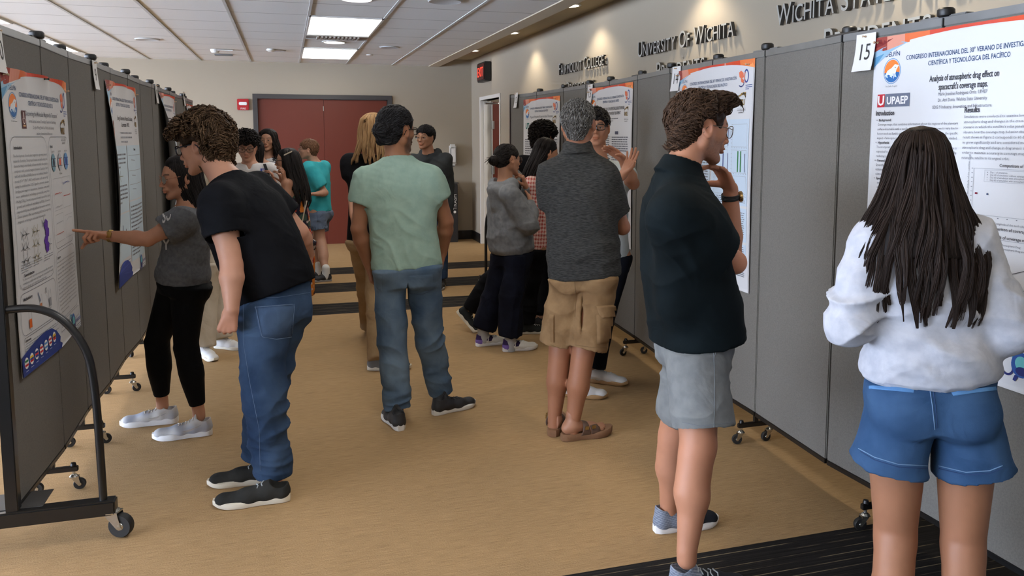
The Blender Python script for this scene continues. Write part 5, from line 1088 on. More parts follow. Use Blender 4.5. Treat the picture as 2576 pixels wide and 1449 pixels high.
        for nm, sg in (('A', -1), ('B', 1)):
            a, b, c = j['hip'+nm], j['kn'+nm], j['an'+nm]; S.ell(s.pel+s.sd2*sg*seat[0]*.46*k+bk*(seat[1]*.32+seatback)*k-V(0, 0, .05*k), V(seat[0]*.54, seat[1]*.50, .09)*k, np.stack([s.sd2, nrm(np.cross(V(0, 0, 1), s.sd2)), V(0, 0, 1)]), .04)
            ax = nrm(b-a); La = np.linalg.norm(b-a); sd = nrm(np.cross(ax, bk))
            if short is not None:
                rs = flare or r[1]; e_ = La*short; fd_ = r[3] if len(r) > 3 else 1.
                o_ = s.fwd*off[0]+s.sd2*sg*off[1]; ax = nrm(b+o_*1.3-a); sd = nrm(np.cross(ax, bk))
                S.loft(a-ax*.03, ax, sd, [(-.02, 0, 0, r[0]*.95*k, r[0]*.95*k), (e_*.35, 0, 0, lerp(r[0], rs, .3)*k, lerp(r[0], rs, .3)*k*fd_), (e_+.03, 0, 0, rs*k, rs*k*fd_)], lkk or kk, p=2.2)
                if hollow: S.loft(a-ax*.03, ax, sd, [(e_-.01, 0, 0, (rs-.013)*k, (rs-.013)*k*fd_), (e_+.05, 0, 0, (rs-.009)*k, (rs-.009)*k*fd_)], .002, op='sub', p=2.2)
            else:
                S.seg(a, b, r[0]*k, r[1]*k, kk); ax2 = nrm(c-b); L2 = np.linalg.norm(c-b); e_ = L2*(hem if hem is not None else 1.); sd2 = nrm(np.cross(ax2, bk)); mid = shin if shin else lerp(r[1], r[2], .45)
                S.seg(lerp(b, c, .12)+bk*.012*k, lerp(b, c, .42)+bk*.014*k, (.047*s.lg+.004)*k, (.049*s.lg+.004)*k, .03); S.loft(b-ax2*.01, ax2, sd2, [(0, 0, 0, r[1]*.98*k, r[1]*.98*k), (e_*.4, 0, -0*k, mid*k, mid*k), (e_, 0, 0, r[2]*k, r[2]*k)], .015)
        if slit: S.ell(s.pel-V(0, 0, .13*k+slit)+bk*.02, V(.006, .25, slit), np.stack([s.sd2, nrm(np.cross(V(0, 0, 1), s.sd2)), V(0, 0, 1)]), .012, op='sub')
        return s.garment(name, S, mat, fold, seed=seed, colfn=colfn, tuck=True)
    # ---- surface details, laid on the garment where they show
    def bvh(s): o, Vt, F = s.last; return BVHTree.FromPolygons([Vector(v) for v in Vt], [tuple(int(i) for i in f) for f in F])
    def on(s, T, px, py, off=.002):
        d = nrm(ray(px, py)); h_, n_, _, _ = T.ray_cast(Vector(CAM), Vector(d)); return None if h_ is None else np.array(h_)+np.array(n_)*off*(1 if np.array(n_)@d < 0 else -1)
    def patch(s, T, name, corners, mat, parent, n=10, off=.004, col=None, bulge=0.):
        """corners: 4 picture points, clockwise; a sewn-on piece following the cloth"""
        c = [np.array(q, float) for q in corners]; G = [[None]*(n+1) for _ in range(n+1)]; vs = []; idx = {}
        for i in range(n+1):
            for m_ in range(n+1):
                u, v = m_/n, i/n; q = (c[0]*(1-u)+c[1]*u)*(1-v)+(c[3]*(1-u)+c[2]*u)*v; e_ = off*(1 if 0 < i < n and 0 < m_ < n else .15)+bulge*math.sin(PI*u)*math.sin(PI*v); p_ = s.on(T, q[0], q[1], e_)
                if p_ is not None: idx[i, m_] = len(vs); vs.append(p_)
        fs = [[idx[i, m_], idx[i, m_+1], idx[i+1, m_+1], idx[i+1, m_]] for i in range(n) for m_ in range(n) if all(q in idx for q in ((i, m_), (i, m_+1), (i+1, m_+1), (i+1, m_)))]
        if not fs: return None
        return mesh_np(name, vs, fs, mat, parent)
    def letters(s, T, name, quad, txt, mat, parent, off=.0025, bold=.02):
        c = bpy.data.curves.new('t', 'FONT'); c.body = txt; c.size = 1; c.resolution_u = 3; c.offset = bold; o = bpy.data.objects.new('t', c); COL.objects.link(o); me = bpy.data.meshes.new_from_object(o.evaluated_get(bpy.context.evaluated_depsgraph_get()))
        vs = np.zeros(len(me.vertices)*3); me.vertices.foreach_get('co', vs); vs = vs.reshape(-1, 3)[:, :2]; fs = [list(p.vertices) for p in me.polygons]; bpy.data.objects.remove(o); bpy.data.curves.remove(c); bpy.data.meshes.remove(me)
        vs = (vs-vs.min(0))/(vs.max(0)-vs.min(0)); q = [np.array(a, float) for a in quad]; out = []
        for u, v in vs: v = 1-v; a = (q[0]*(1-u)+q[1]*u)*(1-v)+(q[3]*(1-u)+q[2]*u)*v; out.append(s.on(T, a[0], a[1], off))
        if all(v is not None for v in out): return mesh_np(name, out, fs, mat, parent, smooth=False)
        ok = [f for f in fs if all(out[i] is not None for i in f)]; return mesh_np(name, [v if v is not None else V(0, 0, -1)*0+s.pel for v in out], ok, mat, parent, smooth=False) if ok else None
    def seam(s, T, name, pts, mat, parent, r=.0016, n=14, off=.0008):
        P = []
        for (a, b_), (c, d_) in zip(pts[:-1], pts[1:]):
            for t in np.linspace(0, 1, n, endpoint=False):
                q = s.on(T, a+(c-a)*t, b_+(d_-b_)*t, off)
                if q is not None and (not P or np.linalg.norm(q-P[-1]) < .12): P.append(q)
        if len(P) < 3: return None
        return MB().tube(P, r, 5).build(name, mat, parent, smooth=True, fix=False)
# ---- hair
def strands(P, r0, r1=.0004, n=4, flat=1.):
    """P: (N, K, 3) strand centre lines -> tapered tubes"""
    N, K, _ = P.shape; T = np.gradient(P, axis=1); T /= np.linalg.norm(T, axis=2)[..., None]+1e-9; ref = np.tile(np.array([.31, .22, .92]), (N, K, 1)); U = np.cross(T, ref); U /= np.linalg.norm(U, axis=2)[..., None]+1e-9; W = np.cross(T, U)
    t = np.linspace(0, 1, K); r0 = np.asarray(r0).reshape(-1, 1) if hasattr(r0, '__len__') else np.full((N, 1), r0); r = (r1+(r0-r1)*np.clip(1.15-t**2.2, 0, 1)[None]*np.clip(.35+t*6, 0, 1)[None])[..., None]
    vs = np.stack([P+r*(math.cos(2*PI*a/n)*U*flat+math.sin(2*PI*a/n)*W) for a in range(n)], 2).reshape(-1, 3)
    base = (np.arange(N)[:, None]*K+np.arange(K-1)[None])*n; fs = np.stack([np.stack([base+a, base+(a+1) % n, base+n+(a+1) % n, base+n+a], -1) for a in range(n)], 2).reshape(-1, 4)
    return vs, fs
def hair_mesh(parent, parts, name='hair'):
    """parts: (verts, faces, colours)"""
    vs = []; fs = []; cs = []; n = 0
    for v, f, c in parts: vs.append(v); fs.append(f+n); cs.append(c); n += len(v)
    return mesh_np(name, np.concatenate(vs), np.concatenate(fs), MHAIR, parent, col=np.concatenate(cs))
def cap_sdf(H, t=.012, back=.0, front=.072, nape=-.070, h=.004, extra=None, face=True, top=0., ears=True, sidez=-.02):
    k = H.k; S = SDF(H.c-.19*k, H.c+.19*k, h); P = H.P
    S.ell(P(0, -.016-back*.5, .034+top*.5), V(.0755+t, .097+t+back*.5, .082+t+top*.5)*k*V(H.w, 1, 1), H.R, .01)
    S.seg(P(0, -.052, -.005), P(0, -.050, nape+.03), (.052+t*.5)*k, (.042+t*.4)*k, .03)
    if extra: extra(S, H)
    if face:
        S.ell(P(0, .118, front-.105), V(.074, .078, .098)*k, H.R, .010, op='sub'); S.ell(P(0, .075, -.075), V(.11, .085, .072)*k, H.R, .012, op='sub'); S.ell(P(0, .102, front-.085), V(.12, .062, .080)*k, H.R, .010, op='sub')
        if ears:
            for x in (-1, 1): S.ell(P(x*.088, -.002, sidez), V(.030, .034, .042)*k, H.R, .008, op='sub'); S.ell(P(x*.082, .034, -.030), V(.032, .036, .042)*k, H.R, .006, op='sub')
    S.plane(P(0, -.05, nape), -H.R[2]*1.+H.R[1]*.15, .01); return S
def short_hair(H, parent, color, n=1500, clump=.7, length=.035, curl=.006, lift=.35, freq=2.5, t=.010, r0=.0022, flow=None, seed=0, K=7, var=.35, light=None, **kw):
    rng = np.random.default_rng(seed); Vt, F = cap_sdf(H, t=t, **kw).mesh(1); N = normals(Vt, F); L = H.loc(Vt); Vt = Vt+N*(.0035*noise(Vt*90, 2))[:, None]*H.k
    w = rng.choice(len(Vt), n); p = Vt[w]; nn = N[w]; l = L[w]; ok = (H.loc(p)[:, 2] > -.085); p, nn, l = p[ok], nn[ok], l[ok]; n = len(p)
    crown = H.P(0, -.05, .12); d = (p-crown) if flow is None else flow(H, p, l); d = d-nn*(d*nn).sum(1)[:, None]; d /= np.linalg.norm(d, axis=1)[:, None]+1e-9; d = d+np.stack([noise(p*14, 21+q) for q in range(3)], 1)*clump+rng.normal(0, .10, (n, 3)); d = d-nn*(d*nn).sum(1)[:, None]
    ln = length*H.k*rng.uniform(.6, 1.25, n)*(1 if 'len_fn' not in kw else 1); ph = noise(p*25, 31)*4+rng.uniform(0, 1.2, n); Q = [p-nn*.004]
    sidev = np.cross(d, nn)
    for i in range(1, K):
        t_ = i/(K-1); a = ph+freq*t_*2*PI*.5; lf = nn*lift*math.sin(t_*PI*.8)
        Q.append(p+(d*t_*(1-.35*t_)+lf)*ln[:, None]-nn*((t_*ln)**2/(.19*H.k))[:, None]+(sidev*np.sin(a)[:, None]+nn*np.abs(np.cos(a))[:, None])*curl*H.k*min(1, t_*2))
    Q = np.stack(Q, 1)
    if kw.get('face', True):
        q = H.loc(Q.reshape(-1, 3)).reshape(n, K, 3); fy = kw.get('front', .072); bad = ((q[..., 1] > .030) & (q[..., 2] < fy-.022)).any(1)
        if kw.get('ears', True): bad |= ((np.abs(q[..., 1]+.006) < .026) & (q[..., 2] < .030) & (np.abs(q[..., 0]) > .055)).any(1)
        Q = Q[~bad]; n = len(Q)
    vs, fs = strands(Q, r0*H.k*rng.uniform(.7, 1.3, n)); c0 = np.array(color); lt = np.array(light) if light is not None else c0*2.2
    m = rng.beta(1.2, 3, n)*var*2; cc = c0*(1-m[:, None])+lt*m[:, None]; cs = np.repeat(cc, K*4, 0); cb = np.tile(c0*.8, (len(Vt), 1))*(1+.3*noise(Vt*120, 4))[:, None]
    return hair_mesh(parent, [(Vt, F, cb), (vs, fs, cs)])
def drape_hair(H, parent, color, rows, n=700, K=16, wave=.004, freq=2., r0=.0028, arc=(-.75, .75), seed=0, light=None, var=.3, part=0., ends=.03, cap=True, capkw=None, flat=.6, name='hair', solid=True, base=.93, clumps=46, crown=(0, -.01, .118)):
    """long hair: from the crown over the skull, then down through rows given in the head's frame: (z, half width, centre y, half depth)"""
    rng = np.random.default_rng(seed); R_ = np.array(rows, float); parts = []; c0 = np.array(color); lt = np.array(light) if light is not None else c0*2.5
    th = rng.uniform(arc[0]*PI, arc[1]*PI, n); depth = rng.uniform(.82, 1.0, n)**.7; ph = rng.uniform(0, 6.28, n); P = []; ncl = clumps; cth = rng.uniform(arc[0]*PI, arc[1]*PI, ncl); cid = np.abs(th[:, None]-cth[None]).argmin(1); cph = rng.uniform(0, 6.28, ncl)[cid]; cdep = rng.uniform(.86, 1.0, ncl)[cid]; th0 = th; dep0 = depth
    zt = R_[:, 0]; top = len([z for z in zt if z > .0]); tt = np.linspace(0, 1, K); arc_l = np.concatenate([[0], np.cumsum(np.hypot(np.diff(R_[:, 0]), np.diff(R_[:, 1])))]); arc_l /= arc_l[-1]
    for i, t in enumerate(tt):
        kc = .66*max(0, (t-.3)/.7)**1.5; th = th0*(1-kc)+cth[cid]*kc; depth = dep0*(1-kc)+cdep*kc; e_ = t*(1-ends*(np.sin(cph*3.7)*.5+.5)*.8-ends*.3*(np.sin(ph*5)*.5+.5)); z = np.interp(e_, arc_l, R_[:, 0]); w = np.interp(e_, arc_l, R_[:, 1]); cy = np.interp(e_, arc_l, R_[:, 2]); dp = np.interp(e_, arc_l, R_[:, 3])
        x = w*np.sin(th)*depth+part*(1-t)*np.sign(np.sin(th))*0; y = cy-dp*np.cos(th)*depth; nz_ = wave*min(1, t*1.6)
        x = x+nz_*np.sin(freq*2*PI*t+cph+.35*np.sin(ph))+.003*noise(np.stack([th*6, 0*th+t*3, 0*th], 1), seed)*(1+3*t); y = y+nz_*np.cos(freq*2*PI*t+cph*1.3)*.6
        P.append(H.c+H.k*(x[:, None]*H.R[0]+y[:, None]*H.R[1]+z[:, None]*H.R[2]))
    P = np.stack(P, 1); vs, fs = strands(P, r0*rng.uniform(.7, 1.5, n), flat=1.); m = rng.beta(1.2, 4, n)*var*2; cc = c0*(1-m[:, None])+lt*m[:, None]; parts.append((vs, fs, np.repeat(cc, K*4, 0)))
    if cap:
        Vc, Fc = cap_sdf(H, t=.003, front=.078, nape=-.06, h=.005, ears=False).mesh(1); parts.append((Vc, Fc, np.tile(c0*.75, (len(Vc), 1))*(1+.25*noise(Vc*V(160, 160, 14), 4))[:, None]))
    if solid:
        zmin = R_[-1, 0]+(.15 if R_[-1, 0] < -.12 else 0); A = H.P(0, 0, 0); ext = max(R_[:, 1].max(), (np.abs(R_[:, 2])+R_[:, 3]).max())+.03; c1 = H.P(0, 0, (R_[0, 0]+R_[-1, 0])/2); hh = abs(R_[0, 0]-R_[-1, 0])/2+.05
        S = SDF(c1-V(ext, ext, 0)*H.k-np.abs(H.R[2])*hh*H.k-V(.02, .02, .02), c1+V(ext, ext, 0)*H.k+np.abs(H.R[2])*hh*H.k+V(.02, .02, .02), .006)
        k = H.k; tb = [(z*k, 0, cy*k, max(.01, w*base)*k, max(.01, d_*base)*k) for z, w, cy, d_ in rows if z >= zmin-.001]; 
        fr = np.cross(H.R[2], H.R[0]); sg = 1 if fr@H.R[1] > 0 else -1; tb = [(a, b_, c_*sg, d_, e2) for a, b_, c_, d_, e2 in tb]
        S.loft(A, H.R[2], H.R[0], tb, .02)
        if capkw is not None or True:   # keep the face, neck and chest free
            S.ell(H.P(0, .12, -.02), V(.080, .090, .105)*k, H.R, .012, op='sub'); S.ell(H.P(0, .11, -.20), V(.13, .105, .2)*k, H.R, .02, op='sub')
        Vt, F = S.mesh(1)
        if len(Vt): parts.append((Vt, F, np.tile(c0*.7, (len(Vt), 1))*(1+.25*noise(Vt*V(160, 160, 14), 4))[:, None]))
    return hair_mesh(parent, parts, name)
# ---- shoes
def shoe(P, ank, d, side, mats, kind='sneaker', L=.285, w=.049, k=1., pitch=0., soleh=.028, name='shoe', swoosh=None, toe=None, laces=True, top=.095, sidev=None, stripes=None, z0=0.002):
    """ank: where the ankle meets the shoe (x, y used); d: toe direction; mats: (upper, sole, lace)"""
    f = nrm(V(d[0], d[1], 0)); r = V(f[1], -f[0], 0)*side; cp, sp = math.cos(pitch), math.sin(pitch); L *= k; w *= k
    yb, yf = -.062*k, L-.062*k; o = V(ank[0], ank[1], z0)
    def T(v):     # toe stays down when the heel lifts
        x, y, z = v; yy = y-yf+.06*k; y2 = yy*cp+z*sp*1.; z2 = -yy*sp+z*cp
        if pitch and yy > 0: y2, z2 = yy, z
        return o+r*x+f*(y2+yf-.06*k)+V(0, 0, 1)*z2
    wid = lambda t: w*np.interp(t, [0, .06, .18, .35, .5, .68, .82, .93, 1.], [.30, .58, .70, .70, .80, 1.0, .95, .66, .22]); cx = lambda t: w*np.interp(t, [0, .3, .6, 1.], [0, -.05, .05, -.12])
    # sole: layered outline
    n = 30; b = MB(); prof = [(0., .93), (.2, 1.0), (.55, 1.03), (.85, 1.0), (1., .90)]; rings = []
    for hz, sc in prof:
        vs = []; 
        for i in range(2*n):
            t = i/n if i < n else 2-i/n; t = .5-.5*math.cos(PI*t); s_ = 1 if i < n else -1; lift = .012*k*max(0, (t-.78)/.22)**2*(1-hz*.3); hh = soleh*k*(1.15-.35*t) if kind != 'sandal' else soleh*k
            vs.append(V(cx(t)+s_*(wid(t)*sc), yb+(yf-yb)*(.5+(t-.5)*(.97+.03*sc)), hz*hh+lift))
        rings.append(vs)
    vs = [T(v) for rg in rings for v in rg]; m = 2*n; fs = [[i*m+j, i*m+(j+1) % m, (i+1)*m+(j+1) % m, (i+1)*m+j] for i in range(len(prof)-1) for j in range(m)]+[list(range(m))[::-1], [(len(prof)-1)*m+j for j in range(m)]]
    b.add(vs, fs); 
    S = SDF((-.07*k, yb-.02, 0), (.07*k, yf+.02, .16*k), .0035*max(1, k) if kind != 'hitop' else .004)
    zb = soleh*k*.75
    if kind in ('sneaker', 'slipon', 'hitop'):
        S.seg((0, yb+.036*k, zb+.018*k), (0, .03*k, zb+.022*k), .033*k, .037*k, .02); S.seg((0, .03*k, zb+.022*k), (cx(.6), .105*k, zb+.012*k), .038*k, .040*k, .02, fd=(0, 0, 1), fs=.9)
        S.seg((cx(.6), .10*k, zb+.008*k), (cx(.85), yf-.045*k, zb+.004*k), .041*k, .036*k, .02, fd=(0, 0, 1), fs=.72); S.ell((cx(.85), yf-.048*k, zb+.002), (.040*k, .040*k, .026*k), None, .01)
        hi_ = top*k if kind != 'hitop' else .150*k
        if kind == 'slipon': hi_ = .075*k
        S.seg((0, yb+.035*k, zb+.02*k), (0, yb+.036*k, hi_-.012*k), .033*k, .031*k, .02); S.seg((0, .02*k, zb+.03*k), (0, -.004*k, hi_-.006*k), .034*k, .031*k, .02)
        if kind != 'slipon': S.seg((0, .035*k, hi_*.72), (0, .02*k, hi_+.010*k), .018*k, .016*k, .008, fd=(0, 1, 0), fs=.35)
        S.seg((0, -.018*k, hi_-.006*k), (0, -.018*k, hi_+.05*k), .031*k, .036*k, .005, op='sub'); 
        if kind != 'hitop': S.ell((0, -.02*k, hi_+.012*k), (.06*k, .034*k, .020*k), None, .008, op='sub')
        S.plane((0, 0, zb*.7), (0, 0, -1))
    elif kind == 'sandal':
        S.seg((0, .035*k, zb+.018*k), (0, .055*k, zb+.018*k), .050*k, .050*k, .01, fd=(0, 0, 1), fs=.90); S.seg((0, .085*k, zb+.010*k), (0, .118*k, zb+.008*k), .050*k, .050*k, .004, fd=(0, 0, 1), fs=.72)
        S.ell((0, -.0*k, zb+.035*k), (.07*k, .052*k, .06*k), None, .004, op='sub')
        S.plane((0, 0, zb), (0, 0, -1)); S.plane((0, .145*k, 0), (0, 1, 0)); S.plane((0, .012*k, 0), (0, -1, -.2)); S.loft((0, .083*k, -.01), (0, 1, 0), (1, 0, 0), [(0, 0, 0, .1, .1), (.006*k, 0, 0, .1, .1)], 0, op='sub')
        S.seg((0, -.1*k, zb+.012*k), (0, .3*k, zb+.002*k), .042*k, .040*k, 0, op='sub', fd=(0, 0, 1), fs=.85)
    Vt, F = S.mesh(1); L_ = Vt.copy(); W_ = np.array([T(v) for v in Vt]); col = None
    if callable(mats[0]): col = mats[0](L_/k, side)
    o1 = mesh_np(name, W_, F if side > 0 else F[:, ::-1], MCOLCLOTH if col is not None else mats[0], P.e, col=col)
    b.build('sole', mats[1], o1, smooth=True)
    if laces and kind in ('sneaker', 'hitop', 'slipon') and len(mats) > 2:
        zz = lambda y: np.interp(y, [-.01*k, .03*k, .11*k, .16*k], [(.150 if kind == 'hitop' else top)*k*.99, (.115 if kind == 'hitop' else .092)*k, .066*k, .052*k]); lb = MB()
        for i in range(6 if kind != 'slipon' else 2):
            y = (.015+.018*i)*k if kind != 'slipon' else (.045+.02*i)*k; x = .019*k; sx = 1 if i % 2 else -1
            pts = [V(-x*1.2, y, 0), V(-x*.5, y+sx*.004*k, 0), V(x*.5, y-sx*.004*k, 0), V(x*1.2, y, 0)]
            B_ = BVHTree.FromPolygons([Vector(v) for v in L_], [tuple(int(q) for q in g) for g in F]) if i == 0 else B_; Q = []
            for p_ in pts:
                h_, n_, _, _ = B_.ray_cast(Vector((p_[0], p_[1], .3)), Vector((0, 0, -1)))
                if h_ is not None: Q.append(T(np.array(h_)+V(0, 0, .0018*k)))
            if len(Q) > 2: lb.tube(Q, .0024*k, 5)
        if lb.v: lb.build('laces', mats[2], o1, smooth=True, fix=False)
    if swoosh is not None:
        B_ = BVHTree.FromPolygons([Vector(v) for v in L_], [tuple(int(q) for q in g) for g in F]); vs = []; cu = [(.035, .046, .0), (.05, .040, .006), (.07, .040, .011), (.085, .046, .009), (.11, .058, .005), (.13, .068, .001)]; cu = [(y-.015-.03, z, w_) for y, z, w_ in cu]
        for sgn_ in (1, -1):
            vs = []
            for y, z, w_ in cu:
                for dz in (0, w_):
                    h_, n_, _, _ = B_.ray_cast(Vector((.2*sgn_, (.10-y)*k if False else (.075-y)*k+.0, (z+dz)*k)), Vector((-sgn_, 0, 0)))
                    if h_ is not None: vs.append(T(np.array(h_)+V(sgn_*.0015, 0, 0)))
            if len(vs) == 12: mesh_np('logo', vs, [[2*i, 2*i+1, 2*i+3, 2*i+2] for i in range(5)], swoosh, o1)
    return o1
MCOLCLOTH = vcol('dyed_cloth', rough=.75, bump=.2, bscale=500., spec=.25)
# ---- the man in the dark green-black polo, hand at his chin
FAIR = (.45, .205, .120); TAN = (.37, .170, .095); BROWN = (.31, .140, .075); DBROWN = (.24, .105, .058)
def man_polo():
    P = Person('man in a black polo and grey shorts, hand at chin, studying board 14', 'person', onz(1725, 1330, 0), k=1.04, skin=FAIR, h=.0055, hf=.0026)
    fw = nrm(V(1, .05, 0)); sd = nrm(V(-.05, 1, 0)); hd = Head(J(1760, 322, 2.66), V(1, .02, -.16), k=1.06, w=.98, jaw=1.0)
    neck = J(1706, 428, 2.64); pel = J(1745, 850, 2.64)
    elA = J(1848, 660, 2.52); elB = J(1838, 640, 2.80); wrB = J(1838, 474, 2.74)
    P.rig(pel, neck, sd, fw, shA=J(1702, 540, 2.47), shB=J(1742, 520, 2.83), elA=elA, wrA=elA+V(-.03, .235, .03), elB=elB, wrB=wrB,
          hipA=J(1748, 880, 2.565), hipB=J(1742, 880, 2.715), knA=J(1757, 1122, 2.47), anA=J(1728, 1385, 2.42), knB=J(1700, 1085, 2.80), anB=J(1682, 1285, 2.86))
    hB = dict(d=J(1800, 400, 2.69)-wrB, n=V(-.9, -.2, -.3), th=V(.1, .4, .9), curl=((.55, .35, .2), (.50, .35, .2), (.35, .25, .2), (.15, .2, .2)), spread=.10, thumb=(.5, .7))
    P.body(hd, hands={'A': dict(d=V(-.2, 1, .1), n=V(-1, 0, 0), th=V(0, 0, 1), curl=RELAX), 'B': hB}, arm=1.08, leg=1.14, beard=.75, beardc=(.16, .075, .045), brow=(.07, .04, .02))
    hd.eyes(P.e); hd.glasses(P.e, flat('glasses_grey', srgb(120, 110, 100), rough=.25, metal=.8), r=.0013, w=.026, h=.020, square=2.4)
    P.top('polo_shirt', kk=.06, extra=lambda S, s: S.seg(s.j['shA']+V(.01, .03, -.04), s.j['shA']+V(.03, .06, -.32), .068, .05, .09), mat= cloth('polo_black', srgb(15, 23, 26), srgb(11, 18, 20), weave=600., wrinkle=.3), rows=[(-.005, .192, .158, .01), (.12, .190, .158, .01), (.32, .184, .148, .0), (.55, .188, .132, -.01), (.75, .184, .114, -.012), (.90, .130, .088, -.01), (1.0, .075, .065)],
          sleeves={'A': dict(len=.80, r=(.075, .082)), 'B': dict(len=.72, r=(.073, .080))}, fold=[(None, 1, V(.3, .2, -1), .09, .0035), (P.j['shA']+V(.05, 0, -.12), .16, V(.7, .1, .7), .05, .006), (pel+V(0, 0, .1), .22, V(.2, 0, 1), .06, .006)], collar=dict(r=.062, z=.012, tilt=.45, y=.01))
    P.legs('shorts', cloth('short_grey', srgb(122, 124, 123), srgb(110, 112, 112), weave=420., vscale=20.), seat=(.158, .120), r=(.100, .104, .1, 1.0), short=.81, flare=.106, waist=.10, seatback=-.01, off=(.022, 0), fold=[(None, 1, V(.2, .3, 1), .07, .005), (P.j['hipA']-V(0, 0, .1), .2, V(.6, 0, .8), .05, .006)])
    T = P.bvh(); sm = flat('seam_grey', srgb(110, 114, 118), rough=.9); o = P.last[0]
    P.seam(T, 'side_seam', [(1795, 880), (1798, 960), (1796, 1083)], sm, o); P.seam(T, 'hem_stitch', [(1716, 1062), (1760, 1072), (1850, 1062)], sm, o); P.seam(T, 'pocket_edge', [(1806, 872), (1795, 905)], sm, o, r=.002)
    # wrist watch
    w0 = lerp(wrB, elB, .12); ax = nrm(wrB-elB); u = nrm(np.cross(ax, V(0, 1, .2))); v = np.cross(ax, u); wt = MB(); ring = [w0+.034*(math.cos(a)*u+math.sin(a)*v*.9) for a in np.linspace(0, 2*PI, 21)[:-1]]
    for dz in (-.008, -.003, .003, .008): wt.tube([p+ax*dz for p in ring], .0032, 6, closed=True)
    wo = wt.build('watch', flat('watch_strap', srgb(20, 20, 20), rough=.5), P.e, smooth=True, fix=False)
    c = w0+nrm(V(.9, -.35, 0))*.036; MB().lathe([(.019, -.004), (.021, 0), (.021, .006), (.018, .009), (.001, .009)], c, axis=V(.9, -.35, .1), n=20).build('watch_case', flat('watch_gold', srgb(190, 160, 110), rough=.25, metal=.9), wo, smooth=True)
    def up(Ls, side):
        c = np.tile(np.array(srgb(28, 32, 40)[:3]), (len(Ls), 1)); m = (Ls[:, 1] < .045+.1*(Ls[:, 2]-.06)); st = (np.sin((Ls[:, 2]+.35*Ls[:, 1])*700) > .3); c[m] = srgb(104, 112, 128)[:3]; c[m & st] = srgb(140, 147, 160)[:3]; return c
    ms = [up, flat('sole_white', srgb(232, 232, 232), rough=.5), flat('lace_grey', srgb(170, 178, 185), rough=.8)]
    shoe(P, P.j['anB'], V(1, .0, 0), 1, ms, k=1.03, top=.105, name='running_shoe'); shoe(P, P.j['anA'], V(1, -.12, 0), -1, ms, k=1.03, top=.105, name='running_shoe')
    def fl(H, p, l):   # swept up and back, tumbling forward at the fringe
        d = np.where((l[:, 1] > .02)[:, None], H.R[1]*.5+H.R[2]*.6, -H.R[1]*.7-H.R[2]*.45); return d+H.R[0]*(.25*np.sign(l[:, 0]))[:, None]
    short_hair(hd, P.e, (.030, .016, .010), n=4200, length=.042, curl=.003, lift=.13, clump=1.1, t=.010, seed=3, flow=fl, light=(.15, .085, .05), r0=.0027, front=.075, nape=-.085, sidez=-.008, extra=lambda S, H: (S.ell(H.P(0, .055, .105), V(.055, .050, .026)*H.k, H.R, .02), S.ell(H.P(0, .078, .098), V(.045, .024, .020)*H.k, H.R, .012)))
man_polo()
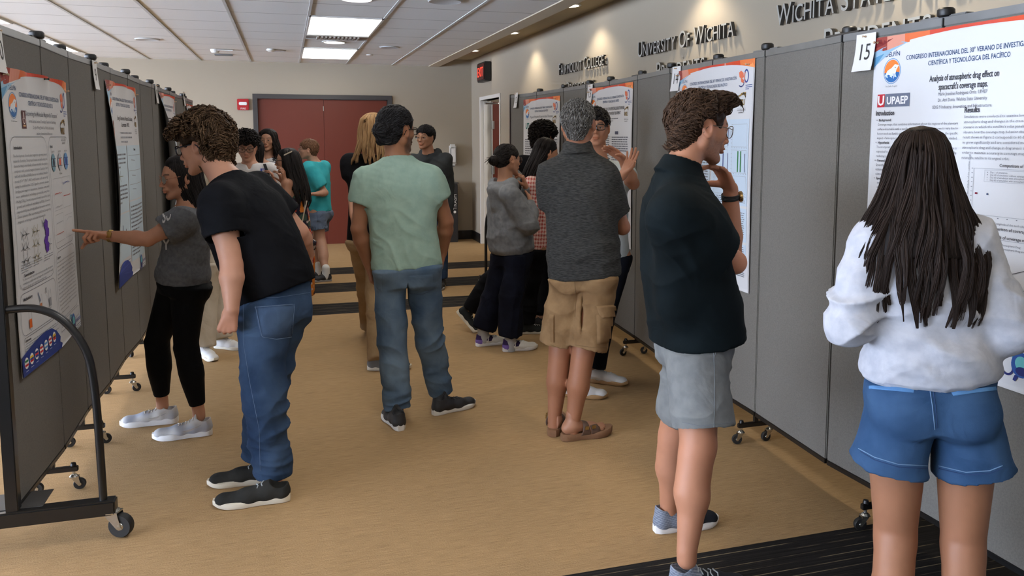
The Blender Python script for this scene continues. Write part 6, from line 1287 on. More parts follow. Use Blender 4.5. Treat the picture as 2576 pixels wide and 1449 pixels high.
# ---- the girl with long dark hair, seen from behind
def girl_back():
    P = Person('girl with long dark hair, pale grey sweatshirt and denim shorts, seen from behind', 'person', (1.60, 1.98, 0), k=.99, skin=(.31, .140, .076), h=.0055, hf=.0045)
    Y0 = 1.93; f = nrm(V(.50, 1, 0)); sd = nrm(V(1, -.50, 0)); H = Head(J(2312, 425, Y0+.03), nrm(V(.55, .85, .0)), k=.95)
    neck = J(2318, 535, Y0); pel = J(2338, 985, Y0)
    zf = lambda x, y: V(x, y, .07)
    anA = onz(2232, 1640, .07); anB = onz(2420, 1680, .07)
    elA = J(2138, 800, Y0+.05); elB = J(2530, 818, Y0-.12)
    P.rig(pel, neck, sd, f, shA=J(2205, 600, Y0+.05), shB=J(2440, 605, Y0-.08), elA=elA, wrA=elA+V(.19, .16, .06), elB=elB, wrB=elB+V(.03, .23, .05),
          hipA=J(2258, 1060, Y0+.03), hipB=J(2432, 1065, Y0-.05), knA=J(2252, 1345, Y0+.04), knB=J(2422, 1375, Y0-.06), anA=anA, anB=anB)
    P.body(H, hands={'A': dict(d=V(.7, .7, .1), n=V(-.7, .7, 0), th=V(0, 0, 1), curl=(.6,)*4), 'B': dict(d=V(-.3, .9, .1), n=V(-.7, -.3, 0), th=V(0, 0, 1), curl=(.6,)*4)}, leg=1.16, arm=.95)
    P.j['kbA'] = None
    def extra(S, s):
        for a, b in ((P.j['shA'], elA), (P.j['shB'], elB)): S.seg(lerp(a, b, .75), lerp(a, b, 1.0)-V(0, 0, .015), .070, .072, .04)
    P.top('sweatshirt', cloth('sweat_white', srgb(190, 192, 200), srgb(176, 179, 189), weave=500., vscale=30.), [(.075, .190, .138, .01), (.115, .203, .152, .01), (.20, .190, .150), (.35, .176, .140), (.6, .178, .128), (.8, .172, .112), (.92, .125, .085), (1.0, .075, .07)],
          sleeves={'A': dict(long=True, r=(.070, .068), rf=.060, cuff=.042, to=.9), 'B': dict(long=True, r=(.070, .070), rf=.062, cuff=.042, to=.9)}, extra=extra, shr=.064,
          fold=[(None, 1, V(.15, .1, 1), .085, .0045), (pel+V(-.05, 0, .14), .18, V(.5, 0, 1), .06, .018), (elA, .16, V(-.4, 0, 1), .055, .018), (elB, .16, V(.4, 0, 1), .055, .018), (P.j['shA'], .16, V(1, 0, .5), .05, .007), (P.j['shB'], .16, V(-1, 0, .5), .05, .007)])
    den = cloth('denim_mid', srgb(60, 88, 122), srgb(44, 70, 102), weave=520., vscale=7., detail=6.)
    P.legs('denim_shorts', den, seat=(.185, .135), r=(.100, .110, .1, 1.0), short=.385, flare=.116, off=(0, .045), slit=.09, lkk=.012, seatlow=-.085, waist=.13, waistw=.172, seatback=.030, fold=[(None, 1, V(.3, 0, 1), .09, .004)])
    T = P.bvh(); o = P.last[0]; st = flat('stitch_blue', srgb(104, 134, 168), rough=.9); dk = flat('seam_navy', srgb(34, 60, 100), rough=.9)
    P.seam(T, 'centre_seam', [(2338, 972), (2345, 1020), (2352, 1085)], st, o, r=.0013); P.seam(T, 'centre_seam', [(2346, 972), (2353, 1020), (2358, 1080)], dk, o, r=.0012)
    P.seam(T, 'hem_stitch', [(2160, 1128), (2200, 1150), (2260, 1168), (2338, 1172)], st, o); P.seam(T, 'hem_stitch', [(2165, 1136), (2200, 1157), (2260, 1175), (2338, 1179)], dk, o)
    P.seam(T, 'hem_stitch', [(2362, 1172), (2430, 1188), (2490, 1184), (2524, 1170)], st, o); P.seam(T, 'hem_stitch', [(2362, 1179), (2430, 1195), (2490, 1191), (2524, 1177)], dk, o)
    dm = cloth('denim_welt', srgb(96, 140, 186), srgb(80, 122, 168), weave=520.)
    P.patch(T, 'welt_pocket', [(2186, 970), (2300, 978), (2298, 988), (2186, 978)], dm, o, off=.004); P.patch(T, 'welt_pocket', [(2392, 986), (2505, 972), (2508, 982), (2398, 996)], dm, o, off=.004)
    MSH = flat('shoe_white', srgb(225, 225, 225), rough=.6); ms = [MSH, flat('sole_white', srgb(232, 232, 232), rough=.5), MSH]
    shoe(P, anA, f, -1, ms, k=.9); shoe(P, anB, f, 1, ms, k=.9)
    k = .95
    rows = [(.133, .002, -.012, .003), (.131, .018, -.013, .022), (.124, .038, -.014, .044), (.111, .057, -.015, .064), (.092, .071, -.017, .081), (.065, .083, -.020, .094), (.035, .091, -.022, .100), (-.03, .104, -.030, .098), (-.10, .128, -.048, .100), (-.17, .165, -.066, .105), (-.26, .192, -.078, .105), (-.36, .190, -.085, .098), (-.43, .172, -.082, .092), (-.47, .155, -.080, .088)]
    drape_hair(H, P.e, (.012, .008, .0065), rows, clumps=95, n=4200, K=20, wave=.012, freq=1.5, r0=.0013, arc=(-.56, .56), seed=4, light=(.07, .043, .032), var=.35, ends=.16, flat=1., base=.90)
girl_back()
# ---- grey-haired man in heather polo, cargo shorts and sandals, from behind
def man_grey():
    Y0 = 3.98; P = Person('grey-haired man in charcoal heather polo, khaki cargo shorts and brown sandals', 'person', onz(1435, 1095, 0), k=1.04, skin=(.33, .145, .080), h=.0065, hf=.0045)
    f = nrm(V(.42, .9, 0)); sd = nrm(V(.9, -.42, 0)); H = Head(J(1455, 312, Y0), nrm(V(.52, .85, -.02)), k=1.06); neck = J(1455, 385, Y0); pel = J(1470, 668, Y0)
    elA = J(1392, 560, Y0+.10); elB = J(1566, 572, Y0-.02)
    P.rig(pel, neck, sd, f, shA=J(1388, 440, Y0+.05), shB=J(1518, 444, Y0-.06), elA=elA, wrA=elA+V(.20, .17, .04), elB=elB, wrB=elB+V(-.10, .22, .03),
          hipA=J(1436, 690, Y0+.03), hipB=J(1506, 690, Y0-.03), knA=J(1410, 872, Y0+.03), knB=J(1468, 880, Y0-.07), anA=J(1394, 1058, 4.03), anB=J(1440, 1072, 3.92))
    P.body(H, hands={'A': dict(d=V(.8, .5, .1), n=V(0, -1, 0), th=V(0, 0, 1), curl=RELAX), 'B': dict(d=V(-.9, .5, .1), n=V(0, -1, 0), th=V(0, 0, 1), curl=RELAX)}, leg=1.10, arm=1.05)
    def heather(Vt):
        n = noise(Vt*V(28, 28, 210), 4)*.6+noise(Vt*V(60, 60, 420), 5)*.4; m = np.clip(.5+n*1.1, 0, 1)[:, None]; return np.array(srgb(46, 46, 45)[:3])*(1-m)+np.array(srgb(96, 96, 93)[:3])*m
    P.top('polo_shirt', cloth('heather', srgb(68, 67, 65), srgb(42, 42, 41), weave=500., stretch=(1, 1, 9), vscale=42., detail=5., contrast=(.38, .66)), [(-.09, .188, .140), (.05, .190, .140), (.3, .180, .132), (.55, .182, .128), (.75, .180, .118), (.90, .135, .088), (1.0, .075, .068)],
          sleeves={'A': dict(len=.74, r=(.070, .074)), 'B': dict(len=.80, r=(.066, .074))}, collar=dict(r=.063, z=.022, tilt=.22, h=.036), fold=[(None, 1, V(.4, .2, 1), .10, .005), (pel+V(0, 0, .06), .2, V(.1, 0, 1), .05, .008), (neck-V(0, 0, .3), .2, V(1, 0, .6), .12, .006)])
    kh = cloth('khaki', srgb(142, 114, 82), srgb(120, 94, 66), weave=450., vscale=10.)
    P.legs('cargo_shorts', kh, seat=(.172, .130), r=(.100, .100, .1, 1.0), short=.98, flare=.100, waist=.12, slit=.11, lkk=.018, off=(0, .012), fold=[(None, 1, V(.5, 0, .7), .085, .0075), (P.j['knA'], .16, V(.2, 0, 1), .045, .006)])
    T = P.bvh(); o = P.last[0]; dk = flat('seam_khaki', srgb(120, 94, 64), rough=.9)
    P.patch(T, 'cargo_pocket', [(1500, 792), (1556, 786), (1553, 862), (1502, 866)], kh, o, off=.012, n=12); P.patch(T, 'pocket_flap', [(1500, 770), (1560, 764), (1561, 796), (1510, 801)], kh, o, off=.020, n=12)
    P.patch(T, 'cargo_pocket', [(1383, 790), (1395, 792), (1394, 862), (1386, 860)], kh, o, off=.010)
    P.seam(T, 'seat_seam', [(1445, 706), (1449, 750), (1446, 800)], dk, o, r=.0014); P.seam(T, 'hem_stitch', [(1448, 868), (1490, 874), (1548, 870)], dk, o); P.seam(T, 'hem_stitch', [(1386, 868), (1410, 877), (1440, 880)], dk, o)
    sb = flat('sandal_brown', srgb(86, 64, 52), rough=.6, var=.12, vscale=30.); ck = flat('cork', srgb(122, 88, 62), rough=.8, var=.15, vscale=60.)
    sk = flat('foot_skin', (.36, .17, .10, 1), rough=.5)
    for an, d, s_ in ((P.j['anA'], V(.45, 1, 0), -1), (P.j['anB'], V(1, .10, 0), 1)):
        o1 = shoe(P, an, d, s_, [sb, ck], kind='sandal', L=.295, w=.054, k=1.02, soleh=.036, laces=False, name='sandal')
        # bare foot lying on the footbed, with toes
        f_ = nrm(V(d[0], d[1], 0)); r_ = V(f_[1], -f_[0], 0)*s_; o = V(an[0], an[1], .002); W = lambda x, y, z: o+r_*x+f_*y+V(0, 0, z)
        S = SDF(np.minimum(W(-.08, -.09, 0), W(.08, .25, .2))-.03, np.maximum(W(-.08, -.09, 0), W(.08, .25, .2))+.03, .0042)
        S.seg(W(0, -.032, .062), W(0, .0, .075), .030, .034, .02); S.seg(W(0, 0, .085), W(0, 0, .135), .036, .036, .03); S.seg(W(0, .0, .07), W(-.004, .12, .052), .036, .030, .03, fd=V(0, 0, 1), fs=.8); S.seg(W(-.03, .11, .046), W(.03, .095, .044), .016, .014, .02)
        for i, (tx, ty, tr) in enumerate(((-.030, .192, .0125), (-.010, .193, .0092), (.006, .187, .0086), (.021, .178, .0080), (.035, .165, .0076))): S.seg(W(tx*.8, .12, .046), W(tx, ty, .043), tr*.95, tr, .004)
        S.plane(o+V(0, 0, .036), V(0, 0, -1)); Vt, F = S.mesh(1); mesh_np('foot', Vt, F, sk, P.b)
        for yy in (.062, .103):
            q = W(.050, yy, .068); MB().bbox((-.011, -.009, -.002), (.011, .009, .003), .001, T=lambda v: q+r_*v[2]*1.2+f_*v[0]+V(0, 0, v[1])).build('buckle', flat('brass', srgb(176, 150, 100), rough=.3, metal=.9), o1)
    def fl(H, p, l): return -H.R[1]*.6-H.R[2]*.8+H.R[0]*(.5*l[:, 0:1]/.08)
    short_hair(H, P.e, (.075, .07, .066), n=4200, length=.024, curl=.001, lift=.16, clump=.5, t=.006, seed=5, flow=fl, light=(.36, .355, .34), r0=.0015, var=.45, front=.075, nape=-.075, sidez=-.012)
    Nn = lambda: None
man_grey()
# ---- young man with glasses, gesturing, behind the grey-haired man
def man_gesture():
    Y0 = 4.85; P = Person('young man with dark-framed glasses and pale shirt, raising both hands before board 13', 'person', onz(1490, 985, 0), k=1.03, skin=(.42, .20, .115), h=.0065, hf=.0036)
    f = nrm(V(-.25, -1, 0)); sd = nrm(V(-1, .25, 0)); H = Head(J(1500, 322, Y0-.05), nrm(V(-.40, -.9, .02)), k=1.02, w=.94); neck = J(1506, 412, Y0); pel = J(1520, 640, Y0)
    elB = J(1470, 480, Y0-.1); elA = J(1593, 462, Y0-.16); wrA = J(1566, 400, Y0-.30); wrB = J(1552, 396, Y0-.42)
    # A is his left side (picture right), B his right side; the right forearm crosses in front
    P.rig(pel, neck, -sd, f, shA=J(1468, 440, Y0+.02), shB=J(1566, 436, Y0), elB=elA, wrB=wrA, elA=J(1490, 500, Y0-.20), wrA=J(1566, 442, Y0-.42), hipw=.09,
          knA=J(1495, 800, Y0-.10), anA=J(1452, 960, 4.62), knB=J(1522, 790, Y0), anB=J(1500, 930, 4.83))
    P.side = nrm(P.j['shB']-P.j['shA'])
    P.body(H, hands={'B': dict(d=J(1530, 372, Y0-.34)-wrA, n=V(0, -.2, -1), th=V(0, -1, 0), curl=(.10, .12, .15, .2), spread=.06, thumb=(.5, .3)), 'A': dict(d=J(1594, 388, Y0-.44)-J(1566, 442, Y0-.42), n=V(-.8, -.3, .3), th=V(-.5, -.8, 0), curl=(.12, .14, .15, .2), spread=.14, thumb=(.9, .2))}, arm=1.0, brow=(.03, .02, .015))
    # second forearm and hand, palm down, in front of the chest
    H.eyes(P.e, gaze=V(-.5, -.85, .0)); H.glasses(P.e, flat('glasses_black', srgb(22, 20, 20), rough=.25), r=.0026, w=.027, h=.017, square=4.)
    wt = cloth('tee_pale', srgb(196, 204, 204), srgb(180, 189, 190), weave=500.)
    P.top('polo_shirt', wt, [(-.03, .165, .115), (.2, .160, .112), (.5, .172, .115), (.75, .172, .105), (.9, .13, .085), (1.0, .072, .065)], sleeves={'A': dict(len=.5, r=(.064, .066)), 'B': dict(len=.62, r=(.064, .066))}, collar=dict(r=.060, z=.004, tilt=.15), fold=[(None, 1, V(.5, .1, .6), .09, .004)])
    T = P.bvh(); P.seam(T, 'collar_stripe', [(1523, 404), (1532, 400), (1540, 398)], flat('navy_trim', srgb(30, 34, 50), rough=.8), P.last[0], r=.004)
    P.legs('trousers', cloth('navy_black', srgb(24, 27, 36), srgb(17, 19, 27), weave=500.), seat=(.155, .115), r=(.086, .068, .058), hem=1.0, fold=[(None, 1, V(0, 0, 1), .09, .004)])
    ms = [flat('shoe_white', srgb(225, 225, 225), rough=.5), flat('gum_sole', srgb(176, 140, 96), rough=.6), flat('lace_white', srgb(235, 235, 235), rough=.8)]
    shoe(P, J(1440, 960, 4.60), V(1, -.55, 0), 1, ms, k=1.0); shoe(P, J(1497, 938, 4.83), V(1, -.75, 0), -1, ms, k=1.0)
    short_hair(H, P.e, (.012, .010, .010), n=2400, length=.040, curl=.002, lift=.16, clump=.5, t=.011, seed=6, flow=lambda H, p, l: H.R[0]*.5+H.R[1]*.3-H.R[2]*.5+0*p, light=(.06, .05, .045), r0=.0024, front=.058, sidez=-.008)
man_gesture()
# ---- woman in grey hoodie with a low bun
def woman_hoodie():
    Y0 = 5.82; P = Person('woman in a grey hoodie with a dark bun and white-purple sneakers', 'person', onz(1250, 880, 0), k=.95, skin=(.40, .20, .12), h=.0065, hf=.0042)
    f = nrm(V(.85, .5, 0)); sd = nrm(V(.5, -.85, 0)); H = Head(J(1277, 402, Y0), nrm(V(.93, .33, -.05)), k=.96); neck = J(1270, 462, Y0); pel = J(1288, 632, Y0)
    elB = J(1330, 568, Y0-.20); elA = J(1320, 560, Y0+.22); wrB = J(1335, 510, Y0-.02); wrA = J(1322, 470, Y0+.05)
    P.rig(pel, neck, sd, f, shA=J(1262, 486, Y0+.16), shB=J(1283, 490, Y0-.17), elA=elA, wrA=wrA, elB=elB, wrB=wrB, hipw=.085, knA=J(1244, 745, Y0+.12), anA=J(1216, 838, 5.95), knB=J(1288, 745, Y0-.08), anB=J(1284, 860, 5.74))
    P.body(H, hands={'A': dict(d=J(1312, 432, Y0+.02)-wrA, n=V(-.8, .2, .2), th=V(0, -.5, .8), curl=(.9, .9, .9, .9)), 'B': dict(d=V(.1, .9, .3), n=V(-1, 0, 0), th=V(0, 0, 1), curl=(.6,)*4)}, brow=(.03, .02, .015))
    H.eyes(P.e); H.glasses(P.e, flat('glasses_grey', srgb(120, 110, 100)), r=.0013, w=.024, h=.020, square=2.2)
    def hood(S, s):
        b = s.neck-s.fwd*.075; S.seg(s.neck+s.side*.09-s.fwd*.02+V(0, 0, .0), b-V(0, 0, .05), .050, .062, .02); S.seg(s.neck-s.side*.09-s.fwd*.02+V(0, 0, .0), b-V(0, 0, .05), .050, .062, .02); S.seg(s.neck+s.side*.09-s.fwd*.02, s.neck+s.fwd*.07-V(0, 0, .03), .042, .030, .02); S.seg(s.neck-s.side*.09-s.fwd*.02, s.neck+s.fwd*.07-V(0, 0, .03), .042, .030, .02)
        S.seg(b-V(0, 0, .05), b-V(0, 0, .16)-s.fwd*.02, .070, .040, .03); S.ell(s.neck+V(0, 0, .045)-s.fwd*.01, V(.072, .078, .07), np.stack([s.side, s.fwd, V(0, 0, 1)]), .01, op='sub')
    P.top('hoodie', cloth('hoodie_grey', srgb(124, 126, 128), srgb(106, 108, 111), weave=450., vscale=26.), [(-.02, .175, .135), (.05, .195, .155), (.2, .195, .155), (.45, .185, .145), (.7, .18, .13), (.88, .13, .09), (.98, .07, .065)],
          sleeves={'A': dict(long=True, r=(.072, .068), rf=.056, cuff=.040), 'B': dict(long=True, r=(.076, .074), rf=.060, cuff=.042)}, hood=hood, neckcut=False, fold=[(None, 1, V(.4, 0, 1), .1, .006), (elB, .16, V(0, 0, 1), .05, .009), (pel+V(0, 0, .1), .2, V(.3, 0, 1), .07, .009)])
    P.legs('wide_trousers', cloth('navy_wide', srgb(22, 25, 38), srgb(15, 17, 27), weave=400.), seat=(.165, .125), r=(.100, .098, .094), hem=.90, waist=.12, hollow=False, lkk=.02, fold=[(None, 1, V(1, .4, 0), .08, .008)])
    def up(Ls, side):
        c = np.tile(np.array(srgb(226, 224, 218)[:3]), (len(Ls), 1)); z, y = Ls[:, 2], Ls[:, 1]; c[(y < .02) & (z > .045)] = srgb(52, 34, 78)[:3]; c[(y > .03) & (y < .075) & (z > .04) & (np.abs(y-z*.8) < .02)] = srgb(44, 32, 66)[:3]; c[(y < -.02) & (z < .055)] = srgb(120, 96, 170)[:3]; return c
    ms = [up, flat('sole_white', srgb(232, 232, 232)), flat('lace_white', srgb(235, 235, 235))]
    so = flat('sock_grey', srgb(176, 178, 180), rough=.9)
    for a, d, s_ in ((P.j['anA'], V(1, .12, 0), -1), (P.j['anB'], V(1, .05, 0), 1)):
        shoe(P, a, d, s_, ms, k=.98); S = SDF(a-V(.08, .08, .10), a+V(.08, .08, .14), .006); S.seg(a-V(0, 0, .05), a+V(0, 0, .09), .043, .047, .01); Vt, F = S.mesh(1); mesh_np('sock', Vt, F, so, P.e)
    def fl(H, p, l): return -H.R[1]*.9-H.R[2]*.25+0*p
    short_hair(H, P.e, (.010, .008, .008), n=2200, length=.06, curl=.0006, lift=.02, clump=.12, t=.007, seed=7, flow=fl, light=(.07, .06, .055), r0=.0020, front=.064, nape=-.06, sidez=.0)
    S = SDF(H.P(0, -.13, 0)-.09, H.P(0, -.13, 0)+.09, .005); S.ell(H.P(0, -.128, -.010), V(.036, .034, .034), H.R, .01); S.seg(H.P(0, -.09, .01), H.P(0, -.115, -.005), .03, .02, .01); Vt, F = S.mesh(1); rng = np.random.default_rng(3); c0 = H.P(0, -.128, -.01); Q = []
    for i in range(260):
        a0 = rng.uniform(0, 6.28); tl = rng.normal(0, .6); ax = nrm(V(*rng.normal(0, 1, 3))*.4+H.R[1]); u = nrm(np.cross(ax, V(.3, .2, .9))); v = np.cross(ax, u); Q.append([c0+(.036+.001*math.sin(5*t))*(math.cos(a0+t)*u+math.sin(a0+t)*v)*(1+.05*tl) for t in np.linspace(0, 2.2, 9)])
    for i in range(14): u = V(*rng.normal(0, .3, 3)); q0 = H.P(0, -.15, 0); Q.append([q0+(-H.R[1]*1.+u)*.045*t+V(0, 0, -.03)*t*t for t in np.linspace(0, 1, 9)])
    vs, fs = strands(np.array(Q), .0020); hair_mesh(P.e, [(Vt, F, np.tile((.010, .008, .008), (len(Vt), 1))), (vs, fs, np.tile((.018, .014, .013), (len(vs), 1)))], 'hair_bun')
    b = MB()
    for k in range(5): a = k*2*PI/5; b.lathe([(.001, -.003), (.009, 0), (.001, .004)], H.P(-.0, -.125, .026)+(math.cos(a)*H.R[1]+math.sin(a)*H.R[0])*.009, axis=H.R[2]+H.R[0]*.8, n=8)
    b.build('hair_flower', flat('petal_white', srgb(235, 235, 232)), P.e, smooth=True)
woman_hoodie()
# ---- woman in red gingham shirt with long black hair
def woman_check():
    Y0 = 6.30; P = Person('woman with long black hair in a red gingham shirt, leaning towards the boards', 'person', onz(1345, 850, 0), k=.97, skin=(.36, .175, .10), h=.008, hf=.0045)
    f = nrm(V(.9, .4, -.1)); sd = nrm(V(.4, -.9, 0)); H = Head(J(1374, 385, Y0-.05), nrm(V(.9, .15, -.35)), k=.97); neck = J(1348, 440, Y0); pel = J(1334, 620, Y0)
    elB = J(1340, 520, Y0-.15); wrB = J(1378, 505, Y0); elA = J(1370, 520, Y0+.2); wrA = J(1388, 490, Y0+.1)
    P.rig(pel, neck, sd, f, shA=J(1352, 455, Y0+.17), shB=J(1334, 465, Y0-.16), elA=elA, wrA=wrA, elB=elB, wrB=wrB, knA=J(1232, 705, Y0+.05), anA=J(1174, 790, 6.42), knB=J(1332, 735, Y0-.05), anB=J(1325, 828, 6.22))
    P.body(H, hands={'B': dict(d=V(.8, .2, .4), n=V(-.3, .5, .5), th=V(0, 0, 1), curl=RELAX)}); H.eyes(P.e)
    def gingham(Vt):
        q = Vt@np.stack([P.side, P.fwd, P.up]).T; a = (np.sin((q[:, 0]+q[:, 1])*2*PI/.030) > 0).astype(float); b_ = (np.sin(q[:, 2]*2*PI/.030) > 0).astype(float); m = (a+b_)/2; m = m[:, None]; return np.array(srgb(226, 200, 192)[:3])*(1-m)+np.array(srgb(170, 66, 58)[:3])*m
    P.top('gingham_shirt', MCOLCLOTH, [(-.02, .165, .12), (.2, .155, .115), (.5, .165, .12), (.75, .165, .11), (.9, .125, .085), (1., .07, .065)], sleeves={'A': dict(long=True, r=(.060, .056), rf=.048, cuff=.038), 'B': dict(long=True, r=(.062, .058), rf=.050, cuff=.038)}, colfn=gingham, h=.006, fold=[(None, 1, V(.4, 0, 1), .08, .004)])
    P.legs('trousers', cloth('black_cloth', srgb(18, 18, 21), srgb(12, 12, 15), weave=400.), seat=(.160, .12), r=(.090, .075, .068), hem=.90, fold=[(None, 1, V(.2, 0, 1), .08, .005)])
    ms = [flat('canvas_black', srgb(26, 30, 30), rough=.9), flat('sole_cream', srgb(222, 216, 200)), flat('lace_white', srgb(235, 235, 235))]
    shoe(P, P.j['anA']-nrm(V(.95, -.35, 0))*.10, V(.95, -.35, 0), -1, ms, kind='hitop', k=.98, pitch=.85, z0=.004, name='high_top_shoe'); shoe(P, P.j['anB'], V(1, -.1, 0), 1, ms, kind='hitop', k=.98, name='high_top_shoe')
    rows = [(.124, .010, -.012, .012), (.115, .045, -.014, .055), (.085, .076, -.018, .088), (.04, .088, -.022, .100), (-.03, .085, -.028, .094), (-.10, .080, -.05, .080), (-.20, .085, -.065, .075), (-.30, .085, -.07, .065), (-.38, .065, -.07, .055)]
    drape_hair(H, P.e, (.010, .008, .008), rows, n=900, K=14, wave=.004, r0=.0026, arc=(-.62, .48), seed=8, light=(.06, .05, .045), ends=.12)
woman_check()
# ---- person with curly black hair, farthest by board 12
def person_curly():
    Y0 = 6.70; P = Person('person with curly black hair and black shirt, back turned, near board 12', 'person', onz(1362, 800, 0), k=.97, skin=(.40, .20, .12), h=.010, hf=.007)
    f = nrm(V(.75, .65, -.05)); sd = nrm(V(.65, -.75, 0)); H = Head(J(1368, 348, Y0), nrm(V(.85, .5, -.3)), k=1.0); neck = J(1362, 398, Y0)
    P.rig(J(1362, 590, Y0), neck, sd, f, elA=J(1382, 480, Y0+.12), wrA=J(1384, 500, Y0+.2), elB=J(1385, 485, Y0-.12), wrB=J(1392, 470, Y0+.05), knA=J(1350, 690, Y0+.05), anA=onz(1350, 800, .08), knB=J(1375, 690, Y0-.1), anB=onz(1368, 800, .08)); P.body(H)
    bk = cloth('black_cloth', srgb(18, 18, 21), srgb(12, 12, 15), weave=400.)
    P.top('shirt', bk, [(-.05, .17, .12), (.3, .165, .12), (.7, .175, .11), (.9, .13, .085), (1., .07, .065)], sleeves={'A': dict(len=.7, r=(.060, .060)), 'B': dict(len=.7, r=(.060, .060))}, fold=[(None, 1, V(.4, 0, 1), .1, .004)])
    P.legs('trousers', bk, seat=(.155, .115), r=(.088, .07, .06)); ms = [flat('knit_black', srgb(34, 34, 36)), flat('sole_white', srgb(232, 232, 232)), flat('lace_white', srgb(235, 235, 235))]
    shoe(P, P.j['anA'], V(1, -.2, 0), -1, ms, k=.98); shoe(P, P.j['anB'], V(1, -.25, 0), 1, ms, k=.98)
    short_hair(H, P.e, (.010, .008, .008), n=1500, length=.040, curl=.012, freq=4., lift=.5, t=.020, seed=9, light=(.05, .04, .035), r0=.0032, nape=-.08)
person_curly()
# ---- man in the sage-green tee, seen from behind
def man_green():
    Y0 = 4.50; P = Person('man in a sage green t-shirt and faded blue jeans, seen from behind mid-hall', 'person', onz(1045, 1050, 0), k=1.03, skin=(.30, .135, .070), h=.0062, hf=.0042)
    f = nrm(V(.10, 1, 0)); sd = nrm(V(1, -.10, 0)); H = Head(J(998, 330, Y0), nrm(V(.78, .62, -.02)), k=1.05); neck = J(1002, 398, Y0); pel = J(1022, 640, Y0)
    elA = J(902, 575, Y0+.02); wrA = J(928, 668, Y0+.10); elB = J(1122, 556, Y0+.02); wrB = J(1113, 636, Y0+.12)
    P.rig(pel, neck, sd, f, shA=J(922, 452, Y0+.02), shB=J(1082, 448, Y0-.02), elA=elA, wrA=wrA, elB=elB, wrB=wrB, hipA=J(987, 668, Y0+.01), hipB=J(1062, 668, Y0-.01), knA=J(985, 850, Y0+.0), anA=J(1000, 1025, 4.47), knB=J(1080, 845, Y0+.08), anB=J(1108, 985, 4.66))
    P.body(H, hands={'A': dict(d=V(.15, .1, -1), n=V(1, 0, 0), th=V(0, 1, 0), curl=(.8,)*4), 'B': dict(d=V(-.12, .1, -1), n=V(-1, .1, 0), th=V(0, 1, 0), curl=FIST[:4] if 0 else (1.1, 1.15, 1.2, 1.2))}, arm=1.12, beard=.8, beardc=(.03, .02, .015))
    H.eyes(P.e); H.glasses(P.e, flat('glasses_black', srgb(22, 20, 20), rough=.25), r=.0022, w=.026, h=.018)
    P.top('t_shirt', cloth('sage', srgb(158, 184, 170), srgb(146, 173, 160), weave=480., vscale=20.), [(-.125, .192, .135), (0, .190, .135), (.25, .180, .128), (.5, .190, .128), (.70, .200, .122), (.84, .160, .100), (.93, .108, .082), (1.0, .074, .068)], shr=.058,
          sleeves={'A': dict(len=.56, r=(.066, .076)), 'B': dict(len=.52, r=(.066, .076))}, fold=[(None, 1, V(.8, 0, .35), .10, .0055), (pel+V(-.08, 0, .05), .22, V(.5, 0, 1), .06, .008), (P.j['shB']-V(.02, 0, .08), .12, V(.8, 0, .5), .03, .004), (P.j['shA']-V(0, 0, .08), .12, V(-.8, 0, .5), .03, .004)])
    dn = cloth('denim_faded', srgb(104, 122, 138), srgb(66, 86, 108), weave=520., vscale=4., detail=5., contrast=(.36, .64))
    P.legs('jeans', dn, seat=(.182, .132), r=(.100, .083, .072), shin=.078, hem=1.04, waist=.08, slit=.10, seatlow=-.17, lkk=.02, fold=[(None, 1, V(.3, 0, 1), .10, .004), (P.j['knA'], .16, V(.5, 0, 1), .06, .008), (P.j['knB'], .16, V(-.4, 0, 1), .06, .008), (P.j['anA']+V(0, 0, .05), .12, V(0, 0, 1), .035, .009), (P.j['anB']+V(0, 0, .08), .12, V(0, 0, 1), .035, .008)])
    T = P.bvh(); o = P.last[0]; st = flat('stitch_faded', srgb(70, 84, 104), rough=.9); lt = flat('stitch_light', srgb(140, 156, 168), rough=.9)
    P.patch(T, 'back_pocket', [(1028, 694), (1088, 690), (1092, 728), (1034, 740)], dn, o, off=.004); P.patch(T, 'back_pocket', [(940, 692), (960, 693), (962, 735), (948, 725)], dn, o, off=.004); P.seam(T, 'pocket_stitch', [(1030, 738), (1060, 742), (1092, 727)], st, o)
    ms = [flat('knit_black', srgb(24, 24, 26), rough=.85), flat('sole_grey_white', srgb(216, 214, 208), rough=.6), flat('lace_black', srgb(30, 30, 30))]
    shoe(P, onz(1000, 1045, .07), V(-.15, 1, 0), -1, ms, k=1.04, L=.29); shoe(P, onz(1112, 1010, .07), V(1, .42, 0), 1, ms, k=1.04, L=.29)
    def fl(H, p, l): return -H.R[1]*.95-H.R[2]*.35+0*p
    short_hair(H, P.e, (.009, .008, .009), n=2600, length=.06, curl=.0008, lift=.04, clump=.18, t=.010, seed=11, flow=fl, light=(.075, .075, .08), r0=.0022, front=.072, nape=-.066, sidez=.0, top=.01, extra=lambda S, H: (S.ell(H.P(0, -.105, .005), V(.052, .048, .046), H.R, .015), S.seg(H.P(0, -.07, -.03), H.P(0, -.05, -.06), .058, .048, .02)))
man_green()
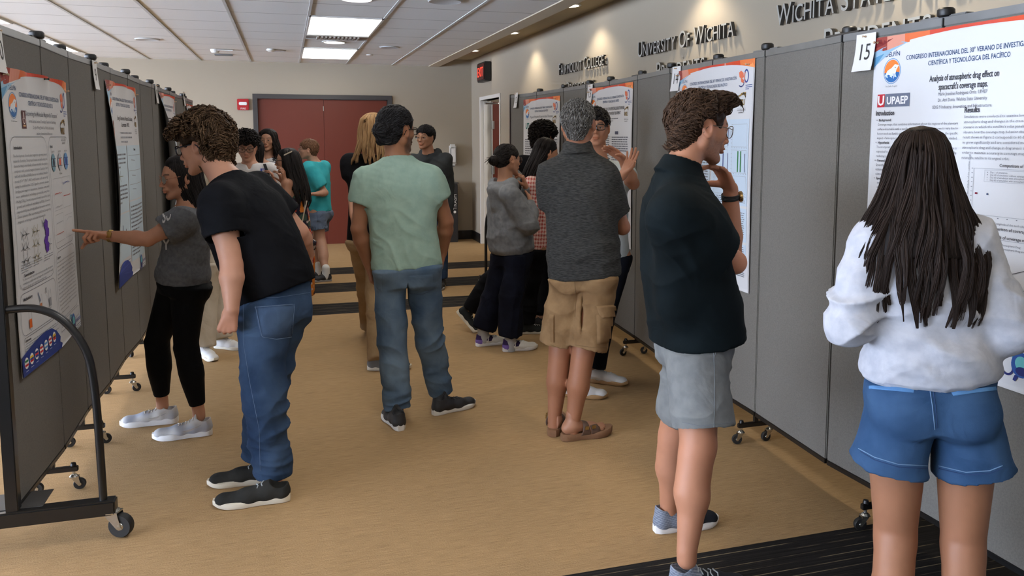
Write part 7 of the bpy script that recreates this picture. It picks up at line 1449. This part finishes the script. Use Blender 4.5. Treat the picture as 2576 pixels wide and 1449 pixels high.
# ---- bending man in a black tee
def man_bend():
    Y0 = 3.90; P = Person('curly-haired man in black t-shirt and blue jeans bending towards the nearest poster', 'person', onz(665, 1215, 0), k=1.05, skin=(.52, .27, .18), h=.006, hf=.0029)
    f = nrm(V(-.72, .60, -.55)); sd = nrm(V(.64, .77, 0)); H = Head(J(512, 368, 4.10), nrm(V(-.88, .42, -.22)), up=V(-.25, .15, 1), k=1.08); neck = J(572, 452, 4.0); pel = J(692, 752, Y0)
    elA = J(583, 668, 3.72); wrA = J(583, 778, 3.66); elB = J(752, 585, 4.14); wrB = J(776, 640, 4.28)
    P.rig(pel, neck, sd, f, shA=J(552, 508, 3.80), shB=J(650, 470, 4.16), elA=elA, wrA=wrA, elB=elB, wrB=wrB, hipside=nrm(V(.55, .8, 0)), hipA=J(662, 790, 3.80), hipB=J(712, 785, 3.97), knA=J(664, 985, 3.76), anA=J(690, 1192, 3.74), knB=J(672, 955, 3.96), anB=J(652, 1148, 3.98))
    P.body(H, hands={'A': dict(d=V(-.25, .05, -1), n=V(.1, 1, 0), th=V(-1, .1, -.1), curl=(1.15, 1.2, 1.25, 1.25), thumb=(.2, .8), tcurl=.9), 'B': dict(d=V(0, .3, -1), n=V(-1, 0, 0), th=V(0, 1, 0), curl=(.6,)*4)}, arm=1.22, leg=1.1, brow=(.10, .06, .03), nr=.058)
    H.eyes(P.e); H.glasses(P.e, flat('glasses_navy', srgb(26, 30, 42), rough=.25), r=.0028, w=.026, h=.019, square=3.)
    P.top('t_shirt', cloth('tee_black', srgb(20, 21, 25), srgb(14, 15, 19), weave=480.), [(.035, .182, .168, -.02), (.12, .190, .175, -.02), (.3, .192, .172, -.02), (.55, .205, .155, -.02), (.75, .210, .135, -.015), (.90, .160, .10, -.01), (1.0, .080, .072)],
          sleeves={'A': dict(len=.60, r=(.080, .086)), 'B': dict(len=.74, r=(.076, .08))}, fold=[(None, 1, V(.8, .3, -.2), .13, .0045), (P.j['shA']-V(0, 0, .1), .15, V(.3, 0, 1), .05, .005), (pel+V(0, 0, .08), .16, V(.2, 0, 1), .04, .006)])
    dn = cloth('denim_blue', srgb(64, 84, 110), srgb(33, 50, 76), weave=520., vscale=5., detail=5., contrast=(.3, .7))
    P.legs('jeans', dn, seat=(.175, .150), r=(.108, .094, .080), shin=.088, hem=1.05, waist=.10, fold=[(None, 1, V(.2, 0, 1), .12, .004), (P.j['knA']-V(0, 0, .05), .28, V(-.35, 0, 1), .07, .016), (P.j['anA']+V(0, 0, .06), .16, V(.1, 0, 1), .04, .010), (P.j['anB']+V(0, 0, .06), .16, V(.1, 0, 1), .04, .010)])
    T = P.bvh(); o = P.last[0]; st = flat('stitch_denim', srgb(92, 112, 140), rough=.9); wb = cloth('denim_pocket', srgb(78, 98, 124), srgb(48, 66, 94), weave=520., vscale=4.)
    P.patch(T, 'back_pocket', [(640, 772), (742, 764), (734, 850), (655, 848)], wb, o, off=.006); P.seam(T, 'pocket_stitch', [(642, 774), (740, 766)], st, o, r=.0014, off=.008); P.seam(T, 'pocket_stitch', [(644, 772), (659, 846), (694, 853), (731, 847), (738, 766)], st, o, r=.0012, off=.008, n=20)
    P.seam(T, 'side_seam', [(612, 758), (612, 860), (628, 960), (652, 1080), (655, 1190)], st, o, r=.0011, n=20); P.seam(T, 'waist_stitch', [(612, 748), (700, 748), (786, 735)], st, o, r=.0011)
    ms = [cloth('canvas_dark', srgb(52, 52, 50), srgb(38, 38, 37), weave=300.), flat('sole_cream', srgb(222, 210, 196)), flat('lace_grey', srgb(170, 178, 185))]
    shoe(P, onz(690, 1228, .06), V(-1, .05, 0), -1, ms, kind='slipon', k=1.08, L=.30, name='slip_on_shoe'); shoe(P, onz(668, 1180, .06), V(-1, .10, 0), 1, ms, kind='slipon', k=1.08, L=.30, name='slip_on_shoe')
    short_hair(H, P.e, (.038, .021, .012), n=3400, length=.050, curl=.010, freq=3.2, lift=.34, clump=1.0, t=.022, seed=12, light=(.26, .16, .09), r0=.0028, var=.42, front=.070, nape=-.095, top=.012, flow=lambda H, p, l: -H.R[1]*.45-H.R[2]*.6+H.R[0]*np.sign(l[:, 0:1])*.4+np.where((l[:, 1:2] > .03), H.R[1]*.9+H.R[2]*.3, 0), extra=lambda S, H: (S.ell(H.P(0, .045, .085), V(.085, .065, .05), H.R, .02), S.ell(H.P(0, .10, .055), V(.06, .025, .02), H.R, .012)))
man_bend()
# ---- woman pointing at the poster
def woman_point():
    Y0 = 4.64; P = Person('woman in a grey t-shirt and black leggings pointing at the nearest poster', 'person', onz(440, 1075, 0), k=.97, skin=(.46, .225, .135), h=.006, hf=.0036)
    f = nrm(V(-.96, -.12, -.04)); sd = nrm(V(.12, -.96, 0)); H = Head(J(455, 446, Y0), nrm(V(-.92, -.40, -.12)), k=.96); neck = J(476, 528, Y0); pel = J(462, 690, Y0)
    elB = J(372, 602, Y0-.20); wrB = J(268, 593, Y0-.12); tip = onx(168, 574, -1.015); elA = J(500, 630, Y0+.2); wrA = J(470, 660, Y0+.25)
    P.rig(pel, neck, sd, f, shA=J(482, 545, Y0+.15), shB=J(462, 553, Y0-.17), elA=elA, wrA=wrA, elB=elB, wrB=wrB, hipw=.07, hipA=J(446, 712, Y0+.07), hipB=J(474, 714, Y0-.07), knA=J(394, 858, Y0+.14), anA=J(408, 1008, 4.82), knB=J(468, 872, Y0-.06), anB=J(500, 1034, 4.58))
    d = nrm(tip-wrB); kk = np.linalg.norm(tip-wrB)/.175
    P.body(H, hands={'B': dict(d=d, n=V(.1, .25, -1), th=V(-.1, -.9, -.1)*-1, curl=(.03, (1.0, 1.3, .9), (1.1, 1.4, .9), (1.2, 1.4, .9)), spread=.02, thumb=(.35, .6), tcurl=.6, size=min(1.05, max(.9, kk))), 'A': dict(d=V(-.5, 0, -1), n=V(0, -1, 0), th=V(-1, 0, 0), curl=RELAX)}, arm=1.0, leg=.98, brow=(.03, .02, .015), lip=(.9, .42, .40))
    H.eyes(P.e, gaze=V(-1, -.1, -.1)); H.glasses(P.e, flat('glasses_rose', srgb(190, 130, 100), rough=.25, metal=.7), r=.0014, w=.026, h=.022, square=2.4)
    P.top('t_shirt', cloth('tee_grey', srgb(104, 105, 107), srgb(90, 91, 94), weave=480., vscale=60.), [(-.13, .165, .135), (0, .170, .142), (.2, .158, .130), (.45, .155, .125), (.65, .165, .130, .01), (.80, .150, .108), (.92, .11, .08), (1.0, .072, .066)],
          sleeves={'A': dict(len=.6, r=(.062, .066)), 'B': dict(len=.66, r=(.064, .074))}, fold=[(None, 1, V(.3, .2, 1), .08, .0045), (pel+V(0, 0, .02), .14, V(.3, 0, 1), .045, .010), (P.j['shB']+V(-.08, 0, -.05), .12, V(1, 0, .3), .04, .006)])
    T = P.bvh(); o = P.last[0]; wp = flat('print_white', srgb(205, 205, 205), rough=.8)
    P.letters(T, 'printed_text', [(386, 540), (432, 520), (430, 552), (388, 574)], 'WSU', wp, o); P.letters(T, 'printed_text', [(388, 602), (428, 602), (428, 630), (390, 624)], 'ITY', wp, o)
    P.legs('leggings', cloth('legging_black', srgb(12, 13, 16), srgb(9, 10, 12), weave=600., rough=.7), seat=(.165, .140), r=(.096, .064, .042), shin=.066, hem=.93, waist=.10, seatback=.03, kk=.035, fold=[(None, 1, V(0, 0, 1), .10, .001)])
    def up(Ls, side): m = np.clip(.5+.8*noise(Ls*22, 3)+(Ls[:, 1] > .08)*.3, 0, 1)[:, None]; return np.array(srgb(198, 195, 191)[:3])*(1-m)+np.array(srgb(160, 164, 176)[:3])*m
    ms = [up, flat('sole_white', srgb(232, 232, 232)), flat('lace_cream', srgb(226, 220, 208))]
    for a, s_, d_ in ((onz(418, 1038, .06), 1, V(-1, .04, 0)), (onz(503, 1068, .06), -1, V(-1, -.02, 0))): shoe(P, a, d_, s_, ms, k=1.0, L=.30, soleh=.036, swoosh=flat('logo_silver', srgb(225, 228, 232), rough=.2, metal=.6), name='running_shoe')
    # gold watch
    w0 = lerp(wrB, elB, .10); ax = nrm(wrB-elB); u = nrm(np.cross(ax, V(0, 0, 1))); v = np.cross(ax, u); b = MB()
    for dz in (-.006, 0, .006): b.tube([w0+.029*(math.cos(a)*u*.85+math.sin(a)*v)+ax*dz for a in np.linspace(0, 2*PI, 21)[:-1]], .0032, 6, closed=True)
    g = flat('watch_gold2', srgb(176, 146, 84), rough=.3, metal=.9); wo = b.build('watch', g, P.e, smooth=True, fix=False); c = w0+nrm(V(-.1, -1, .3))*.030
    M = np.stack([ax, np.cross(nrm(V(-.1, -1, .3)), ax), nrm(V(-.1, -1, .3))]); MB().bbox((-.013, -.015, -.004), (.013, .015, .005), .002, T=lambda q: c+q@M).build('watch_case', g, wo)
    rows = [(.124, .010, -.012, .012), (.115, .045, -.012, .055), (.085, .076, -.014, .088), (.04, .088, -.018, .100), (-.03, .084, -.026, .094), (-.10, .080, -.042, .085), (-.18, .090, -.055, .085), (-.27, .095, -.06, .080), (-.34, .080, -.06, .07)]
    drape_hair(H, P.e, (.012, .010, .010), rows, n=1900, K=16, wave=.004, r0=.0020, arc=(-.82, .82), seed=14, light=(.07, .06, .055), ends=.12)
woman_point()
# ---- person in cream trousers mostly hidden behind the bending man
def person_cream():
    Y0 = 6.40; P = Person('person in cream trousers and white trainers, mostly hidden behind the bending man', 'person', onz(540, 878, 0), k=.98, skin=(.38, .18, .10), h=.010, hf=.008)
    f = nrm(V(-.95, .1, 0)); sd = nrm(V(.1, .95, 0)); H = Head(J(525, 375, Y0), nrm(V(-.95, .2, -.1)), k=.96)
    P.rig(J(532, 640, Y0), J(526, 420, Y0), sd, f, elA=J(478, 500, Y0-.16), wrA=J(500, 512, Y0-.1), elB=J(520, 560, Y0+.2), wrB=J(490, 590, Y0+.2), knA=J(515, 745, Y0-.08), anA=onz(510, 870, .08), knB=J(540, 740, Y0+.12), anB=onz(556, 850, .08)); P.body(H, hands={'A': dict(d=V(-1, 0, .2), n=V(0, 0, -1), th=V(0, 1, 0), curl=RELAX)})
    P.top('shirt', cloth('shirt_cream', srgb(214, 206, 190), srgb(198, 190, 172), weave=400.), [(-.08, .17, .12), (.3, .16, .115), (.7, .17, .11), (.9, .13, .085), (1., .07, .065)], sleeves={'A': dict(len=.6, r=(.062, .064)), 'B': dict(len=.6, r=(.062, .064))})
    P.legs('trousers', cloth('trouser_cream', srgb(206, 196, 180), srgb(192, 182, 164), weave=400.), seat=(.16, .12), r=(.095, .092, .092), hem=1.04, fold=[(None, 1, V(1, 0, .3), .07, .006)])
    ms = [flat('shoe_white', srgb(225, 225, 225)), flat('sole_cream', srgb(222, 210, 196)), flat('lace_white', srgb(235, 235, 235))]; shoe(P, P.j['anA'], V(.5, -.9, 0), -1, ms, k=.95); shoe(P, P.j['anB'], V(.8, -.5, 0), 1, ms, k=.95)
    short_hair(H, P.e, (.012, .010, .010), n=900, length=.04, curl=.004, t=.012, r0=.003, seed=2)
person_cream()
# ---- the group by the red door
def simple(label, Y0, head, f, neck, pel, k, skin, foot, hk=1., hd=None, torso=None, **kw):
    P = Person(label, 'person', onz(foot[0], foot[1], 0), k=k, skin=skin, h=.010, hf=.0055); f = nrm(f); sd = nrm(V(f[1], -f[0], 0)); H = Head(J(*head, Y0-.02), hd if hd is not None else f, k=k*hk)
    dflt = dict(); P.rig(J(*pel, Y0), J(*neck, Y0), sd, f, **kw); return P, H
def std_legs(P, gx=.0, dy=0., spread=.10):
    for nm, sg in (('A', -1), ('B', 1)):
        a = P.pel+P.side*sg*spread*P.k; P.j['an'+nm] = V(a[0]+gx, a[1]+dy, .085); P.j['kn'+nm] = V(a[0]+gx*.4, a[1]+dy*.4, .50*P.k)
BLK = lambda: cloth('black_cloth', srgb(18, 18, 21), srgb(12, 12, 15), weave=400.)
TR = [(-.06, .165, .12), (.3, .16, .115), (.7, .17, .11), (.9, .13, .085), (1., .07, .065)]
def shoes_(P, d, mats, k=1.): 
    for nm, sg in (('A', -1), ('B', 1)): shoe(P, P.j['an'+nm], d, sg, mats, k=k*P.k)
MS_D = lambda: [flat('knit_black', srgb(24, 24, 26), rough=.85), flat('sole_grey', srgb(150, 150, 148)), flat('lace_black', srgb(30, 30, 30))]
def man_white():
    Y0 = 8.25; P, H = simple('curly-haired man in white shirt and glasses with a dark shoulder strap, looking down', Y0, (621, 369), V(-.10, -1, 0), (630, 416), (636, 590), 1.03, (.45, .23, .15), (636, 745), hd=nrm(V(-.05, -.95, -.30)), hk=1.06, elA=J(700, 500, 8.2), wrA=J(690, 460, 8.0), elB=J(570, 510, 8.2), wrB=J(600, 480, 8.0))
    std_legs(P); P.body(H, hands={'A': dict(d=V(-.2, -.3, 1), n=V(-1, 0, 0), th=V(0, -1, 0), curl=(.6,)*4)}, brow=(.03, .02, .015)); H.eyes(P.e, gaze=nrm(V(-.05, -.9, -.5))); H.glasses(P.e, flat('glasses_black', srgb(22, 20, 20)), r=.0022, w=.027, h=.018)
    P.top('shirt', cloth('shirt_white', srgb(216, 214, 214), srgb(200, 199, 202), weave=400.), [(-.1, .185, .13), (.3, .18, .125), (.7, .195, .12), (.9, .15, .09), (1., .07, .065)], sleeves={'A': dict(len=.75, r=(.068, .07)), 'B': dict(len=.75, r=(.068, .07))}, collar=dict(r=.058, z=0, tilt=.1), fold=[(None, 1, V(.5, 0, 1), .1, .005)])
    T = P.bvh(); o = P.last[0]; P.patch(T, 'shoulder_strap', [(653, 386), (660, 386), (679, 440), (671, 442)], flat('strap_black', srgb(30, 30, 34), rough=.8), o, off=.006); P.letters(T, 'printed_text', [(655, 424), (668, 424), (668, 431), (655, 431)], 'F', flat('print_blue', srgb(50, 70, 160)), o)
    P.legs('trousers', BLK(), hollow=False); shoes_(P, V(0, -1, 0), MS_D())
    short_hair(H, P.e, (.010, .008, .008), n=1300, length=.045, curl=.011, freq=3.5, lift=.45, t=.018, seed=21, light=(.05, .04, .035), r0=.0032, front=.066, nape=-.07)
man_white()
def woman_curly():
    Y0 = 9.35; P, H = simple('smiling woman with long dark curly hair at the left side of the red door', Y0, (674, 353), V(-.3, -1, 0), (672, 400), (675, 545), .96, (.36, .18, .11), (672, 690), hd=nrm(V(-.25, -1, -.02)), hk=1.04, elA=J(700, 470, Y0), wrA=J(690, 500, Y0-.2), elB=J(645, 470, Y0), wrB=J(655, 500, Y0-.2))
    std_legs(P); P.body(H, brow=(.03, .02, .015), lip=(1., .40, .38)); H.eyes(P.e)
    def pat(Vt): m = (noise(Vt*40, 3) > .1).astype(float)[:, None]; return np.array(srgb(40, 40, 46)[:3])*(1-m)+np.array(srgb(190, 190, 192)[:3])*m
    P.top('blouse', MCOLCLOTH, TR, sleeves={'A': dict(len=.6, r=(.06, .06)), 'B': dict(len=.6, r=(.06, .06))}, colfn=pat, h=.008); P.legs('trousers', BLK(), hollow=False); shoes_(P, V(0, -1, 0), MS_D())
    rows = [(.128, .010, -.012, .012), (.118, .050, -.012, .06), (.085, .085, -.014, .095), (.03, .100, -.018, .105), (-.06, .115, -.02, .105), (-.14, .130, -.03, .105), (-.22, .135, -.035, .10), (-.28, .10, -.04, .08)]
    drape_hair(H, P.e, (.012, .009, .008), rows, n=600, K=16, wave=.011, freq=3., r0=.0045, arc=(-.80, .80), seed=22, light=(.06, .045, .04), ends=.12)
woman_curly()
def person_navy():
    Y0 = 8.65; P, H = simple('dark-haired person in a navy top with back turned, between the smiling woman and the strap', Y0, (646, 380), V(.3, 1, 0), (664, 414), (668, 565), .94, (.36, .18, .11), (668, 715), hd=nrm(V(.5, .85, 0)), elA=J(640, 490, Y0), wrA=J(645, 520, Y0+.2), elB=J(700, 490, Y0), wrB=J(690, 520, Y0+.2))
    std_legs(P); P.body(H); P.top('t_shirt', cloth('tee_navy', srgb(34, 44, 84), srgb(26, 34, 68), weave=400.), TR, sleeves={'A': dict(len=.6, r=(.06, .06)), 'B': dict(len=.6, r=(.06, .06))}); P.legs('trousers', BLK(), hollow=False); shoes_(P, V(.2, 1, 0), MS_D())
    rows = [(.124, .010, -.012, .012), (.115, .045, -.014, .055), (.085, .076, -.018, .088), (.03, .086, -.022, .098), (-.05, .084, -.03, .090), (-.12, .08, -.035, .08), (-.17, .07, -.04, .07)]
    drape_hair(H, P.e, (.010, .008, .008), rows, n=400, K=12, wave=.002, r0=.0045, arc=(-.62, .62), seed=23, light=(.05, .04, .035))
person_navy()
def woman_floral():
    Y0 = 7.75; P, H = simple('woman in a dark floral jumpsuit with long black hair and a pale hair clip', Y0, (722, 405), V(-.85, .35, 0), (738, 450), (755, 600), .90, (.38, .19, .115), (752, 770), hd=nrm(V(-.95, .15, -.05)), hk=1.05, elA=J(722, 500, Y0-.18), wrA=J(716, 455, Y0-.15), elB=J(740, 505, Y0+.2), wrB=J(712, 460, Y0+.12))
    std_legs(P); P.body(H, hands={'A': dict(d=V(-.1, -.1, 1), n=V(-.8, .3, 0), th=V(0, .5, .2), curl=(.5,)*4), 'B': dict(d=V(-.3, -.1, 1), n=V(-.8, .3, 0), th=V(0, -.5, .2), curl=(.5,)*4)}); H.eyes(P.e); H.glasses(P.e, flat('glasses_black', srgb(22, 20, 20)), r=.0028, w=.027, h=.02)
    def fl(Vt):
        c = np.tile(np.array(srgb(36, 30, 44)[:3]), (len(Vt), 1)); n1, n2, n3 = noise(Vt*15, 3), noise(Vt*15+7, 4), noise(Vt*34, 5); c[n1 > .30] = srgb(170, 52, 30)[:3]; c[n2 > .34] = srgb(206, 120, 40)[:3]; c[(n3 > .46)] = srgb(190, 178, 170)[:3]; c[(n1 < -.4)] = srgb(60, 82, 70)[:3]; return c
    P.top('floral_top', MCOLCLOTH, [(-.08, .16, .125), (.15, .145, .11), (.4, .145, .11), (.7, .150, .11), (.85, .10, .075), (.93, .06, .055)], colfn=fl, h=.007, shr=.030, fold=[(None, 1, V(.4, 0, 1), .08, .004)])
    P.legs('floral_trousers', MCOLCLOTH, seat=(.165, .13), r=(.10, .10, .10), hem=.95, colfn=fl, h=.008, fold=[(None, 1, V(1, 0, .2), .08, .007)]); shoes_(P, V(-1, .3, 0), MS_D())
    rows = [(.126, .010, -.012, .012), (.115, .050, -.014, .060), (.085, .080, -.018, .092), (.03, .094, -.024, .106), (-.06, .100, -.036, .110), (-.16, .110, -.055, .115), (-.28, .120, -.075, .12), (-.40, .115, -.09, .11), (-.47, .08, -.09, .08)]
    drape_hair(H, P.e, (.012, .010, .010), rows, n=900, K=14, wave=.006, r0=.0038, arc=(-.62, .62), seed=24, light=(.08, .07, .065), ends=.15)
    q = H.P(-.070, -.03, .075); MB().bbox((-.045, -.006, -.004), (.045, .006, .006), .003, T=lambda v: q-H.R[0]*.02+H.R[1]*v[0]*-.85+H.R[2]*v[0]*-.35*-1+H.R[0]*-v[2]+H.R[2]*v[1]).build('hair_clip', flat('clip_pearl', srgb(214, 206, 190), rough=.3), P.e, smooth=True)
    T = P.bvh() if False else None
    MB().tube([J(772, 505, 7.58), J(766, 530, 7.56), J(760, 560, 7.56)], .006, 6).build('bag_strap', flat('strap_cream', srgb(196, 184, 166)), P.e, smooth=True)
woman_floral()
def person_teal():
    Y0 = 9.5; P, H = simple('person with short brown hair, turquoise t-shirt and grey-blue shorts near the red door', Y0, (775, 377), V(-.80, .45, 0), (796, 412), (803, 530), .97, (.52, .29, .20), (810, 697), hd=nrm(V(-.95, .1, 0)), elA=J(818, 485, Y0-.15), wrA=J(796, 488, Y0-.25), elB=J(800, 480, Y0+.2), wrB=J(780, 490, Y0+.1), knA=J(806, 605, 9.40), anA=onz(820, 690, .08), knB=J(798, 605, 9.62), anB=onz(801, 683, .08))
    P.body(H, hands={'A': dict(d=V(-1, 0, .1), n=V(0, 0, -1), th=V(0, 1, 0), curl=RELAX), 'B': dict(d=V(-1, 0, .1), n=V(0, 0, -1), th=V(0, -1, 0), curl=RELAX)}, leg=1.12); H.eyes(P.e); H.glasses(P.e, flat('glasses_grey', srgb(120, 110, 100)), r=.002)
    P.top('t_shirt', cloth('tee_teal', srgb(74, 190, 200), srgb(60, 172, 184), weave=400.), [(-.02, .165, .13), (.3, .16, .13), (.7, .175, .135), (.9, .14, .10), (1., .07, .065)], shr=.070, sleeves={'A': dict(len=.8, r=(.072, .078)), 'B': dict(len=.8, r=(.072, .078))}, fold=[(None, 1, V(.5, 0, 1), .1, .006)])
    sh = cloth('shorts_bluegrey', srgb(116, 130, 152), srgb(98, 112, 134), weave=400.); P.legs('shorts', sh, seat=(.165, .13), r=(.10, .1, .1, 1.), short=.62, flare=.105, fold=[(None, 1, V(.4, 0, 1), .07, .005)])
    T = P.bvh(); o = P.last[0]; P.patch(T, 'cargo_pocket', [(796, 530), (820, 528), (820, 556), (797, 558)], sh, o, off=.008)
    so = flat('sock_white', srgb(228, 228, 226), rough=.9)
    for nm, sg in (('A', -1), ('B', 1)): a = P.j['an'+nm]; shoe(P, a, V(-1, -.05, 0), sg, MS_D(), k=.98, name='running_shoe'); S = SDF(a-V(.08, .08, .06), a+V(.08, .08, .12), .007); S.seg(a-V(0, 0, .03), a+V(0, 0, .07), .042, .044, .01); Vt, F = S.mesh(1); mesh_np('sock', Vt, F, so, P.e)
    short_hair(H, P.e, (.16, .080, .045), n=1200, length=.04, curl=.001, lift=.06, clump=.2, t=.012, seed=25, flow=lambda H, p, l: H.R[1]*.2-H.R[2]*.9+0*p, light=(.34, .19, .11), r0=.003, front=.060, nape=-.075)
person_teal()
def person_blond():
    Y0 = 6.05; P, H = simple('person with long blond hair and khaki trousers walking behind the sage t-shirt', Y0, (942, 330), V(.6, .8, 0), (938, 395), (930, 590), 1.02, (.48, .25, .16), (935, 880), hd=nrm(V(.7, .7, 0)), hk=1.03, elA=J(890, 480, Y0+.05), wrA=J(888, 540, Y0-.05), elB=J(975, 480, Y0), wrB=J(975, 540, Y0-.1), knA=J(922, 715, 6.3), anA=J(924, 815, 6.52), knB=J(945, 735, 5.85), anB=onz(948, 898, .09))
    P.body(H, hands={'A': dict(d=V(0, -.1, -1), n=V(1, 0, 0), th=V(0, 1, 0), curl=(.5,)*4)}); P.top('t_shirt', BLK(), [(-.1, .17, .12), (.3, .165, .12), (.7, .18, .115), (.9, .14, .09), (1., .07, .065)], sleeves={'A': dict(len=.6, r=(.066, .068)), 'B': dict(len=.6, r=(.066, .068))})
    P.legs('trousers', cloth('khaki_trouser', srgb(150, 124, 92), srgb(132, 107, 78), weave=400.), seat=(.16, .12), r=(.092, .075, .062), hem=1.08, fold=[(None, 1, V(.2, 0, 1), .09, .006)])
    ms = [flat('mesh_grey', srgb(104, 104, 104), rough=.85), flat('sole_cream', srgb(222, 210, 196)), flat('lace_grey', srgb(170, 178, 185))]; shoe(P, P.j['anA'], V(.25, 1, 0), -1, ms, k=1.0, pitch=.35, name='running_shoe'); shoe(P, P.j['anB'], V(1, -.25, 0), 1, ms, k=1.06, name='running_shoe')
    rows = [(.128, .010, -.012, .012), (.118, .048, -.012, .058), (.085, .082, -.016, .092), (.03, .092, -.02, .102), (-.06, .10, -.03, .10), (-.14, .118, -.04, .10), (-.20, .135, -.05, .10), (-.235, .14, -.05, .09)]
    drape_hair(H, P.e, (.24, .135, .060), rows, n=1100, K=14, wave=.009, freq=2., r0=.0026, arc=(-.66, .66), seed=26, light=(.62, .42, .22), ends=.10)
person_blond()
def man_dark_hoodie():
    Y0 = 8.5; P, H = simple('black-haired man with clear glasses and dark grey hoodie in front of the tan wall', Y0, (1070, 346), V(-.5, -.9, 0), (1080, 392), (1088, 545), 1.0, (.42, .21, .13), (1095, 700), hd=nrm(V(-.62, -.78, -.02)), hk=1.06, elB=J(1050, 470, Y0), wrB=J(1060, 520, Y0-.2), elA=J(1127, 470, Y0), wrA=J(1130, 535, Y0-.1))
    std_legs(P); P.body(H, hands={'A': dict(d=V(0, -.1, -1), n=V(-1, 0, 0), th=V(0, -1, 0), curl=(.5,)*4)}, brow=(.03, .02, .015)); H.eyes(P.e); H.glasses(P.e, flat('glasses_clear', srgb(170, 140, 110), rough=.2), r=.0018, w=.027, h=.02)
    def hood(S, s):
        for sg in (-1, 1): S.seg(s.neck+s.side*sg*.08-s.fwd*.03+V(0, 0, .03), s.neck+s.fwd*.08-V(0, 0, .05), .045, .03, .02); S.seg(s.neck+s.side*sg*.08-s.fwd*.03+V(0, 0, .03), s.neck-s.fwd*.09+V(0, 0, .02), .045, .05, .02)
        S.ell(s.neck+V(0, 0, .06), V(.066, .07, .07), None, .01, op='sub')
    P.top('hoodie', cloth('hoodie_dark', srgb(62, 66, 68), srgb(50, 53, 56), weave=400.), [(-.05, .185, .13), (.1, .195, .14), (.5, .19, .135), (.75, .195, .125), (.9, .15, .09), (1., .07, .065)], sleeves={'A': dict(long=True, r=(.07, .066), rf=.056, cuff=.04), 'B': dict(long=True, r=(.07, .066), rf=.056, cuff=.04)}, hood=hood, neckcut=False, fold=[(None, 1, V(.4, 0, 1), .09, .006)])
    P.legs('jeans', cloth('denim_blue', srgb(66, 96, 136), srgb(40, 66, 102), weave=520., vscale=5.), hollow=False); shoes_(P, V(-.4, -1, 0), MS_D())
    short_hair(H, P.e, (.010, .009, .010), n=1300, length=.055, curl=.001, lift=.06, clump=.2, t=.012, seed=27, flow=lambda H, p, l: H.R[1]*.5-H.R[2]*.7+0*p, light=(.05, .05, .055), r0=.003, front=.058, nape=-.07)
man_dark_hoodie()
